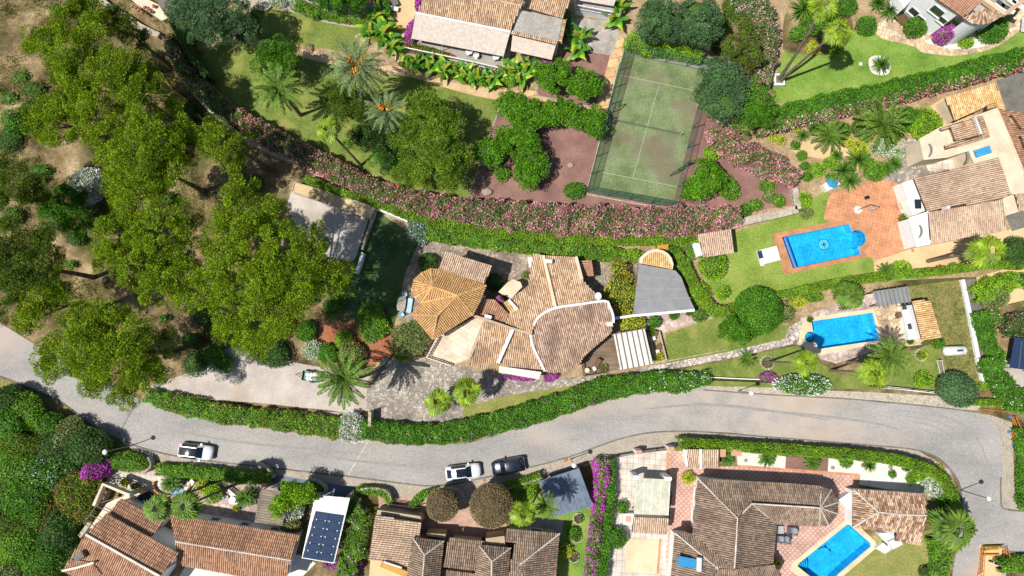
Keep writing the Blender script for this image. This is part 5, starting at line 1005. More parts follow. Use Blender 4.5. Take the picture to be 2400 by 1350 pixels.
for i in range(6):
    for j in range(2):
        def q(u, w): a = Vector((739 + 67 * u, 1198 + 10 * u)); b = Vector((708 + 72 * u, 1307 + 12 * u)); c = a.lerp(b, w); return P(c.x, c.y, 3.36)
        c4 = [q((j + e) / 2 + (.006 if e == 0 else -.006), (i + g_) / 6 + (.006 if g_ == 0 else -.006)) for e, g_ in ((0, 0), (1, 0), (1, 1), (0, 1))]; MB().prism([p.xy for p in c4], 3.31, 3.36).build('solar_panel', 'solar', t)
m = MB()
for i in range(1, 6):
    for u in (.12, .42, .56, .9): p = q(u, i / 6); m.box((p.x, p.y, 3.37), (.12, .12, .04))
m.build('panel_clamps', 'white', t)
canopy('reed_shelter', 'weathered brown board roof beside the bright green tree', 'shelter', '611 1146,675 1153,662 1233,596 1224', 2.7, 'wood_roof', '614 1149,672 1156,660 1229,599 1220')
t = canopy('shade_roof', 'dark blue-grey square shade roof with palm shadows across it', 'shade roof', '1262 1128,1357 1097,1390 1186,1297 1212', 2.8, 'blue_shade', '1265 1130,1355 1100,1386 1184,1300 1208', .06)
for k in range(1, 6): f = k / 6; a, b = P(1262 + 95 * f, 1128 - 31 * f, 2.82), P(1297 + 93 * f, 1212 - 26 * f, 2.82); MB().strip([a.xy, b.xy], .04, 2.79, 2.815).build('seam', 'concrete', t)
t = canopy('carport', 'carport with four algae-stained translucent sheets and a tiled rear strip', 'carport', '1493 1120,1571 1124,1566 1208,1487 1205', 2.9, 'old_plastic', '1496 1124,1568 1127,1564 1204,1490 1202')
for k in range(5): f = k / 4; a, b = P(1493 + 78 * f, 1120 + 4 * f, 2.95), P(1487 + 79 * f, 1205 + 3 * f, 2.95); MB().strip([a.xy, b.xy], .09, 2.88, 2.96).build('glazing_bar', 'white', t)
v = [P(a, b, 0) for a, b in ((1487, 1118), (1575, 1121))]; MB().strip([P(1485, 1118, 3).xy, P(1498, 1119, 3).xy], .4, 0, 3.1).build('pier', 'white_wall', t); MB().strip([P(1558, 1121, 3).xy, P(1574, 1122, 3).xy], .4, 0, 3.1).build('pier', 'white_wall', t)
g = House('tool_shed', 'tiled shed roof attached behind the stained carport', (1522, 1230), 'shed'); g.block('a 1486 1211 2.9;b 1567 1214 2.9;c 1562 1252 2.4;d 1480 1247 2.4', 'abcd', 'tile_pink', wall='white_wall', inset=.2)
t = canopy('shade_roof', 'grey reed shade on posts beside the ochre pool house', 'shade roof', '2047 683,2128 671,2136 707,2057 719', 2.5, 'shade_cloth', '2050 686,2126 674,2133 704,2060 715', .06, 'wood')
for k in range(8): f = (k + .5) / 8; a, b = P(2047 + 81 * f, 681 - 12 * f, 2.6), P(2058 + 79 * f, 724 - 12 * f, 2.6); MB().strip([a.xy, b.xy], .07, 2.48, 2.58).build('slat', 'dark_concrete', t)
g = House('garage', 'low flat concrete garage roof half hidden below the light green hedge', (790, 465), 'garage'); g.flat('690 428,735 440,880 487,868 512,735 466,684 450', 1.2, 'sand', 'stone', .1, pw=.15)
h3 = House('gazebo_base', 'stone mound paving above the lawn at the top edge', (600, 8), 'terrace'); h3.flat('560 -20,560 8,590 26,625 24,640 10,700 -20', .4, 'stone', 'stone')
# ---------------------------------------------------------------- pines and other trees
GP = 'pines of the wooded slope'
tree('tall yellow-green pine at the upper end of the pine wood, in dry grass', '190 50 50 10;112 85 36 9;155 115 50 10.5;235 95 50 10;150 165 34 9;100 110 25 8;215 30 30 9;75 110 0.5 8', 'pine_leaf', group=GP, dz=3)
tree('olive-green pine leaning over the rubble wall end', '300 75 36 6;270 45 30 6;330 100 24 5', 'pine_dark', group=GP, dz=3)
tree('ragged pine with separate tufts between the uppermost pine and the shaded oleanders', '185 190 50 9;245 175 48 9.5;300 155 36 9;352 185 34 8;300 205 38 8.5;365 215 26 7;220 215 34 8', 'pine_leaf', group=GP, dz=3)
tree('broad low pine overhanging the bare stony ground on the far left', '125 262 46 8;180 232 46 9;230 272 48 9;112 305 38 7.5;160 305 44 8;90 275 22 7;205 250 30 10', 'pine_leaf', group=GP, dz=3)
tree('widest pine of the upper wood, above the white flowering shrub', '262 330 52 10;330 292 50 10;382 342 48 10;300 385 50 9.5;352 405 46 9;405 395 40 9;440 345 40 9;282 425 38 8;335 340 45 11;380 440 30 8;420 300 28 8', 'pine_leaf', group=GP, dz=3)
tree('small round pine standing beside the curved stone wall', '520 342 44 8;545 385 28 7;560 330 24 7;500 310 28 7', 'pine_leaf', group=GP, dz=3)
tree('slender pine in front of the dark hedge corner', '318 230 24 7;345 260 26 6.5;300 255 20 6;410 250 14 5', 'pine_leaf', group=GP, dz=3)
tree('large pale pine with grey bare twigs west of the biggest pine', '330 500 56 10.5;280 552 50 10;380 548 56 11;430 512 38 10;335 618 56 10.5;402 640 50 10;432 592 36 10;262 600 38 9;425 692 34 8.5;360 680 36 9;300 470 30 9;245 590 22 8', 'pine_leaf', group=GP, dz=3)
tree('biggest pine of all, reaching over the shaded dark lawn', '560 492 46 11;620 505 44 11;600 560 56 12;525 575 46 11.5;662 582 56 12;722 602 48 11;542 642 54 12;625 652 60 12.5;702 662 54 11.5;768 642 44 10.5;802 655 28 9.5;560 722 54 11.5;640 742 54 11;482 640 40 10.5;495 700 36 10;600 795 42 10;548 775 34 10;685 722 44 10.5;745 560 30 9.5;575 450 34 9.5;520 530 30 10', 'pine_leaf', group=GP, dz=3)
tree('spreading pine leaning out over the road bend', '202 752 44 9.5;262 745 44 10;305 792 48 10.5;162 822 48 10;222 822 56 11;292 852 56 10.5;132 852 42 9;205 884 40 9.5;262 902 42 9;342 872 44 9.5;312 922 32 8;382 852 34 8.5;345 782 34 9;400 800 24 8;235 780 40 11', 'pine_leaf', group=GP, dz=3)
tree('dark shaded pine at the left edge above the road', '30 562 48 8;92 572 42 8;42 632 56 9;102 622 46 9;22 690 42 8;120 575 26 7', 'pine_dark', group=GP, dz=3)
tree('bushy pine with bright outer tufts next to the small white slab by the road', '92 702 38 7;132 700 34 7;80 740 34 6.5;150 690 20 6;60 755 22 6;112 675 30 7.5', 'pine_leaf', group=GP, dz=3)
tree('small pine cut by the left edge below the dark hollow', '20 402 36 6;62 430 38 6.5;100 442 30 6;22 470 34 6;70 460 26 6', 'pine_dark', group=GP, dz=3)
tree('round-topped pine on the garden lawn casting a long shadow on the grass', '1000 268 46 6.5;962 310 38 6;1045 285 38 6;1020 325 44 6.5;985 245 30 6', 'garden_pine', group='pines on the upper lawn')
tree('shorter round pine just above the pink oleander hedge', '985 388 44 5.5;1038 392 46 6;1072 372 30 5;1050 420 26 5;960 400 30 5', 'garden_pine', group='pines on the upper lawn')
tree('feathery green tree beside the sandy garden path', '648 118 34 5;625 140 30 4.5;675 140 30 4.5;648 160 28 4.5', 'green_leaf', name='tree', bark='bark')
tree('feathery bright shrubby tree between the two orange-fruited palms', '785 225 30 4;800 255 30 4.5;835 270 26 4;820 225 22 4', 'pine_dark', name='tree')
tree('dark green shrubby tree south of the smaller orange-fruited palm', '870 330 34 3.5;905 345 30 3.5;905 375 28 3;885 300 28 3.5', 'dark_leaf', name='tree')
tree('low dark green tree on the lawn left of the twin pines', '920 372 24 2.5;890 372 22 2.5;830 325 24 3', 'green_leaf', name='tree')
tree('large grey-green tree with pale inner branches at the lawn head', '440 32 42 6;490 48 48 7;542 30 46 7;500 82 38 6;562 68 38 6;455 65 30 6;515 10 34 6', 'grey_green_leaf', name='tree', rc=.6, L=.24, nl=160)
tree('thin-leaved tree at the edge of the lawn beside the grey-green one', '590 40 24 4;575 75 26 4;600 65 16 3.5', 'dark_leaf', name='tree')
for lab, lo in (('dense grey-green dome tree nearer the yellow banana plants, behind the tennis court', '1545 42 52 6.5;1525 70 34 5.5;1565 65 34 6'), ('dense grey-green dome tree farther from the house, behind the tennis court', '1640 45 54 6.5;1655 80 34 5.5;1615 70 36 6')):
    tree(lab, lo, 'grey_green_leaf', name='dome_tree', group='dome trees behind the tennis court', flat=.62, rc=.5, L=.2, Wd=.09, nl=130, core='core_leaf', cs=.8)
tree('dense blue-green dome tree overhanging the corner of the tennis court', '1690 190 56 5.5;1692 242 48 5;1658 225 36 4.5;1725 215 34 5', 'grey_green_leaf', name='dome_tree', group='dome trees behind the tennis court', flat=.65, rc=.5, L=.2, Wd=.09, nl=130, core='core_leaf', cs=.8)
tree('bright green bushy tree dotted with a few magenta flowers near the oleanders', '1765 245 44 4;1745 280 34 3.5;1785 270 30 3.5', 'green_leaf', name='tree', flower=[('magenta_petal', .015)], rc=.5, L=.22, Wd=.11, nl=120)
tree('narrow green tree with magenta flowers at the top beside the pink oleanders', '1720 110 26 5;1745 90 24 5;1760 130 28 4.5;1738 150 22 4;1735 60 22 4', 'pine_dark', name='tree', flower=[('magenta_petal', .06)], rc=.5, L=.22, Wd=.11, nl=120)
tree('mid-green spreading tree beside the small round spa pool hedge', '1705 775 22 2.5;1740 780 24 2.5;1725 760 24 2.5', 'green_leaf', name='tree', rc=.4, L=.2, Wd=.11, nl=110)
shrub(1776, 729, 58, 3.6, 'green_leaf', 'large dense round-clipped green tree at the end of the flagstone path', 'tree', 'clipped_tree', dens=190, L=.17, amp=.05)
shrub(2243, 913, 40, 3.4, 'grey_green_leaf', 'egg-shaped clipped dark green tree at the road corner', 'tree', 'clipped_tree', ell=1.15, rot=60, dens=190, L=.17, amp=.04)
for x, y, r, lab in ((1037, 1183, 37, 'smaller of the two trimmed brownish dome trees by the gate'), (1152, 1184, 50, 'larger of the two trimmed brownish dome trees by the gate')):
    z = 3.4 if r < 40 else 3.8; c = P(x, y, z); t = thing('dome_tree', lab, 'tree', (c.x, c.y, 0), 'trimmed dome trees'); R = r * scale_at(z); lf = lumpf(20, .04); d = rdir(9000 if r < 40 else 15000); d = d[d[:, 2] > -.45]
    V0, F0 = ico(c, (R * .9, R * .9, R * .72), lf, 20, 12); V1, F1 = leafq(np.array(c) + d * (lf(d) * RNG.uniform(.88, 1, len(d)))[:, None] * np.array((R, R, R * .8)), d + rdir(len(d)) * .9, .17, .08)
    place('crown', fmesh([(V1, F1, 0), (V0, F0, 1)], ['brown_leaf', 'bark'], ORG[t.name]), ORG[t.name].copy(), t); MB().tube([Vector((c.x, c.y, 0)), c], [.2, .12], 8).build('trunk', 'bark', t)
G_ = 'citrus trees of the purple gravel garden'
for lob, lab in (('1195 245 34 2.6;1215 265 30 2.6', 'citrus tree nearest the lawn corner in the curved citrus row'), ('1248 262 32 2.7;1270 275 26 2.6', 'citrus tree second along the curved row below the orange path'), ('1300 262 34 2.7;1325 255 24 2.5', 'citrus tree in the middle of the curved row, with visible grey branches'), ('1345 275 28 2.6;1390 278 30 2.6;1395 305 22 2.4', 'citrus tree at the tennis fence end of the curved row'),
                 ('1232 305 30 2.6;1215 325 26 2.5;1240 335 24 2.5', 'citrus tree at the top of the dark column of citrus'), ('1240 372 40 2.8;1240 408 34 2.6;1262 390 26 2.5', 'largest citrus tree, at the bottom of the citrus column'), ('1148 358 34 2.6;1182 322 24 2.4;1175 345 24 2.4', 'citrus tree against the lawn edging on the gravel'),
                 ('1292 182 34 3;1312 165 22 2.8;1275 165 20 2.6', 'lighter citrus tree in the small gravel triangle'), ('1368 196 38 3;1350 205 24 2.8;1390 205 24 2.8', 'darker round citrus tree in the small gravel triangle'), ('1655 408 34 2.6;1640 440 30 2.4;1675 425 26 2.5;1620 445 26 2.2', 'bushy citrus tree at the lower right fence corner')):
    tree(lab, lob, 'citrus_leaf', name='citrus_tree', group=G_, rc=.42, nl=90, L=.2, Wd=.12, core='core_leaf', flat=.7, tr=.1, cs=.75)
B = shrub
B(1346, 447, 26, 1.4, 'green_leaf', 'round green bush near the bottom fence of the tennis court', ell=.8); B(1175, 405, 18, 1.2, 'citrus_leaf', 'small loose bush on the gravel beside the largest citrus', amp=.4)
B(1670, 358, 22, 1.3, 'bright_leaf', 'bright round bush on the gravel right of the tennis court', ell=.8); B(1710, 442, 26, 1.6, 'citrus_leaf', 'round bush right of the bushy citrus by the fence', ell=1)
B(210, 436, 42, 3, 'silver_leaf', 'white flowering shrub in the pine wood', flower=[('white_petal', .5)], amp=.25); B(40, 288, 32, 3, 'green_leaf', 'rounded green bush at the left edge of the pine wood', amp=.25, dens=80); B(75, 255, 20, 1.6, 'dark_leaf', 'little dark bush tucked under the broad low pine', amp=.25)
tree('mid-green leafy tree beneath the white flowering shrub', '160 478 38 5;140 505 34 5;185 515 34 5;175 460 30 5;120 470 24 4', 'green_leaf', name='tree')
B(755, 725, 0.1, .1, 'green_leaf', 'tiny weed on the red soil bed', dens=1) if False else None
# ---------------------------------------------------------------- hedges
PK = 'pink_petal'
hedge('395 90,415 140,440 180,480 215,520 250,560 275', [26, 34, 40, 42, 42, 42], 2.4, 'oleander_leaf', 'shaded upper end of the oleander hedge, dusky pink flowers among dark leaves', flower=[(PK, .12)], group='oleander hedge sections')
hedge('560 275,600 302,650 330,700 352,760 385,820 415,870 440,920 455', [46, 50, 48, 48, 50, 50, 48, 46], 2.5, 'oleander_leaf', 'pink oleander hedge section along the upper lawn', flower=[(PK, .36)], group='oleander hedge sections')
hedge('915 452,980 472,1060 487,1140 497,1220 505,1320 512', [46, 52, 60, 68, 74, 76], 2.7, 'oleander_leaf', 'pink oleander hedge section below the purple gravel', flower=[(PK, .48)], group='oleander hedge sections')
hedge('1310 512,1400 516,1500 518,1600 517,1680 510,1724 505', [76, 76, 74, 70, 62, 42], 2.7, 'oleander_leaf', 'widest and brightest pink oleander hedge section, below the tennis court', flower=[(PK, .55), ('white_petal', .08, -1, .4, .5)], group='oleander hedge sections')
hedge('1682 300,1700 325,1740 352,1790 375,1830 395,1866 415', [44, 62, 66, 62, 58, 36], 2.4, 'oleander_leaf', 'detached pink oleander bank right of the tennis court', flower=[(PK, .55)])
hedge('1745 -15,1790 40,1800 90,1790 140,1785 190', [70, 72, 66, 58, 48], 2.6, 'oleander_leaf', 'pink and white oleanders between the palms garden and dome trees', flower=[(PK, .2), ('white_petal', .07)])
hedge('735 425,790 447,850 463,910 484,960 504,1020 520,1100 532,1180 541,1260 549,1340 553,1420 558,1520 560,1632 557', [16, 18, 20, 22, 24, 26, 26, 26, 26, 26, 26, 25, 24], 1.9, 'yellow_hedge', 'long clipped light green hedge running under the pink oleanders', amp=.06)
hedge('1010 545,1080 558,1160 568,1240 578,1320 585,1380 590,1445 596', [34, 34, 32, 32, 36, 40, 34], 1.5, 'hedge_leaf', 'loose green hedge above the main house with sparse orange blossoms', flower=[('yellow_leaf', .015), (PK, .02)], amp=.2)
B(985, 540, 34, 1.8, 'grey_green_leaf', 'blue flowering plumbago bush at the corner of the dark lawn', flower=[('blue_petal', .3)], amp=.25)
hedge('345 928,400 944,460 958,520 970', [34, 42, 46, 46], 1.5, 'hedge_leaf', 'roadside hedge stretch at the foot of the leaning pine', flower=[(PK, .04)], group='roadside hedge sections', amp=.15)
hedge('515 970,600 980,680 989,750 999,806 1006', [42, 44, 46, 52, 50], 1.7, 'hedge_leaf', 'roadside hedge stretch below the gravel drive with reddish new leaves', flower=[('red_leaf', .12), (PK, .03)], group='roadside hedge sections', amp=.15)
B(823, 1002, 33, 2.2, 'silver_leaf', 'white flowering bush in the roadside hedge', flower=[('white_petal', .5)], amp=.2)
hedge('850 1006,900 1014,960 1019,1030 1018,1100 1007,1200 983,1267 963,1333 942,1400 917,1467 904,1530 896,1570 893', [44, 46, 48, 48, 50, 52, 52, 54, 54, 52, 48, 44], 1.9, 'green_leaf', 'longest roadside hedge stretch, deep green with scattered pink hibiscus', flower=[(PK, .012), ('magenta_petal', .02, -1)], group='roadside hedge sections', amp=.1)
hedge('1530 893,1580 898,1620 895,1655 885', [40, 48, 44, 30], 1.9, 'green_leaf', 'roadside hedge end dotted with white flowers', flower=[('white_petal', .08)], group='roadside hedge sections', amp=.2)
B(1880, 903, 66, 1.8, 'green_leaf', 'low mound covered with white flowers beside the road', flower=[('white_petal', .3)], ell=.36, rot=-2)
hedge('1788 285,1850 268,1920 250,2000 232,2080 215,2160 195,2240 175,2320 152,2380 138,2450 120', [56, 62, 62, 60, 58, 56, 54, 54, 54, 54], 2.6, 'green_leaf', 'thick bright green hedge across the top right with pink flowers along its lower side', flower=[(PK, .3, -1), ('white_petal', .05, -1, .05, .3)], amp=.1)
hedge('1592 600,1615 640,1640 685,1668 722,1690 730', [22, 24, 24, 26, 24], 1.8, 'yellow_hedge', 'clipped hedge curving down beside the grey carport', amp=.05)
hedge('1690 730,1760 706,1840 690,1930 670,2050 650,2150 640,2250 630,2320 620,2385 620', [18, 16, 16, 18, 20, 18, 16, 16, 18], 1.7, 'yellow_hedge', 'thin clipped hedge between the two pool gardens', amp=.08)
hedge('1606 1040,1680 1043,1760 1049,1840 1054,1920 1060,2000 1066,2080 1075,2150 1090,2200 1113,2228 1145,2242 1185', 24, 2.3, 'yellow_hedge', 'yellow-green clipped hedge bending with the road around the white gravel garden', amp=.06)
hedge('372 1102,430 1106,500 1112,560 1120,628 1122', [24, 28, 28, 30, 26], 1.6, 'hedge_leaf', 'straight dark clipped hedge beside the blue entrance pavement', amp=.05)
B(300, 1082, 50, 2.1, 'hedge_leaf', 'oval clipped hedge mound at the foot of the street lamp', cat='hedge', name='hedge', ell=.46, rot=-8, amp=.04, dens=100, L=.18)
hedge('1412 1085,1410 1130,1404 1180,1398 1230,1392 1280,1385 1350', [30, 30, 27, 22, 22, 26], 2.2, 'hedge_leaf', 'magenta bougainvillea hedge between the lawn and the white tiled drive', flower=[('magenta_petal', .95, 1, 0, .5), ('magenta_petal', .3), ('magenta_petal', .9, -1, 0, .45)], amp=.18)
hedge('1432 1085,1432 1140,1427 1190,1422 1240,1415 1300,1408 1360', [18, 20, 22, 24, 26, 28], 1.9, 'green_leaf', 'plain green strip of hedge hugging the bougainvillea', amp=.1)
hedge('812 1175,835 1210,828 1270,815 1330,800 1370', [50, 56, 56, 50, 40], 2.2, 'hedge_leaf', 'loose green hedge bank between the solar carport and the pinkish roof', flower=[('magenta_petal', .05), ('white_petal', .02)], amp=.3)
hedge('1130 1168,1180 1150,1225 1135,1262 1120', [22, 26, 24, 20], 1.7, 'yellow_hedge', 'short clipped hedge strip between the larger dome tree and the shade roof', amp=.05)
hedge('840 1150,870 1150,900 1158,912 1175', [16, 16, 16, 14], 1.5, 'hedge_leaf', 'small curved clipped hedge inside the white roadside wall', amp=.05)
hedge('965 1185,985 1165,1015 1155', [14, 16, 16], 1.3, 'hedge_leaf', 'clipped hedge behind the smaller dome tree along the wall', amp=.05)
B(735, 1142, 24, 1.6, 'hedge_leaf', 'clipped hedge corner behind the curved wall near the solar carport', cat='hedge', name='hedge', ell=.6, rot=-20, amp=.05)
hedge('1478 88,1520 108,1575 112,1640 128', [40, 30, 26, 22], 2.4, 'bright_leaf', 'bright green clipped hedge under the grey-green dome trees', amp=.1)
hedge('1470 100,1530 112,1600 126,1664 142', 13, 1.0, 'grey_green_leaf', 'trailing ivy strip along the top of the sloping wall', amp=.3)
hedge('400 50,425 95,455 140,480 175', [8, 14, 16, 14], 3.2, 'dark_leaf', 'narrow dark cypress hedge along the lawn edge', amp=.1)
hedge('880 -15,900 5,905 30', [22, 22, 20], 1.6, 'green_leaf', 'short clipped hedge at the top by the white bench', amp=.05)
hedge('2300 735,2320 790,2345 840', [30, 34, 30], 1.8, 'green_leaf', 'dark green hedge between the grey path and the glass canopy', amp=.2)
hedge('2332 840,2350 890,2380 930,2420 950', [40, 50, 54, 50], 2.2, 'green_leaf', 'thick leafy hedge at the right edge above the orange barrier', flower=[('white_petal', .02)], amp=.2)
hedge('2255 940,2300 943,2345 945', [12, 14, 14], 1.2, 'yellow_hedge', 'low bright hedge beside the orange barriers', amp=.1)
hedge('2404 1010,2412 1080,2410 1140,2414 1190', [34, 30, 30, 26], 1.8, 'green_leaf', 'overgrown hedge along the right edge beyond the excavated verge', amp=.35)
hedge('2200 1265,2212 1300,2208 1350', [36, 42, 40], 2, 'hedge_leaf', 'wide hedge below the shaggy fan palm', amp=.15)
hedge('2350 1330,2390 1325,2440 1330', [24, 36, 40], 1.8, 'hedge_leaf', 'hedge in the bottom right corner', amp=.1)
hedge('2290 690,2340 668,2400 655,2450 650', [34, 44, 40, 36], 2, 'bright_leaf', 'bright leafy hedge at the right edge near the sandy yard', amp=.25)
hedge('1600 560,1615 580,1625 600', [14, 16, 14], 1.2, 'hedge_leaf', 'small clipped hedge next to the carport arch', amp=.1)
# climbing / flowering
M_ = 'magenta_petal'
B(228, 1096, 36, 2.6, 'green_leaf', 'vivid magenta bougainvillea beside the street lamp and the thicket', flower=[(M_, 1.0), (M_, .8)], ell=.7, rot=35, amp=.3)
B(965, 78, 16, 1.8, 'green_leaf', 'magenta bougainvillea climbing at the end of the wide awning', flower=[(M_, 1), (M_, .6)], ell=2.0, rot=-15, amp=.2); B(985, 10, 10, 3, 'green_leaf', 'magenta bougainvillea at the top beside the tiled roof', flower=[(M_, 1), (M_, .6)], ell=2, rot=-10)
B(822, 33, 22, 1.4, 'green_leaf', 'low magenta bougainvillea below the rubble mound', flower=[(M_, .9)], ell=.45, rot=-12); B(850, 48, 14, 1.2, 'green_leaf', 'magenta bougainvillea tuft where the lawn path turns', flower=[(M_, .6)])
B(1260, 145, 32, 1.1, 'green_leaf', 'strip of purple flowers under the smaller awning', flower=[(M_, .4)], ell=.22, rot=-15); B(1215, 884, 36, .8, 'green_leaf', 'magenta bougainvillea growing under the white awning of the main house', flower=[(M_, 1), (M_, 1)], ell=.2, rot=-6); B(1292, 884, 18, .8, 'green_leaf', 'magenta bougainvillea at the foot of the round weathered roof', flower=[(M_, 1), (M_, .8)], ell=.5, rot=20)
B(1173, 703, 10, 3.9, 'green_leaf', 'magenta climber squeezed between the ochre roof and the courtyard stairs', flower=[(M_, 1)], ell=.5, rot=-35)
B(2213, 80, 24, 3, 'green_leaf', 'purple bougainvillea on the corner of the round white house', flower=[(M_, .9)], ell=.8, rot=20); B(2125, 0, 20, 2.5, 'green_leaf', 'magenta bougainvillea at the top edge beside the yucca bed', flower=[(M_, .9)]); B(1800, 885, 20, 1, 'green_leaf', 'magenta flowers at the end of the white-flowered mound', flower=[(M_, .8)], ell=.6)
B(795, 1320, 34, 1.3, 'green_leaf', 'magenta bougainvillea spilling out below the solar panels', flower=[(M_, 1)], ell=.4, rot=5); B(830, 1325, 18, 1.6, 'green_leaf', 'pink-magenta bush next to the stair terrace', flower=[(M_, .5)])
B(1000, 120, 70, 1.5, 'green_leaf', 'flower boxes of red geraniums along the awning deck', flower=[('red_petal', .3)], ell=.16, rot=-14, cat='flowers', name='flower_box')
# garden shrubs
for a in ((375, 855, 28, 2.2, 'bright_leaf', 'bright grassy shrub under the leaning pine'), ): pass
B(718, 776, 24, 1.9, 'green_leaf', 'round clipped bush against the red soil at the biggest pine', amp=.08, dens=160); B(733, 819, 24, 1.4, 'silver_leaf', 'silvery grey-green bush between two clipped green balls', amp=.15); B(768, 829, 23, 1.6, 'green_leaf', 'clipped green ball next to the palm by the trailer', amp=.05, dens=180)
B(640, 828, 34, 2.2, 'dark_leaf', 'dark low bush where the gravel drive meets the pine shade', amp=.2); B(825, 835, 34, 1.8, 'olive_leaf', 'loose olive bush with brown seed heads behind the leaning log', flower=[('red_leaf', .3)], amp=.35)
B(805, 795, 22, 1.3, 'bright_leaf', 'pair of leafy bright plants on the red soil', amp=.3); B(872, 745, 34, 1.8, 'hedge_leaf', 'tangled light green bush at the dark lawn corner', amp=.35); B(890, 770, 26, 1.4, 'green_leaf', 'green bush with yellow blooms beside the red soil', flower=[('yellow_leaf', .1)], amp=.3)
B(962, 795, 46, 2.6, 'olive_leaf', 'big dark oleander bush with long narrow leaves beside the roof terrace', amp=.2, L=.45, Wd=.1, dens=75, out=.3); B(944, 830, 20, 1, 'bright_leaf', 'bright grass tuft below the big narrow-leaved bush')
B(1002, 615, 22, 1.7, 'dark_leaf', 'round dark bush left of the pinkish lean-to roof', amp=.08, dens=180); B(1160, 662, 20, 1.9, 'dark_leaf', 'round dark bush in the shaded inner courtyard', amp=.08, dens=180); B(1231, 645, 9, .8, 'olive_leaf', 'tiny olive-coloured bush at the inner courtyard wall')
B(1481, 758, 32, 2.2, 'lime_leaf', 'yellow-green ball bush between the round roof and the pergola', ell=.7, amp=.1, dens=90); B(1534, 755, 14, 1.5, 'green_leaf', 'small upright bush at the pergola corner')
G_ = 'climber pieces over the courtyard trellis'
for x, y, r, k in ((1450, 630, 16, 'nearest the carport arch'), (1455, 668, 26, 'in the upper middle of the trellis'), (1448, 700, 24, 'in the lower middle of the trellis'), (1475, 690, 20, 'overlapping the carport edge'), (1468, 730, 16, 'at the foot of the trellis')): B(x, y, r * 1.35, 2.9, 'lime_leaf', 'rust and yellow climber ' + k, 'climber', 'climber', [('red_leaf', .3)], amp=.4, dens=40, group=G_)
B(1478, 600, 26, 1.6, 'bright_leaf', 'bright bush beside the curved tiled end of the carport', ell=.6, amp=.3); B(1576, 590, 24, 1.4, 'green_leaf', 'mixed green bushes behind the wooden box', ell=.6, amp=.3)
B(1670, 622, 36, 2.2, 'bright_leaf', 'lemon tree like bush directly under the small tiled shelter', amp=.2, dens=70); B(1693, 686, 16, 1.3, 'bright_leaf', 'small round bush on the lawn inside the curved hedge'); B(1615, 655, 26, 1.5, 'green_leaf', 'leafy border plants between the carport and curved hedge', ell=.5, rot=-55, amp=.3, flower=[('white_petal', .06)])
B(1632, 690, 28, 1.6, 'bright_leaf', 'bright border plant near the lower carport corner', amp=.3); B(1640, 735, 20, 1.2, 'green_leaf', 'bush at the end of the white carport beam', flower=[(PK, .05)]); B(1600, 620, 20, 1.3, 'hedge_leaf', 'border plant beside the two stepping poles', flower=[('white_petal', .1)], amp=.3)
B(1740, 775, 34, 1.8, 'green_leaf', 'leafy bush spreading below the large clipped tree', ell=.8, amp=.3, dens=60); B(1838, 735, 22, 1.5, 'olive_leaf', 'olive bush between the clipped tree and the spa pool', amp=.3); B(1870, 708, 22, 1.2, 'lime_leaf', 'yellowish low bush above the spa pool paving', amp=.3, ell=.6); B(1905, 695, 26, 1.1, 'hedge_leaf', 'low ground bush left of the bristly fan palm', ell=.5, amp=.3)
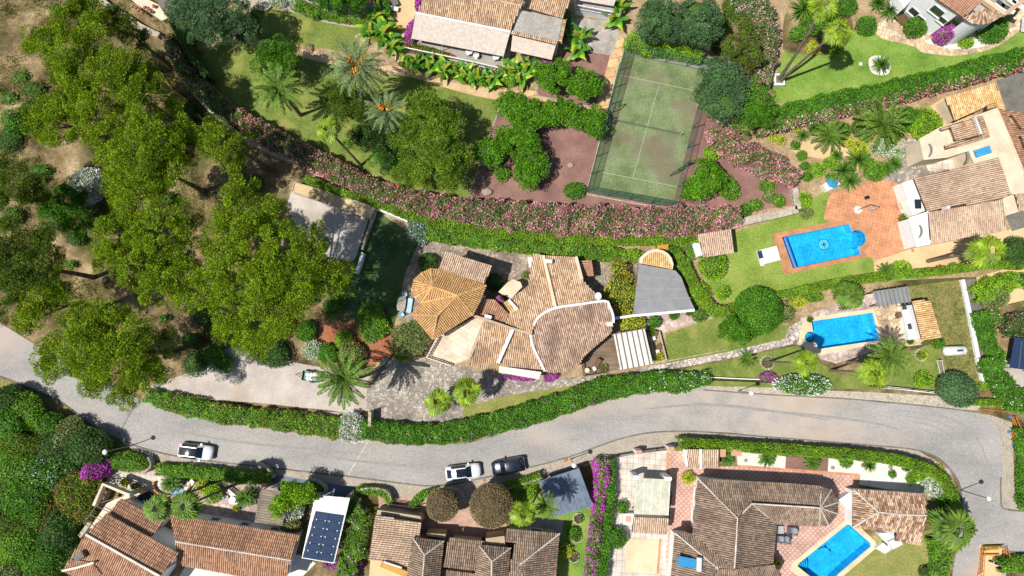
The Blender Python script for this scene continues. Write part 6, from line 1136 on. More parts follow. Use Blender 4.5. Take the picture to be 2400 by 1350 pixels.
# right villa garden
for i, (x, y, r, h, m, lab) in enumerate(((1812, 322, 11, .9, 'lime_leaf', 'smaller yellowish ball bush in the grey bed'), (1829, 329, 12, .9, 'lime_leaf', 'brighter yellowish ball bush in the grey bed'), (1864, 340, 12, .7, 'green_leaf', 'flat little bush above the sandy path'), (1862, 300, 14, 1, 'lime_leaf', 'yellow-tipped rosette bush at the hedge foot'), (1970, 305, 24, 1.6, 'green_leaf', 'bushy green shrub behind the arching palm'), (2165, 290, 44, 2.2, 'bright_leaf', 'large feathery lime bush touching the sandy yard'), (2125, 280, 36, 2.2, 'green_leaf', 'green shrub mass between the big palm and the lime bush'),
        (1885, 390, 12, .9, 'green_leaf', 'small bush beside the detached oleander bank'), (1914, 398, 20, 1, 'bright_leaf', 'flat bright bush left of the palmetto clump'), (1892, 415, 14, .9, 'green_leaf', 'dark tuft below the flat bright bush'), (2015, 350, 24, 1.3, 'lime_leaf', 'light bush at the head of the rock garden steps'), (2070, 345, 26, 1, 'silver_leaf', 'dusty grey rock garden bush'), (2100, 360, 22, .9, 'silver_leaf', 'silver cushion plant next to the cobbled terrace'), (2050, 405, 26, 1.4, 'hedge_leaf', 'rock garden bush above the terracotta terrace'),
        (1880, 470, 22, 1.2, 'bright_leaf', 'bright bush at the end of the low stone wall'), (1890, 500, 16, 1, 'olive_leaf', 'dry olive shrub under the bright bush at the stone wall'), (1745, 492, 18, 1.2, 'green_leaf', 'bush at the end of the widest oleander section'), (1770, 480, 16, 1, 'hedge_leaf', 'scrubby bush on the terrace edge near the stone wall'), (1800, 435, 20, .8, 'hedge_leaf', 'ground-hugging bush at the tip of the detached oleanders'),
        (1835, 405, 14, .7, 'green_leaf', 'little green bush under the oleander tip'), (2112, 632, 26, 1.4, 'bright_leaf', 'spiky bright bush beside the sandy drive'), (2205, 635, 16, .8, 'red_leaf', 'reddish-green bush in the strip along the hedge'), (2235, 628, 14, .8, 'hedge_leaf', 'green bush next to the reddish one in the strip'), (2255, 625, 12, .7, 'bright_leaf', 'last small bush of the strip along the hedge'),
        (2380, 590, 40, 2.2, 'dark_leaf', 'dark bush cut by the right edge near the fan palm'), (2385, 760, 38, 2.2, 'dark_leaf', 'dark round oleander bush at the right edge with few pink flowers'), (2330, 695, 34, 2, 'olive_leaf', 'loose olive shrub beside the grey path'), (2325, 745, 26, 1.6, 'green_leaf', 'narrow green shrub left of the round oleander bush'), (2316, 860, 24, 1.6, 'green_leaf', 'green shrub under the iron gate'),
        (2160, 832, 13, .6, 'hedge_leaf', 'small plant ring bed in the lawn near the gas tank'), (2162, 890, 22, 1.1, 'bright_leaf', 'bright round shrub by the white gate posts'), (2200, 805, 14, .9, 'green_leaf', 'small shrub under the ochre pool house corner'), (2305, 905, 12, 1, 'bright_leaf', 'tuft at the foot of the white boundary wall'), (2146, 62, 28, 2, 'green_leaf', 'round clipped bush beside the striped garden bench'), (2325, 68, 40, 1.8, 'green_leaf', 'leafy bush under the terrace of the round house'), (2265, 98, 18, 1, 'bright_leaf', 'small bright bush on the white gravel'),
        (1905, 112, 20, 1.3, 'lime_leaf', 'ball bush between the two slim palm trunks'), (1935, 40, 30, 2, 'green_leaf', 'bush behind the tallest palm crown'), (2185, 760, 8, .6, 'green_leaf', 'potted tuft by the pool house'))):
    B(x, y, r, h, m, lab, amp=.25, ell=.85, flower=[(PK, .12)] if 'oleander bush' in lab else None)
# lower right house
for x, y, r, h, m, lab, fl in ((1613, 1120, 14, 1.2, 'lime_leaf', 'yellow-green bush at the corner of the dark brown roof', None), (1458, 1188, 14, 1, 'green_leaf', 'small shrub on the white tiled drive', None), (1444, 1262, 24, 2.2, 'green_leaf', 'egg-shaped clipped bush at the drive edge', None), (1822, 1318, 9, .8, 'lime_leaf', 'small plant against the dark roof by the sun chairs', None), (2160, 1110, 20, 1, 'bright_leaf', 'bright bush at the corner of the white gravel garden', None), (2185, 1140, 26, 1.4, 'silver_leaf', 'white-flecked bush beside the gravel garden', 'white_petal'), (2215, 1165, 30, 1.6, 'green_leaf', 'shaded green bush inside the hedge bend', None), (2200, 1105, 14, .9, 'lime_leaf', 'lime tuft inside the hedge bend', None), (2137, 1122, 14, .6, 'hedge_leaf', 'small prickly plant on the pale gravel', None), (2092, 1112, 9, .5, 'hedge_leaf', 'tiny cactus clump on the white gravel', None), (1982, 1080, 16, .7, 'hedge_leaf', 'low wispy plant near the striped gravel corner', None), (2168, 1342, 12, 1.2, 'dark_leaf', 'dark round bush on the lawn at the bottom edge', None), (1240, 1152, 18, 1.1, 'bright_leaf', 'bright ball bush beside the shade roof', None), (1345, 1250, 14, .8, 'green_leaf', 'little bush beside the ringed flower beds', None), (1325, 1290, 16, 1, 'lime_leaf', 'yellowish bush near the lowest ringed bed', None)):
    B(x, y, r, h, m, lab, amp=.25, flower=[(fl, .3)] if fl else None)
# bottom-left garden
tree('bright green leafy tree growing through the weathered board roof', '690 1150 24 4;710 1165 26 4.2;670 1175 22 3.6;655 1190 18 3.4;725 1150 18 3.8', 'bright_leaf', name='tree', rc=.45, L=.22, Wd=.12, nl=100, core='green_leaf', tr=.12)
B(680, 1195, 26, 2.6, 'silver_leaf', 'white flowering bush beside the solar carport', flower=[('white_petal', .4)], amp=.25); B(685, 1232, 22, 2.2, 'olive_leaf', 'olive-brown bush under the white flowering one', flower=[('red_leaf', .2)], amp=.2)
B(500, 1155, 22, 1.4, 'bright_leaf', 'loose yellow-green plants beside the palm trunks', amp=.4); B(475, 1140, 16, 1.2, 'lime_leaf', 'small lime plant in the paved garden', amp=.4)
# thicket
GT = 'thicket shrubs below the road'
for i, (x, y, r, h, m, lab) in enumerate(((18, 938, 34, 3.2, 'green_leaf', 'dark top-left bush of the thicket by the road edge'), (72, 968, 32, 2.8, 'hedge_leaf', 'upper thicket bush next to the road shoulder'), (30, 985, 36, 3, 'green_leaf', 'deep green thicket bush under the uppermost ones'), (122, 996, 26, 2.4, 'grey_green_leaf', 'silver-grey thicket bush near the road'), (165, 1012, 28, 2.6, 'dark_leaf', 'dark pointed thicket bush overhanging the kerb'), (70, 1035, 40, 2.8, 'bright_leaf', 'yellow-green thicket bush beside the agave'), (140, 1045, 40, 2.6, 'hedge_leaf', 'fresh green thicket bush in the upper middle'), (215, 1050, 42, 3.4, 'pine_dark', 'round olive-brown bush left of the street lamp'),
        (40, 1100, 42, 3, 'green_leaf', 'left-edge thicket bush below the agave'), (105, 1110, 42, 2.8, 'green_leaf', 'bluish thicket bush in the centre'), (60, 1165, 46, 3.2, 'hedge_leaf', 'large mid-green thicket bush'), (182, 1160, 44, 2.8, 'hedge_leaf', 'reddish-leaved thicket bush beside the balcony'), (20, 1220, 42, 3.2, 'hedge_leaf', 'fresh-tipped bush at the left edge of the thicket'), (115, 1190, 40, 2.6, 'pine_dark', 'grey-olive thicket bush left of the reddish one'), (125, 1240, 42, 3.2, 'green_leaf', 'glossy green thicket bush beside the long tiled house'), (50, 1290, 46, 3.4, 'dark_leaf', 'dark bush in the lower left of the thicket'),
        (95, 1300, 40, 3, 'green_leaf', 'rich green bush near the lowest roof corner'), (158, 1230, 30, 2.4, 'hedge_leaf', 'light thicket bush close to the pergola frame'), (20, 1345, 40, 3, 'hedge_leaf', 'bush filling the bottom-left corner of the photo'), (100, 1345, 36, 2.4, 'green_leaf', 'bottom edge bush of the thicket'), (165, 1110, 26, 1.8, 'green_leaf', 'small thicket bush left of the magenta bougainvillea'), (145, 1290, 26, 2, 'dark_leaf', 'dark bush tucked against the lowest roof corner'), (10, 1060, 30, 2.4, 'dark_leaf', 'shadowy bush cut by the left edge'), (80, 1220, 34, 2.6, 'hedge_leaf', 'bush with fresh shoots between the large green ones'), (215, 1190, 24, 2, 'green_leaf', 'green bush beneath the reddish one at the retaining wall'), (0, 1150, 34, 3, 'green_leaf', 'bush half out of frame on the thicket left side'), (165, 1070, 24, 1.0, 'dry_leaf', 'dry beige brush clearing in the thicket'))):
    m = m if m == 'dry_leaf' or 'reddish' in lab else ('dark_leaf', 'pine_dark', 'green_leaf', 'hedge_leaf', 'dark_leaf', 'olive_leaf', 'green_leaf')[(i * 3) % 7]; B(x, y, r * 1.2, h * 1.05, m, lab, amp=.5, dens=130, L=.24, Wd=.13, group=GT, flower=[('blue_petal', .1)] if 'bluish' in lab else [('red_leaf', .6)] if 'reddish' in lab else None)
# dry slope scrub
for x, y, r, h, m, lab in ((50, 180, 22, .8, 'hedge_leaf', 'sparse scrub patch high on the dry slope'), (80, 210, 30, 1.2, 'pine_dark', 'scrub bush left of the ragged pine'), (20, 230, 24, .8, 'hedge_leaf', 'scrub at the left edge of the dry slope'), (130, 20, 20, .8, 'olive_leaf', 'dry scrub above the uppermost pine'), (365, 125, 18, 1.5, 'olive_leaf', 'olive scrub bush at the rubble wall end'), (95, 400, 24, 1.2, 'green_leaf', 'scrub beside the small left pine'), (385, 745, 12, 1.2, 'green_leaf', 'small bush on the bare ground between the pines'), (165, 620, 16, 1, 'hedge_leaf', 'ground bush beside the dark shaded pine'), (210, 0, 26, 1, 'hedge_leaf', 'green scrub at the top edge left of the rubble wall'), (255, 510, 14, 1.5, 'green_leaf', 'fern-like shrub at the edge of the large pale pine'), (500, 830, 34, 2, 'green_leaf', 'shaded shrub where the pines meet the gravel drive'), (445, 800, 30, 1.6, 'dark_leaf', 'dark undergrowth shrub right of the leaning pine')):
    B(x, y, r, h, m, lab, amp=.4, dens=45, ell=.7)
t_ = []
n = 16000; xs, ys = RNG.uniform(-40, 480, n), RNG.uniform(-40, 760, n); g = []
for x, y in zip(xs, ys):
    if math.sin(x * .05 + 1) * math.sin(y * .043) + math.sin(x * .021 - y * .03) > -.1: g.append(P(x, y, 0))
g = np.array(g); g = np.repeat(g, 5, 0) + RNG.normal(size=(len(g) * 5, 3)) * np.array((.25, .25, 0)); V, F = leafq(g, rdir(len(g)) * .8 + np.array((0, 0, .8)), .3, .07)
tagit(place('grass', fmesh([(V, F, 0)], ['pine_dark'], (0, 0, 0)), Vector((0, 0, 0)), None), kind='stuff')
g = []
for x, y in zip(RNG.uniform(2130, 2310, 2600), RNG.uniform(660, 930, 2600)):
    if inside((x, y), px('2130 675,2254 660,2275 760,2298 900,2215 905,2198 800,2165 780')): g.append(P(x, y, 0))
g = np.array(g); g = np.repeat(g, 5, 0) + RNG.normal(size=(len(g) * 5, 3)) * np.array((.2, .2, 0)); V, F = leafq(g, rdir(len(g)) * .8 + np.array((0, 0, .8)), .3, .07)
tagit(place('meadow_grass', fmesh([(V, F, 0)], ['olive_leaf'], (0, 0, 0)), Vector((0, 0, 0)), None), kind='stuff')
# ---------------------------------------------------------------- palms
palm('date', 838, 158, 76, 9.5, 'large date palm with three clusters of orange fruit over the garden path', fruit=3)
palm('date', 905, 262, 58, 7.5, 'smaller date palm with orange fruit next to the twin lawn pines', v=1, fruit=2)
palm('canary', 652, 210, 66, 8.5, 'leaning green palm above the pink oleanders at the lawn', base=(705, 270))
palm('fan', 768, 303, 38, 9, 'fan palm with a long slanting trunk rooted in the oleander hedge', base=(846, 388), tr=.16)
palm('canary', 808, 888, 72, 9, 'wide feather palm above the small trailer on the gravel', v=1)
palm('fan', 1026, 942, 41, 5, 'fan palm nearer the hedge of the pair on the cobbled forecourt', group='fan palms on the forecourt'); palm('fan', 1093, 918, 43, 5.5, 'fan palm nearer the main house of the pair on the cobbled forecourt', v=1, group='fan palms on the forecourt')
palm('fan', 1932, 10, 46, 15, 'tallest slim palm, crown cut by the top edge', base=(1822, 190), tr=.2); palm('fan', 1965, 70, 44, 13, 'slim palm whose curved trunk shares the white planter', base=(1826, 192), v=1, tr=.18)
palm('canary', 2065, 290, 66, 2.2, 'big arching palm in the rock garden below the hedge', v=2); palm('canary', 1943, 318, 44, 2, 'medium arching palm left of the big rock garden palm', v=3)
palm('fan_green', 1992, 692, 46, 4, 'bristly fan palm behind the spa pool', tr=.2); palm('fan', 1890, 850, 38, 10.5, 'fan palm whose trunk leans across the lawn below the spa pool', base=(1800, 848), tr=.14)
palm('canary', 2085, 835, 50, 9, 'feather palm on the lawn below the pool', base=(1985, 850), tr=.15); palm('fan', 2050, 872, 44, 10, 'yellow-green fan palm overlapping the feather palm', base=(1945, 868), tr=.15, v=1)
palm('young', 1748, 843, 24, 1.2, 'dark thin young palm on the lawn below the flagstone path'); palm('fan', 2316, 588, 54, 11, 'large bright fan palm beside the sandy drive', base=(2174, 612), tr=.2); palm('fan_green', 2238, 1240, 64, 5, 'shaggy fan palm at the road bend', v=1, tr=.3)
palm('fan_green', 368, 1192, 42, 11, 'palm crown over the small stepped roof', base=(500, 1130), v=1, tr=.16); palm('fan_green', 435, 1185, 46, 11, 'palm crown over the pale house wall', base=(540, 1140), tr=.16)
palm('fan', 1226, 1206, 38, 10.5, 'palm with a curved dark trunk beside the larger dome tree', base=(1262, 1150), tr=.13); palm('young', 1280, 1184, 32, 7.5, 'slim feather palm leaning on the shade roof edge', base=(1267, 1155), tr=.12)
palm('young', 650, 98, 0.1, .1, 'x') if False else None
palm('young', 220, 522, 34, 1.2, 'shaded young palm beneath the pines', v=1)
for x, y, r, z, lab in ((867, 787, 20, .5, 'dark cycad on the red soil bed'), (1797, 1074, 20, .5, 'dark cycad on the white gravel square'), (1903, 1083, 19, .5, 'dark cycad on the dark pink gravel'), (1702, 1072, 20, .5, 'cycad between the two little red porch roofs'), (405, 1130, 26, .8, 'cycad in the raised curved brick bed'), (577, 1165, 24, .8, 'cycad beside the round white table'), (2136, 572, 9, .4, 'small cycad at the terrace wall corner'), (2075, 638, 22, .5, 'cycad in the strip below the sandy drive')):
    palm('cycad', x, y, r, z, lab, group='cycads'); 
for x, y, r, lab in ((1885, 22, 42, 'dark yucca clump in the palms garden'), (2085, 25, 30, 'yucca beside the white round house'), (2055, 8, 24, 'yucca at the top edge left of the round house'), (1905, 300, 18, 'yucca below the thick green hedge'), (1880, 318, 18, 'dark yucca by the yellowish ball bushes'), (2064, 152, 26, 'spiky yucca in the white stone ring'), (1975, 400, 32, 'palmetto clump above the terracotta terrace'), (2010, 375, 34, 'palmetto clump in the rock garden'), (1990, 425, 28, 'palmetto at the terrace edge'), (2095, 385, 22, 'dark spiky plant beside the cobbled terrace'), (2075, 395, 22, 'spiky plant between palmettos and cobbles'), (1960, 365, 18, 'narrow yucca left of the palmetto clumps'), (2036, 1091, 18, 'spider-like cactus on the white gravel'), (2125, 1100, 9, 'little yucca on the white gravel'), (855, 765, 16, 'yucca at the red soil bed'), (815, 790, 14, 'light yucca at the red soil bed')):
    palm('yucca', x, y, r, .7, lab, cat='yucca')
palm('agave', 15, 1045, 30, .8, 'blue-green agave at the left edge of the thicket', cat='agave')
BP = 'banana plants around the awning house'
for x, y, r, lab in ((885, 45, 34, 'banana plant by the white bench'), (905, 80, 38, 'banana plant at the end of the wide awning'), (870, 75, 30, 'banana plant above the large date palm'), (925, 110, 28, 'banana plant at the deck steps'), (975, 150, 26, 'first banana plant under the deck railing'), (1010, 155, 26, 'second banana plant under the deck railing'), (1045, 165, 28, 'third banana plant under the deck railing'), (1085, 172, 28, 'banana plant in the middle of the railing bed'), (1120, 182, 26, 'banana plant with yellow leaves in the railing bed'), (1150, 188, 26, 'banana plant near the end of the railing bed'), (1195, 165, 30, 'banana plant below the gap between awnings'), (1215, 185, 28, 'yellow banana plant beside the lighter citrus tree'), (1235, 160, 26, 'banana plant under the smaller awning'), (1355, 90, 34, 'banana plant casting a shadow on the grey patio'), (1350, 120, 28, 'banana plant over the small gravel triangle'), (1440, 45, 30, 'yellow banana plant at the top of the orange path'), (1455, 12, 26, 'banana plant at the top edge near the balcony')):
    palm('banana', x, y, r, 1.0, lab, group=BP, cat='banana plant')
hedge('1322 15,1330 50,1328 80', [18, 18, 14], 2.6, 'green_leaf', 'ivy column covering the right end of the awning house', name='climber', cat='climber', amp=.2)

hedge('945 140,1010 152,1080 172,1150 190,1215 180', [24, 28, 30, 30, 26], .9, 'bright_leaf', 'leafy bed under the banana plants along the deck railing', amp=.4, name='flower_bed', cat='flower bed')
hedge('690 8,740 24,800 34,860 50', [22, 28, 26, 18], 1.5, 'hedge_leaf', 'ragged hedge above the upper lawn at the top edge', amp=.35, flower=[('red_petal', .03)])
tree('dark leafy tree at the top edge above the upper lawn', '760 -10 34 4;800 -5 30 4.2;835 5 26 3.8;730 -12 24 3.6', 'green_leaf', name='tree', rc=.5, L=.22, Wd=.11, nl=120, core='core_leaf')
B(650, 6, 22, 1.0, 'silver_leaf', 'grey shrub on the stone mound at the top edge', ell=.5)
GR = 'low shrubs of the rock garden'
for x, y, r, m, k in ((1925, 285, 16, 'green_leaf', 'at the foot of the thick hedge'), (1950, 420, 14, 'hedge_leaf', 'beside the blue-covered corner seat'), (2030, 320, 14, 'bright_leaf', 'in front of the big arching palm'), (2085, 330, 18, 'hedge_leaf', 'under the right fronds of the big arching palm'), (1880, 365, 12, 'hedge_leaf', 'below the left end of the sandy path'), (2040, 385, 16, 'bright_leaf', 'between the palmetto clumps and dusty grey bush'), (2015, 300, 20, 'pine_dark', 'left of the big arching palm crown'), (1945, 380, 16, 'bright_leaf', 'left of the upper palmetto clump'), (2100, 310, 20, 'pine_dark', 'between the big palm and the cobbled terrace'), (1990, 335, 12, 'lime_leaf', 'at the right end of the sandy path')): B(x, y, r, 1, m, 'low rock garden shrub ' + k, amp=.35, group=GR)
for x, y, r, m, lab in ((1905, 60, 26, 'green_leaf', 'dark bush between the slim palm trunks'), (1870, 80, 18, 'hedge_leaf', 'low bush at the left rim of the palms bed'), (1960, 115, 16, 'bright_leaf', 'bright low plant at the lower rim of the palms bed'), (2030, 60, 24, 'green_leaf', 'bush at the start of the warm flagstone path'), (1985, 15, 26, 'green_leaf', 'tall bush at the top edge right of the palms'), (1690, 110, 24, 'pine_dark', 'olive groundcover bush right of the dome trees'), (1715, 20, 26, 'pine_dark', 'tangled bush at the top edge beside the oleanders'), (1690, 60, 22, 'hedge_leaf', 'scrubby bush above the clipped hedge end'), (1825, 470, 14, 'hedge_leaf', 'weedy tuft behind the wide rubble wall'), (1800, 460, 16, 'olive_leaf', 'dry weedy bush behind the wide rubble wall')): B(x, y, r, 1.4, m, lab, amp=.35)

GU = 'undergrowth added in the pine gaps'  # dark bushes added to imitate the shade between the pine crowns
for x, y, r, m, k in ((470, 735, 26, 'dark_leaf', 'between the two largest pines'), (455, 850, 30, 'dark_leaf', 'right of the pine leaning over the road'), (520, 850, 26, 'green_leaf', 'at the edge of the gravel drive'), (390, 470, 22, 'pine_dark', 'under the widest pine of the upper wood'), (600, 430, 24, 'dark_leaf', 'beside the shaded parking'), (440, 260, 20, 'dark_leaf', 'behind the curved stone wall'), (20, 330, 30, 'dark_leaf', 'in the hollow at the left edge'), (30, 505, 24, 'pine_dark', 'between the two left-edge pines'), (225, 520, 22, 'green_leaf', 'beside the shaded young palm'), (180, 560, 18, 'dark_leaf', 'left of the large pale pine'), (660, 770, 26, 'dark_leaf', 'below the biggest pine'), (720, 690, 30, 'dark_leaf', 'between the biggest pine and the dark lawn'), (780, 720, 26, 'green_leaf', 'at the lower corner of the dark lawn')): B(x, y, r, 1.5, m, 'added undergrowth bush ' + k, amp=.4, dens=70, group=GU)
# ---------------------------------------------------------------- tennis court fence and net
t = thing('tennis_fence', 'tall green mesh fence around the tennis court', 'fence', P(1515, 300, 0))
cor = [P(a, b, 0) for a, b in px('1462 126,1656 166,1577 486,1374 450')]; hF = 3.2; m = MB(); rl = MB()
for i, (a, b) in enumerate(zip(cor, cor[1:] + cor[:1])):
    L_ = (b - a).length; n = round(L_ / 2.55); z0 = 0
    for k in range(n): q = a.lerp(b, k / n); MB().tube([(q.x, q.y, 0), (q.x, q.y, hF)], .055, 6).build('post', 'green_metal', t); 
    if i in (2, 3, 1, 0):
        u = (b - a).normalized(); nn = Vector((-u.y, u.x, 0)) * .02; MB().add([a, b, b + Vector((0, 0, hF)), a + Vector((0, 0, hF))], [(0, 1, 2, 3)]).build('netting', 'light_net' if i in (0, 1) else 'green_net', t)
    for z in (.05, hF / 2, hF): rl.tube([(a.x, a.y, z), (b.x, b.y, z)], .03, 4)
rl.build('rail', 'green_metal', t)
g = MB(); a, b = P(1448, 252, 0), P(1462, 246, 0)
for (p, q) in (((1437, 263), (1450, 250)), ((1604, 390), (1612, 385)), ((1570, 413), (1590, 400))):
    a, b = P(*p, 0), P(*q, 0); g.tube([(a.x, a.y, 0), (a.x, a.y, 2), (b.x, b.y, 2), (b.x, b.y, 0)], .06, 5)
g.build('gate_frame', 'green_metal', t); a, b = P(1570, 413, 0), P(1592, 399, 0); MB().add([a, b, b + Vector((0, 0, 2)), a + Vector((0, 0, 2))], [(0, 1, 2, 3)]).build('gate', 'green_net', t)
t = thing('tennis_net', 'low dark net sagging across the tennis court', 'tennis net', P(1515, 300, 0)); a, b = P(1438, 285, 0), P(1594, 317, 0); c = (a + b) / 2
m = MB(); m.add([a, c, b, b + Vector((0, 0, .95)), c + Vector((0, 0, .8)), a + Vector((0, 0, .95))], [(0, 1, 4, 5), (1, 2, 3, 4)]); m.build('netting', 'grey_net', t); MB().tube([a + Vector((0, 0, .95)), c + Vector((0, 0, .8)), b + Vector((0, 0, .95))], .03, 5).build('tape', 'dark_concrete', t)
for q in (a, b): MB().tube([q, q + Vector((0, 0, 1.05))], .05, 6).build('post', 'white', t)
# ---------------------------------------------------------------- garden and boundary walls
wall('216 -20,250 10,290 35,330 62,372 82', .7, .8, 'stone', 'long pale rubble wall running down to the cypress hedge', 'stone_wall', sm=3)
wall('424 172,450 210,490 255,535 295,575 325,620 348,665 368,700 380', .55, 1.2, 'stone', 'curved stone wall half shaded below the oleander hedge', 'stone_wall', sm=3)
wall('882 488,950 515,955 519', .3, 1.0, 'white_wall', 'short white wall at the top of the dark lawn'); wall('880 490,862 540,848 585', .25, .9, 'stone', 'thin wall between the gravel parking and the dark lawn'); wall('850 592,842 618,833 640', .35, 1.2, 'white_wall', 'bright white wall end beside the dark lawn')
wall('1715 528,1760 515,1810 505,1870 490', 1.0, .9, 'stone', 'wide rubble wall above the pool lawn', 'stone_wall'); wall('1864 440,1868 468,1872 490', .8, .9, 'stone', 'short rubble wall turning the terrace corner', 'stone_wall')
wall('1452 145,1375 449,1378 452', .12, .25, 'stone', 'low stone edging along the tennis fence', 'low_wall'); wall('1375 455,1480 475,1575 490', .15, .3, 'stone', 'low stone edging below the tennis court', 'low_wall')
wall('1820 700,1860 690,1935 672,1940 671', .6, .5, 'stone', 'low stone wall above the spa pool palm', 'stone_wall'); wall('2257 655,2275 740,2292 830,2308 905', .45, .5, 'white_wall', 'long white boundary wall beside the grey path'); wall('1490 858,1570 845,1700 820,1700 821', .1, .12, 'stone', 'stone edging on the flagstone path', 'path_edge')
wall('1520 778,1540 850', .3, .6, 'concrete', 'low planter wall right of the pergola, pergola side', 'planter_wall'); wall('1545 776,1562 842,1535 852', .2, .7, 'beige_wall', 'low planter wall right of the pergola, lawn side', 'planter_wall')
wall('2080 908,2120 912,2190 920', .25, .7, 'white_wall', 'low white wall beside the road below the lawn'); wall('1660 884,1740 888,1800 890', .12, .5, 'white_wall', 'white rail wall at the road end of the lower lawn')
wall('640 1121,625 1098,600 1086', .25, 1.1, 'concrete', 'curved wall of the first entrance recess', sm=4); wall('345 1072,352 1088,346 1100,335 1108', .25, 1.1, 'concrete', 'small curved wall beside the oval hedge mound', sm=4)
wall('720 1126,742 1128,760 1142,762 1155', .25, 1.2, 'concrete', 'curved grey wall between the two entrance recesses', sm=4); wall('838 1148,870 1146,900 1150,912 1162,915 1175', .3, 1.3, 'stone', 'curved pale wall at the loose hedge bank', sm=4)
wall('998 1172,1010 1160,1050 1148,1075 1150,1086 1166', .25, 1.2, 'stone', 'curved wall around the smaller dome tree', sm=4); wall('1100 1180,1130 1160,1200 1142,1270 1122', .3, 1.5, 'concrete', 'grey wall behind the larger dome tree')
wall('262 1215,225 1180,210 1215,190 1250', .4, 1.0, 'stone', 'stone retaining wall at the thicket edge', 'stone_wall') if False else wall('246 1150,228 1190,205 1232,185 1258', .5, 1.2, 'stone', 'retaining wall between the thicket and the balcony', 'stone_wall', sm=3)
wall('560 1014,0 0', .1, .1, 'stone', 'x x x x') if False else None
# fences and gates by the road
def fence(path, h, label, posts_=2.2, mat='black_metal', z0=0, bars=.14, name='metal_fence', cat='fence', group=None):
    v = [P(a, b, z0) for a, b in px(path)]; t = thing(name, label, cat, v[0], group); m = MB()
    for a, b in zip(v, v[1:]):
        L_ = (b - a).length; m.strip([a.xy, b.xy], .05, z0 + h - .06, z0 + h); m.strip([a.xy, b.xy], .05, z0 + .1, z0 + .16)
        for i in range(int(L_ / bars)): q = a.lerp(b, (i + .5) * bars / L_); m.box((q.x, q.y, z0 + h / 2), (.03, .03, h - .1))
        n = max(1, round(L_ / posts_))
        for i in range(n + 1): q = a.lerp(b, i / n); MB().box((q.x, q.y, z0 + h / 2 + .03), (.08, .08, h + .06)).build('post', mat, t)
    m.build('railings', mat, t); return t
fence('1278 1118,1340 1096,1405 1074', 1.5, 'black railing between the shade roof and the road', group='black roadside railings'); fence('1436 1068,1494 1058,1500 1057', 1.5, 'black railing left of the first blue-white gate pier', group='black roadside railings'); fence('1506 1056,1570 1048', 1.5, 'sliding gate between the two gate piers', name='gate', cat='gate')
fence('668 1148,728 1150', 1.3, 'dark gate in the first blue entrance recess', name='gate', cat='gate') if False else fence('645 1138,690 1144', 1.3, 'dark gate in the left blue entrance recess', name='gate', cat='gate'); fence('768 1160,820 1164', 1.3, 'dark gate in the blue entrance behind the solar carport', name='gate', cat='gate'); fence('915 1176,985 1184', 1.4, 'dark gate between the pale curved walls', name='gate', cat='gate'); fence('1650 890,1720 893,1800 896', 1.0, 'thin dark fence above the road beyond the flowered hedge end'); fence('2036 905,2130 913,2200 922', 1.0, 'thin fence on the low white wall by the road'); fence('2195 845,2206 895', 1.1, 'small white gate beside the gas tank lawn', mat='white', name='gate', cat='gate'); fence('2296 838,2322 845,2328 868', 1.2, 'dark iron gate at the lower end of the white boundary wall', name='gate', cat='gate')
for x, y, lab in ((1497, 1060, 'brick-topped white gate pier farther from the tiled shed'), (1573, 1052, 'brick-topped white gate pier nearer the tiled shed')):
    c = P(x, y, 1.8); t = thing('gate_pier', lab, 'pillar', (c.x, c.y, 0), 'gate piers'); MB().box((c.x, c.y, .9), (.8, .55, 1.8)).build('shaft', 'white_wall', t); MB().box((c.x, c.y, 1.86), (.75, .5, .14)).build('cap', 'tile_terracotta', t)
for x, y, lab in ((619, 1138, 'terracotta-capped pillar beside the weathered board roof'), (745, 1161, 'terracotta-capped pillar at the left front of the solar carport'), (814, 1170, 'terracotta-capped pillar at the right front of the solar carport')):
    c = P(x, y, 1.9); t = thing('pillar', lab, 'pillar', (c.x, c.y, 0), 'terracotta-capped pillars'); MB().box((c.x, c.y, .95), (.5, .5, 1.9)).build('shaft', 'beige_wall', t); MB().box((c.x, c.y, 1.96), (.62, .42, .12)).build('cap', 'tile_terracotta', t)
t = thing('entrance_gate_post', 'stone gate post with a lantern arm between drive and forecourt', 'pillar', P(866, 985, 0)); p = P(866, 982, 1.8); MB().strip([(p.x, p.y + .9), (p.x, p.y - .9)], .35, 0, 1.8).build('wall_piece', 'stone', t); MB().tube([(p.x, p.y + .9, 1.8), (p.x + .5, p.y + 1, 2.2)], .05, 5).build('arm', 'black_metal', t)
# ---------------------------------------------------------------- cars, trailer, lamps, log
car(418, 1053, 499, 1063, 'white estate car with a dark glass roof parked near the street lamp', 'car_white', 2)
car(1044, 1111, 1127, 1101, 'white car with a single dark sunroof, parked in front of the smaller dome tree', 'car_white', 1, wagon=False)
car(1230, 1085, 1153, 1099, 'dark blue car parked ahead of the white sunroof car', 'car_dark', 0)
lamp(306, 1045, 'white-headed street lamp by the oval hedge mound', 5.2); lamp(1337, 1076, 'street lamp beside the black railing above the shade roof', 4.6); lamp(2250, 1148, 'street lamp reaching over the road at the right bend', 5.0); lamp(1730, 916, 'street lamp on the verge above the road', 4.6)
t = thing('trailer', 'small open trailer loaded with white bags beside the wide palm', 'trailer', P(733, 882, 0)); an = -8
part(t, 'bed', 'green_metal', lambda m: (m.box((0, 0, .45), (2.3, 1.2, .08)), m.box((0, .6, .62), (2.3, .05, .35)), m.box((0, -.6, .62), (2.3, .05, .35)), m.box((-1.13, 0, .62), (.05, 1.2, .35)), m.box((1.13, 0, .62), (.05, 1.2, .35))), an)
part(t, 'drawbar', 'black_metal', lambda m: (m.tube([(-1.1, .4, .42), (-2.1, 0, .42)], .04, 5), m.tube([(-1.1, -.4, .42), (-2.1, 0, .42)], .04, 5)), an)
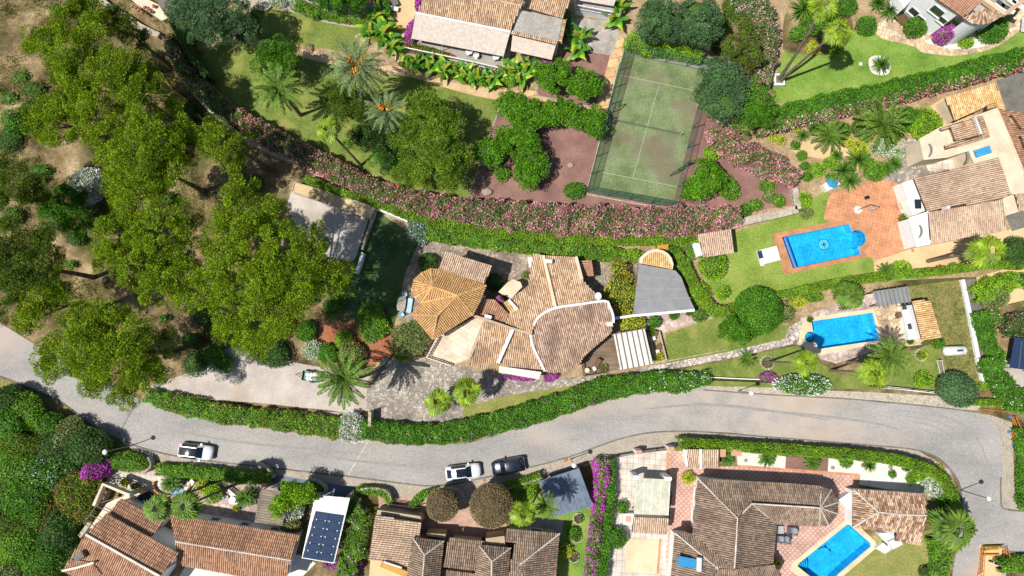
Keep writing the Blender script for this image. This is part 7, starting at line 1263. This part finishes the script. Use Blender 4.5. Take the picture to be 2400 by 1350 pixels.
for s_ in (-1, 1): part(t, 'wheel', 'rubber', lambda m: m.tube([(0.1, s_ * .62, .28), (0.1, s_ * .78, .28)], .28, 14), an)
for i in range(7):
    lf = lumpf(8, .25); c = P(722 + (i % 4) * 8, 878 + (i // 4) * 9, .75); V, F = ico(c, (.34, .3, .18), lf, 10, 6); tagit(place('sack', mk_mesh(V - np.array(c), F, ['white'], None, True), c, None), 'white sack on the open trailer', 'sack', 'sacks on the trailer')
a, b = P(866, 900, .35), P(905, 834, 1.3); t = tagit(MB().tube([a, a.lerp(b, .5), b], [.24, .22, .2], 10).build('fallen_trunk', 'palm_bark'), 'pale bare palm trunk leaning across the bed beside the forecourt', 'log')
a, b = P(1083, 971, .1), P(1036, 964, .1)
# gas tank
t = thing('gas_tank', 'white capsule-shaped gas tank on the dry meadow', 'tank', P(2227, 822, 0)); part(t, 'tank', 'white', lambda m: m.tube([(-1.45, 0, .85), (-1.35, 0, .85), (-1.15, 0, .85), (1.15, 0, .85), (1.35, 0, .85), (1.45, 0, .85)], [.1, .45, .6, .6, .45, .1], 20), 3, True); part(t, 'hatch', 'steel', lambda m: m.box((.3, 0, 1.47), (.8, .25, .1)), 3)
for s_ in (-.9, .9): part(t, 'foot', 'concrete', lambda m: m.box((s_, 0, .15), (.2, .9, .3)), 3)
# ---------------------------------------------------------------- furniture
t = thing('garden_table', 'oval mosaic garden table beside the ochre roof', 'table', P(943, 713, 0)); part(t, 'tabletop', 'concrete', lambda m: m.prism([(.55 * abs(math.cos(a)) ** .6 * (1 if math.cos(a) > 0 else -1), .95 * abs(math.sin(a)) ** .6 * (1 if math.sin(a) > 0 else -1)) for a in np.linspace(.01, 6.2, 24)], .68, .74), -8); part(t, 'leg', 'concrete', lambda m: m.box((0, 0, .33), (.4, .9, .66)), -8)
lounger(960, 716, 82, 'pale blue bench-like lounger at the oval table', 'pale_blue', 'pale_blue', L=1.5, raised=.1)
chair(949, 689, 100, 'pale blue chair above the oval table', 'pale_blue'); chair(942, 738, -60, 'pale blue chair below the oval table', 'pale_blue')
chair(1098, 124, 200, 'white patio chair nearest the middle of the wide awning', z=.5, s=1.3); table(1116, 129, 'small round white table on the awning deck', .4, z=.5); chair(1161, 136, 190, 'white patio chair at the right end of the awning deck', z=.5, s=1.3)
lounger(1397, 857, 62, 'wooden recliner with a white towel on the plank deck', 'wood', 'wood', z=.35); tagit(MB().box(tuple(P(1393, 864, .82)), (.4, .5, .04), .5).build('towel', 'white'), 'white towel on the wooden recliner', 'towel'); table(1376, 868, 'round wicker side table on the plank deck', .33, 'cream', .5, z=.35); pot(1414, 863, 10, 'potted plant at the front edge of the plank deck', 'olive_leaf')
for x, y, a in ((1532, 792, 70), (1541, 823, 70)): lounger(x, y, a, 'slatted wooden lounger with white towel in the planter strip, ' + ('upper' if y < 800 else 'lower') + ' one', 'wood', 'wood', 'wooden loungers in the planter strip', L=1.5); tagit(MB().box(tuple(P(x, y + 1, .45)), (.5, .45, .05), .3).build('towel', 'white'), 'white towel on the ' + ('upper' if y < 800 else 'lower') + ' planter-strip lounger', 'towel')
for x, y, r, lab in ((1526, 779, 8, 'coiled basket of plants at the top of the planter strip'), (1544, 838, 10, 'clay pot with lime plant at the bottom of the planter strip'), (1614, 733, 6, 'clay pot at the end of the carport beam'), (2152, 345, 10, 'clay pot with a green ball plant beside the cobbled terrace'), (2162, 365, 9, 'clay pot with a yellow-green ball plant below the other one'), (1578, 736, 9, 'cactus in a pale pebble ring on the paved corner'), (292, 1130, 7, 'pot with a yellow-green plant on the white balcony tiles'), (316, 1140, 7, 'pot with a spiky plant near the balcony end'), (1898, 749, 5, 'flower pot at the corner of the spa pool'), (2116, 512, 10, 'spiky potted plant on the terracotta step wall'), (553, 1190, 5, 'little yellow potted plant against the dark wall'), (2132, 800, 6, 'pot at the foot of the pool house counter')):
    pot(x, y, r, lab, 'lime_leaf' if 'yellow' in lab or 'lime' in lab else 'green_leaf')
t = thing('barbecue_table', 'dark garden table with cushions under the trellis', 'table', P(1462, 613, 0)); part(t, 'tabletop', 'black_metal', lambda m: m.box((0, 0, .72), (1.5, .7, .05)), -12); part(t, 'cloth', 'white_fabric', lambda m: m.box((-.2, 0, .755), (.9, .6, .02)), -12)
for s_ in (-1, 1): part(t, 'leg', 'black_metal', lambda m: m.box((s_ * .6, 0, .35), (.08, .5, .7)), -12)
chair(1438, 627, 30, 'white chair beside the trellis climber'); m = MB(); c4 = [P(a, b, 2.4) for a, b in px('1443 600,1495 612,1485 735,1435 725')]
for i in range(4): m.tube([c4[i], c4[(i + 1) % 4]], .03, 5); m.tube([c4[i], (c4[i].x, c4[i].y, 0)], .05, 5)
for k in range(1, 5): m.tube([c4[0].lerp(c4[3], k / 5), c4[1].lerp(c4[2], k / 5)], .02, 5)
tagit(m.build('trellis', 'wood'), 'open trellis frame over the climber beside the carport', 'trellis')
t = thing('storage_box', 'yellowish wooden box behind the curved tiled end', 'box', P(1548, 584, 0)); part(t, 'body', 'wood', lambda m: m.box((0, 0, .6), (1.35, 1.2, 1.2)), -5); part(t, 'lid', 'yellow_paint', lambda m: m.box((0, 0, 1.24), (1.45, 1.3, .08)), -5)
for a, b, lab in (((1580, 600), (1620, 577), 'upper dark pole slanting towards the white steps of the tiled shelter'), ((1600, 622), (1640, 600), 'lower dark pole slanting towards the white steps of the tiled shelter')): tagit(MB().tube([P(*a, .4), P(*b, 1.4)], .06, 6).build('pole', 'black_metal'), lab, 'pole')
t = thing('daybed', 'white daybed with a dark glass panel beside the compass pool', 'daybed', P(1797, 600, 0)); part(t, 'platform', 'white', lambda m: (m.box((.35, 0, .3), (2.2, 1.9, .3)), m.box((-1.0, -.1, .3), (.5, 2.0, .25))), 14); part(t, 'panel', 'solar', lambda m: m.box((-.95, .35, .48), (.55, 1.0, .08)), 14)
t = thing('cantilever_parasol', 'folded grey cantilever parasol with a round white base on the terracotta terrace', 'parasol', P(2010, 492, 0)); part(t, 'base', 'white', lambda m: m.lathe((0, 0, 0), [(.5, 0), (.5, .12), (.1, .16)], 18)); part(t, 'pole', 'steel', lambda m: (m.tube([(0, 0, .1), (.6, .25, 2.2)], .06, 6), m.tube([(.6, .25, 2.2), (1.9, 0, 1.9)], .05, 6))); part(t, 'canopy', 'concrete', lambda m: m.tube([(.7, -.25, 1.5), (1.2, -.15, 1.75), (1.9, .1, 1.9)], [.08, .18, .06], 8))
t = tagit(MB().box(tuple(P(2032, 463, .25)), (.45, .4, .5), .2).build('stool', 'black_metal'), 'small dark cube stool on the terracotta terrace', 'stool')
t = thing('spa_cover', 'white corner seat with a blue cover at the edge of the terracotta terrace', 'garden seat', P(1943, 435, 0)); part(t, 'base', 'white', lambda m: m.box((0, 0, .35), (2.0, 1.1, .7)), 30); part(t, 'cover', 'blue_cover', lambda m: m.lathe((.25, .15, .7), [(.75, 0), (.75, .08), (.02, .2)], 9), 30)
table(2112, 737, 'small orange-brown table on the pool patio', square=(.9, .7), mat='wood', ang=8); chair(2103, 741, 10, 'orange-brown chair at the small patio table', 'wood'); table(2115, 751, 'round wicker pouffe beside the patio table', .25, 'cream', .4)
for x, y, k in ((2130, 765, 'nearer the dark hob'), (2150, 782, 'nearer the lawn corner')): lounger(x, y, 5, 'white lounger by the pool house counter, the one ' + k, group='pool house loungers', L=1.2)
table(544, 1173, 'round white garden table with a parasol hole', .48, 'white'); chair(519, 1167, 10, 'white chair left of the round white table', group='white garden chairs'); chair(553, 1180, 230, 'white chair with a red cushion below the round white table', group='white garden chairs'); chair(530, 1166, 0, 'white side chair touching the round table', group='white garden chairs', s=.7)
t = thing('bench', 'white slatted bench above the round garden table', 'bench', P(548, 1157, 0)); part(t, 'seat', 'white', lambda m: [m.box((0, k * .12, .42), (1.5, .08, .04)) for k in range(-2, 3)], -38); part(t, 'backrest', 'white', lambda m: m.box((0, .34, .65), (1.5, .05, .4)), -38)
for s_ in (-1, 1): part(t, 'leg', 'white', lambda m: m.box((s_ * .65, 0, .2), (.06, .5, .4)), -38)
lounger(443, 1136, 40, 'white lounger beside the raised brick bed', L=1.5); m = MB(); c = P(405, 1140, 0); pts = [(c.x + 2.3 * math.cos(a), c.y + .2 + 1.3 * math.sin(a)) for a in np.linspace(math.pi * .9, math.pi * 2.05, 14)]; tagit(m.strip(pts, .2, 0, .5).build('raised_bed', 'brick_border'), 'curved brick edge of the raised cycad bed', 'raised bed')
t = thing('bbq_cart', 'dark covered grill cart in the shade of the balcony', 'grill', P(345, 1160, 0)); part(t, 'body', 'black_metal', lambda m: m.box((0, 0, .5), (1.6, 1.0, .8)), -25); part(t, 'hood', 'black_metal', lambda m: m.box((0, 0, 1.0), (1.3, .8, .25)), -25)
tagit(MB().lathe(tuple(P(422, 1160, .0)), [(1.0, 0), (1.0, .3), (.9, .3), (.9, .25), (.02, .25)], 20).build('paddling_pool', 'blue_plastic'), 'small blue paddling pool under the palm crown', 'paddling pool')
for x, y, a, k in ((1850, 1243, 0, 'upper right'), (1834, 1263, 0, 'lower left')): chair(x, y, 178, 'grey padded sun chair, ' + k + ' of the group by the dark roof', 'steel', 'grey sun chairs', s=1.7)
chair(1822, 1262, 178, 'grey padded sun chair half under the dark brown eaves', 'steel', 'grey sun chairs', s=1.5); table(1827, 1242, 'pale square glass table by the dark roof', square=(1.1, .9), mat='sheet_metal', h=.5)
t = thing('barbecue', 'white built barbecue with a red brick hearth beside the stained carport', 'barbecue', P(1470, 1212, 0)); part(t, 'body', 'white_wall', lambda m: m.box((0, 0, .5), (1.3, 1.3, 1.0)), 0); part(t, 'hearth', 'tile_terracotta', lambda m: m.box((0, 0, 1.03), (.7, .7, .06)), 0)
t = thing('bench', 'low white bench wall by the banana plants at the top', 'bench', P(918, 22, 0)); part(t, 'seat', 'white', lambda m: m.box((0, 0, .45), (2.0, .6, .12)), -14)
for s_ in (-1, 1): part(t, 'leg', 'white', lambda m: m.box((s_ * .8, 0, .2), (.2, .5, .4)), -14)
t = tagit(MB().box(tuple(P(925, 8, .3)), (.9, .9, .6), .5).build('garden_table', 'dark_concrete'), 'grey square stone table at the top edge', 'table')
t = thing('garden_bench', 'brown striped garden bench beside the round clipped bush', 'bench', P(2110, 45, 0)); part(t, 'seat', 'wood', lambda m: [m.box((k * .14, 0, .42), (.1, 1.5, .04)) for k in range(-5, 6)], 45); part(t, 'frame', 'wood', lambda m: (m.box((0, .6, .2), (1.5, .08, .4)), m.box((0, -.6, .2), (1.5, .08, .4))), 45)
for k, (x, y) in enumerate(((2350, 12), (2362, 20), (2375, 5), (2388, 10), (2344, 20))): lounger(x, y, -40, ('grey', 'white', 'white', 'pale', 'small white')[k] + ' lounger on the round roof terrace, ' + ('at its centre', 'nearest the parapet', 'farthest from the cone roof', 'by the outer corner', 'beside the cone roof')[k], 'white', 'steel' if k == 0 else 'white_fabric', 'roof terrace loungers', z=5.2, L=1.5, raised=.1)
tagit(MB().box(tuple(P(2192, 77, .3)), (1.1, .8, .06), .8).build('doormat', 'pot'), 'reddish doormat in front of the white house door', 'doormat'); t = thing('planter', 'square white planter base holding the two slim palms', 'planter', P(1822, 190, 0)); part(t, 'box', 'white', lambda m: m.box((0, 0, .3), (1.5, 1.6, .6)), 0); part(t, 'soil', 'palm_bark', lambda m: m.box((.05, 0, .62), (.9, 1.0, .08)), 0)
t = thing('sun_chair', 'white striped deck chair by the flagstone curve at the right edge', 'chair', P(2396, 62, 0)); part(t, 'seat', 'white', lambda m: [m.box((k * .15, 0, .35), (.1, .7, .04)) for k in range(-6, 7)], 80); part(t, 'frame', 'steel', lambda m: (m.box((0, .33, .17), (1.8, .06, .34)), m.box((0, -.33, .17), (1.8, .06, .34))), 80)
a = P(2017, 150, .05); tagit(MB().box(tuple(a), (.4, .4, .1)).build('paving_stone', 'white'), 'lone white paving stone on the bright lawn', 'stone')
for x, y, r, lab in ((1355, 1215, 11, 'uppermost ringed tree bed on the lawn'), (1351, 1258, 11, 'middle ringed tree bed on the lawn'), (1344, 1305, 11, 'lowest ringed tree bed on the lawn, full of leaves'), (2157, 832, 13, 'ringed bed of small plants near the gas tank'), (1797, 850, 15, 'round stone-ringed bed around the leaning palm foot'), (1578, 740, 12, 'pebble ring around the cactus pot')):
    c = P(x, y, 0); R = r * scale_at(0); t = thing('ringed_bed', lab, 'flower bed', c, 'ringed garden beds'); m = MB(); n = 14
    for k in range(n): a = 2 * math.pi * k / n; m.box((c.x + R * math.cos(a), c.y + R * math.sin(a), .1), (.2, .28, .2), a)
    m.build('edging', 'stone', t); MB().lathe((c.x, c.y, .26), [(R * .9, -.02), (R * .88, 0), (.02, .02)], 14).build('soil', 'bark', t)
    d = rdir(90); d[:, 2] = np.abs(d[:, 2]); V, F = leafq(np.array(c) + np.array((0, 0, .25)) + d * R * .7, d + rdir(90) * .4, .25, .12); place('plants', fmesh([(V, F, 0)], ['green_leaf' if y != 832 else 'lime_leaf'], c), c.copy(), t)
G_ = 'boulders of the gardens'
for x, y, r, lab in ((1143, 448, 12, 'round grey boulder on the gravel next to the lawn edging'), (1338, 387, 8, 'pale rock heap in the middle of the purple gravel'), (1748, 1080, 4, 'small brown rock on the white gravel square'), (2087, 1095, 5, 'brown rock on the white gravel beside the yucca'), (2135, 1120, 7, 'reddish rock pile at the gravel corner'), (1952, 1097, 5, 'flat rock near the striped gravel corner'), (2023, 1091, 5, 'rock at the foot of the spider-like cactus'), (60, 780, 10, 'pale rock beside the road at the pine roots'), (525, 455, 14, 'sandy rock outcrop between the pines')):
    c = P(x, y, .15); R = r * scale_at(0); V, F = ico((0, 0, 0), (R, R * .8, R * .5), lumpf(12, .35), 12, 7); tagit(place('boulder', mk_mesh(V, F, ['rock'], None, False), c, None), lab, 'rock', G_)
# rubble, planks and clutter
for k in range(9):
    c = P(400 + k * 9 + (k % 3) * 3, 205 + k * 10, .25 + .02 * k); tagit(MB().box(tuple(c), (2.4, .22, .08), -.9 + .12 * (k % 4)).build('plank', 'wood' if k % 2 else 'yellow_paint'), ('brown' if k % 2 else 'yellow') + ' loose plank in the debris pile beside the curved stone wall', 'plank', ('brown' if k % 2 else 'yellow') + ' planks of the debris pile')
for k in range(8):
    c = P(312 + k * 7, 14 + (k * 5) % 17, .95 + .25); V, F = ico((0, 0, 0), (.3, .25, .28), lumpf(6, .3), 8, 6); tagit(place('terrace_clutter', mk_mesh(V, F, ['pot' if k % 2 else 'steel'], None, True), c, None), ('clay-coloured' if k % 2 else 'grey') + ' heap of clutter on the outbuilding terrace', 'clutter', 'clutter on the outbuilding terrace ' + ('clay' if k % 2 else 'grey'))
for i, (pa, pb, lab) in enumerate((((2300, 958), (2362, 965), 'orange plastic barrier lying beside the low bright hedge'), ((2368, 976), (2382, 1010), 'orange barrier section with blue feet, upper one on the verge'), ((2366, 1012), (2376, 1040), 'orange barrier section with blue feet, lower one on the verge'), ((2296, 1285), (2292, 1345), 'orange barrier along the left side of the excavation'), ((2350, 1282), (2358, 1318), 'orange barrier along the right side of the excavation'), ((2298, 1280), (2345, 1278), 'grey-orange barrier across the top of the excavation'))):
    a, b = P(*pa, 0), P(*pb, 0); t = thing('barrier', lab, 'barrier', a, 'construction barriers'); m = MB(); hh = .25 if i == 0 else 1.0
    for z in (hh * .15, hh * .5, hh): m.tube([(a.x, a.y, z), (b.x, b.y, z)], .05, 5)
    for k in range(6): q = a.lerp(b, k / 5); m.tube([(q.x, q.y, .02), (q.x, q.y, hh)], .04, 4)
    m.build('frame', 'orange_plastic' if i != 5 else 'yellow_paint', t)
    if 'blue' in lab:
        for q in (a, b): MB().box((q.x, q.y, .08), (.6, .3, .16)).build('foot', 'blue_plastic', t)
t = thing('glass_canopy', 'dark glass canopy roof at the right edge beside the gravel yard', 'canopy', P(2388, 830, 0)); v = [P(a, b, 2.4) for a, b in px('2378 790,2440 800,2430 870,2366 862')]; MB().prism([p.xy for p in v], 2.34, 2.4).build('roof', 'solar', t); MB().tube([P(2395, 800, 2.45), P(2388, 865, 2.45)], .06, 5).build('bar', 'steel', t)
for p in v: MB().box((p.x, p.y, 1.17), (.1, .1, 2.34)).build('post', 'steel', t)
for x, y, lab in ((2331, 1318, 'white-topped motor scooter nearer the excavation'), (2370, 1306, 'white-topped motor scooter at the kerb corner')):
    t = thing('motor_scooter', lab, 'scooter', P(x, y, 0), 'parked scooters'); part(t, 'body', 'car_white', lambda m: (m.box((0, 0, .55), (.9, .32, .3)), m.box((.6, 0, .7), (.15, .4, .6)), m.box((.1, 0, .35), (.9, .3, .08))), -15); part(t, 'seat', 'rubber', lambda m: m.box((-.2, 0, .76), (.6, .28, .1)), -15); part(t, 'handlebar', 'black_metal', lambda m: m.tube([(.58, -.35, 1.02), (.58, .35, 1.02)], .03, 5), -15)
    for s_ in (-.65, .75): part(t, 'wheel', 'rubber', lambda m: m.tube([(s_, -.06, .24), (s_, .06, .24)], .24, 12), -15)
tagit(MB().box(tuple(P(1326, 1078, .1)), (.45, .4, .03), .3).build('manhole_cover', 'pot'), 'square reddish cover in the pavement by the black railing', 'manhole cover'); tagit(MB().box(tuple(P(1135, 1126, .06)), (.4, .35, .03), .1).build('manhole_cover', 'pot'), 'reddish drain cover in the pavement behind the dark blue car', 'manhole cover')
m = MB()
for x0, y0, x1, y1 in ((2302, 1290, 2340, 1286), (2304, 1300, 2342, 1300)): a, b = P(x0, y0, .3), P(x1, y1, .3); m.tube([a, b], .1, 6)
tagit(m.build('pipe', 'yellow_paint'), 'pipes lying over the sandy excavation at the road end', 'pipe'); tagit(MB().box(tuple(P(2392, 452, .0) + Vector((0, 0, .3))), (.1, .1, .1)).build('stone_chip', 'rock'), 'tiny stone beside the villa wall', 'stone') if False else None
print('faces', sum(len(o.data.polygons) for o in bpy.data.objects if o.type == 'MESH'), [(o.name, o['label']) for o in bpy.data.objects if o.parent is None and o.get('label') and len(o['label'].split()) < 4])
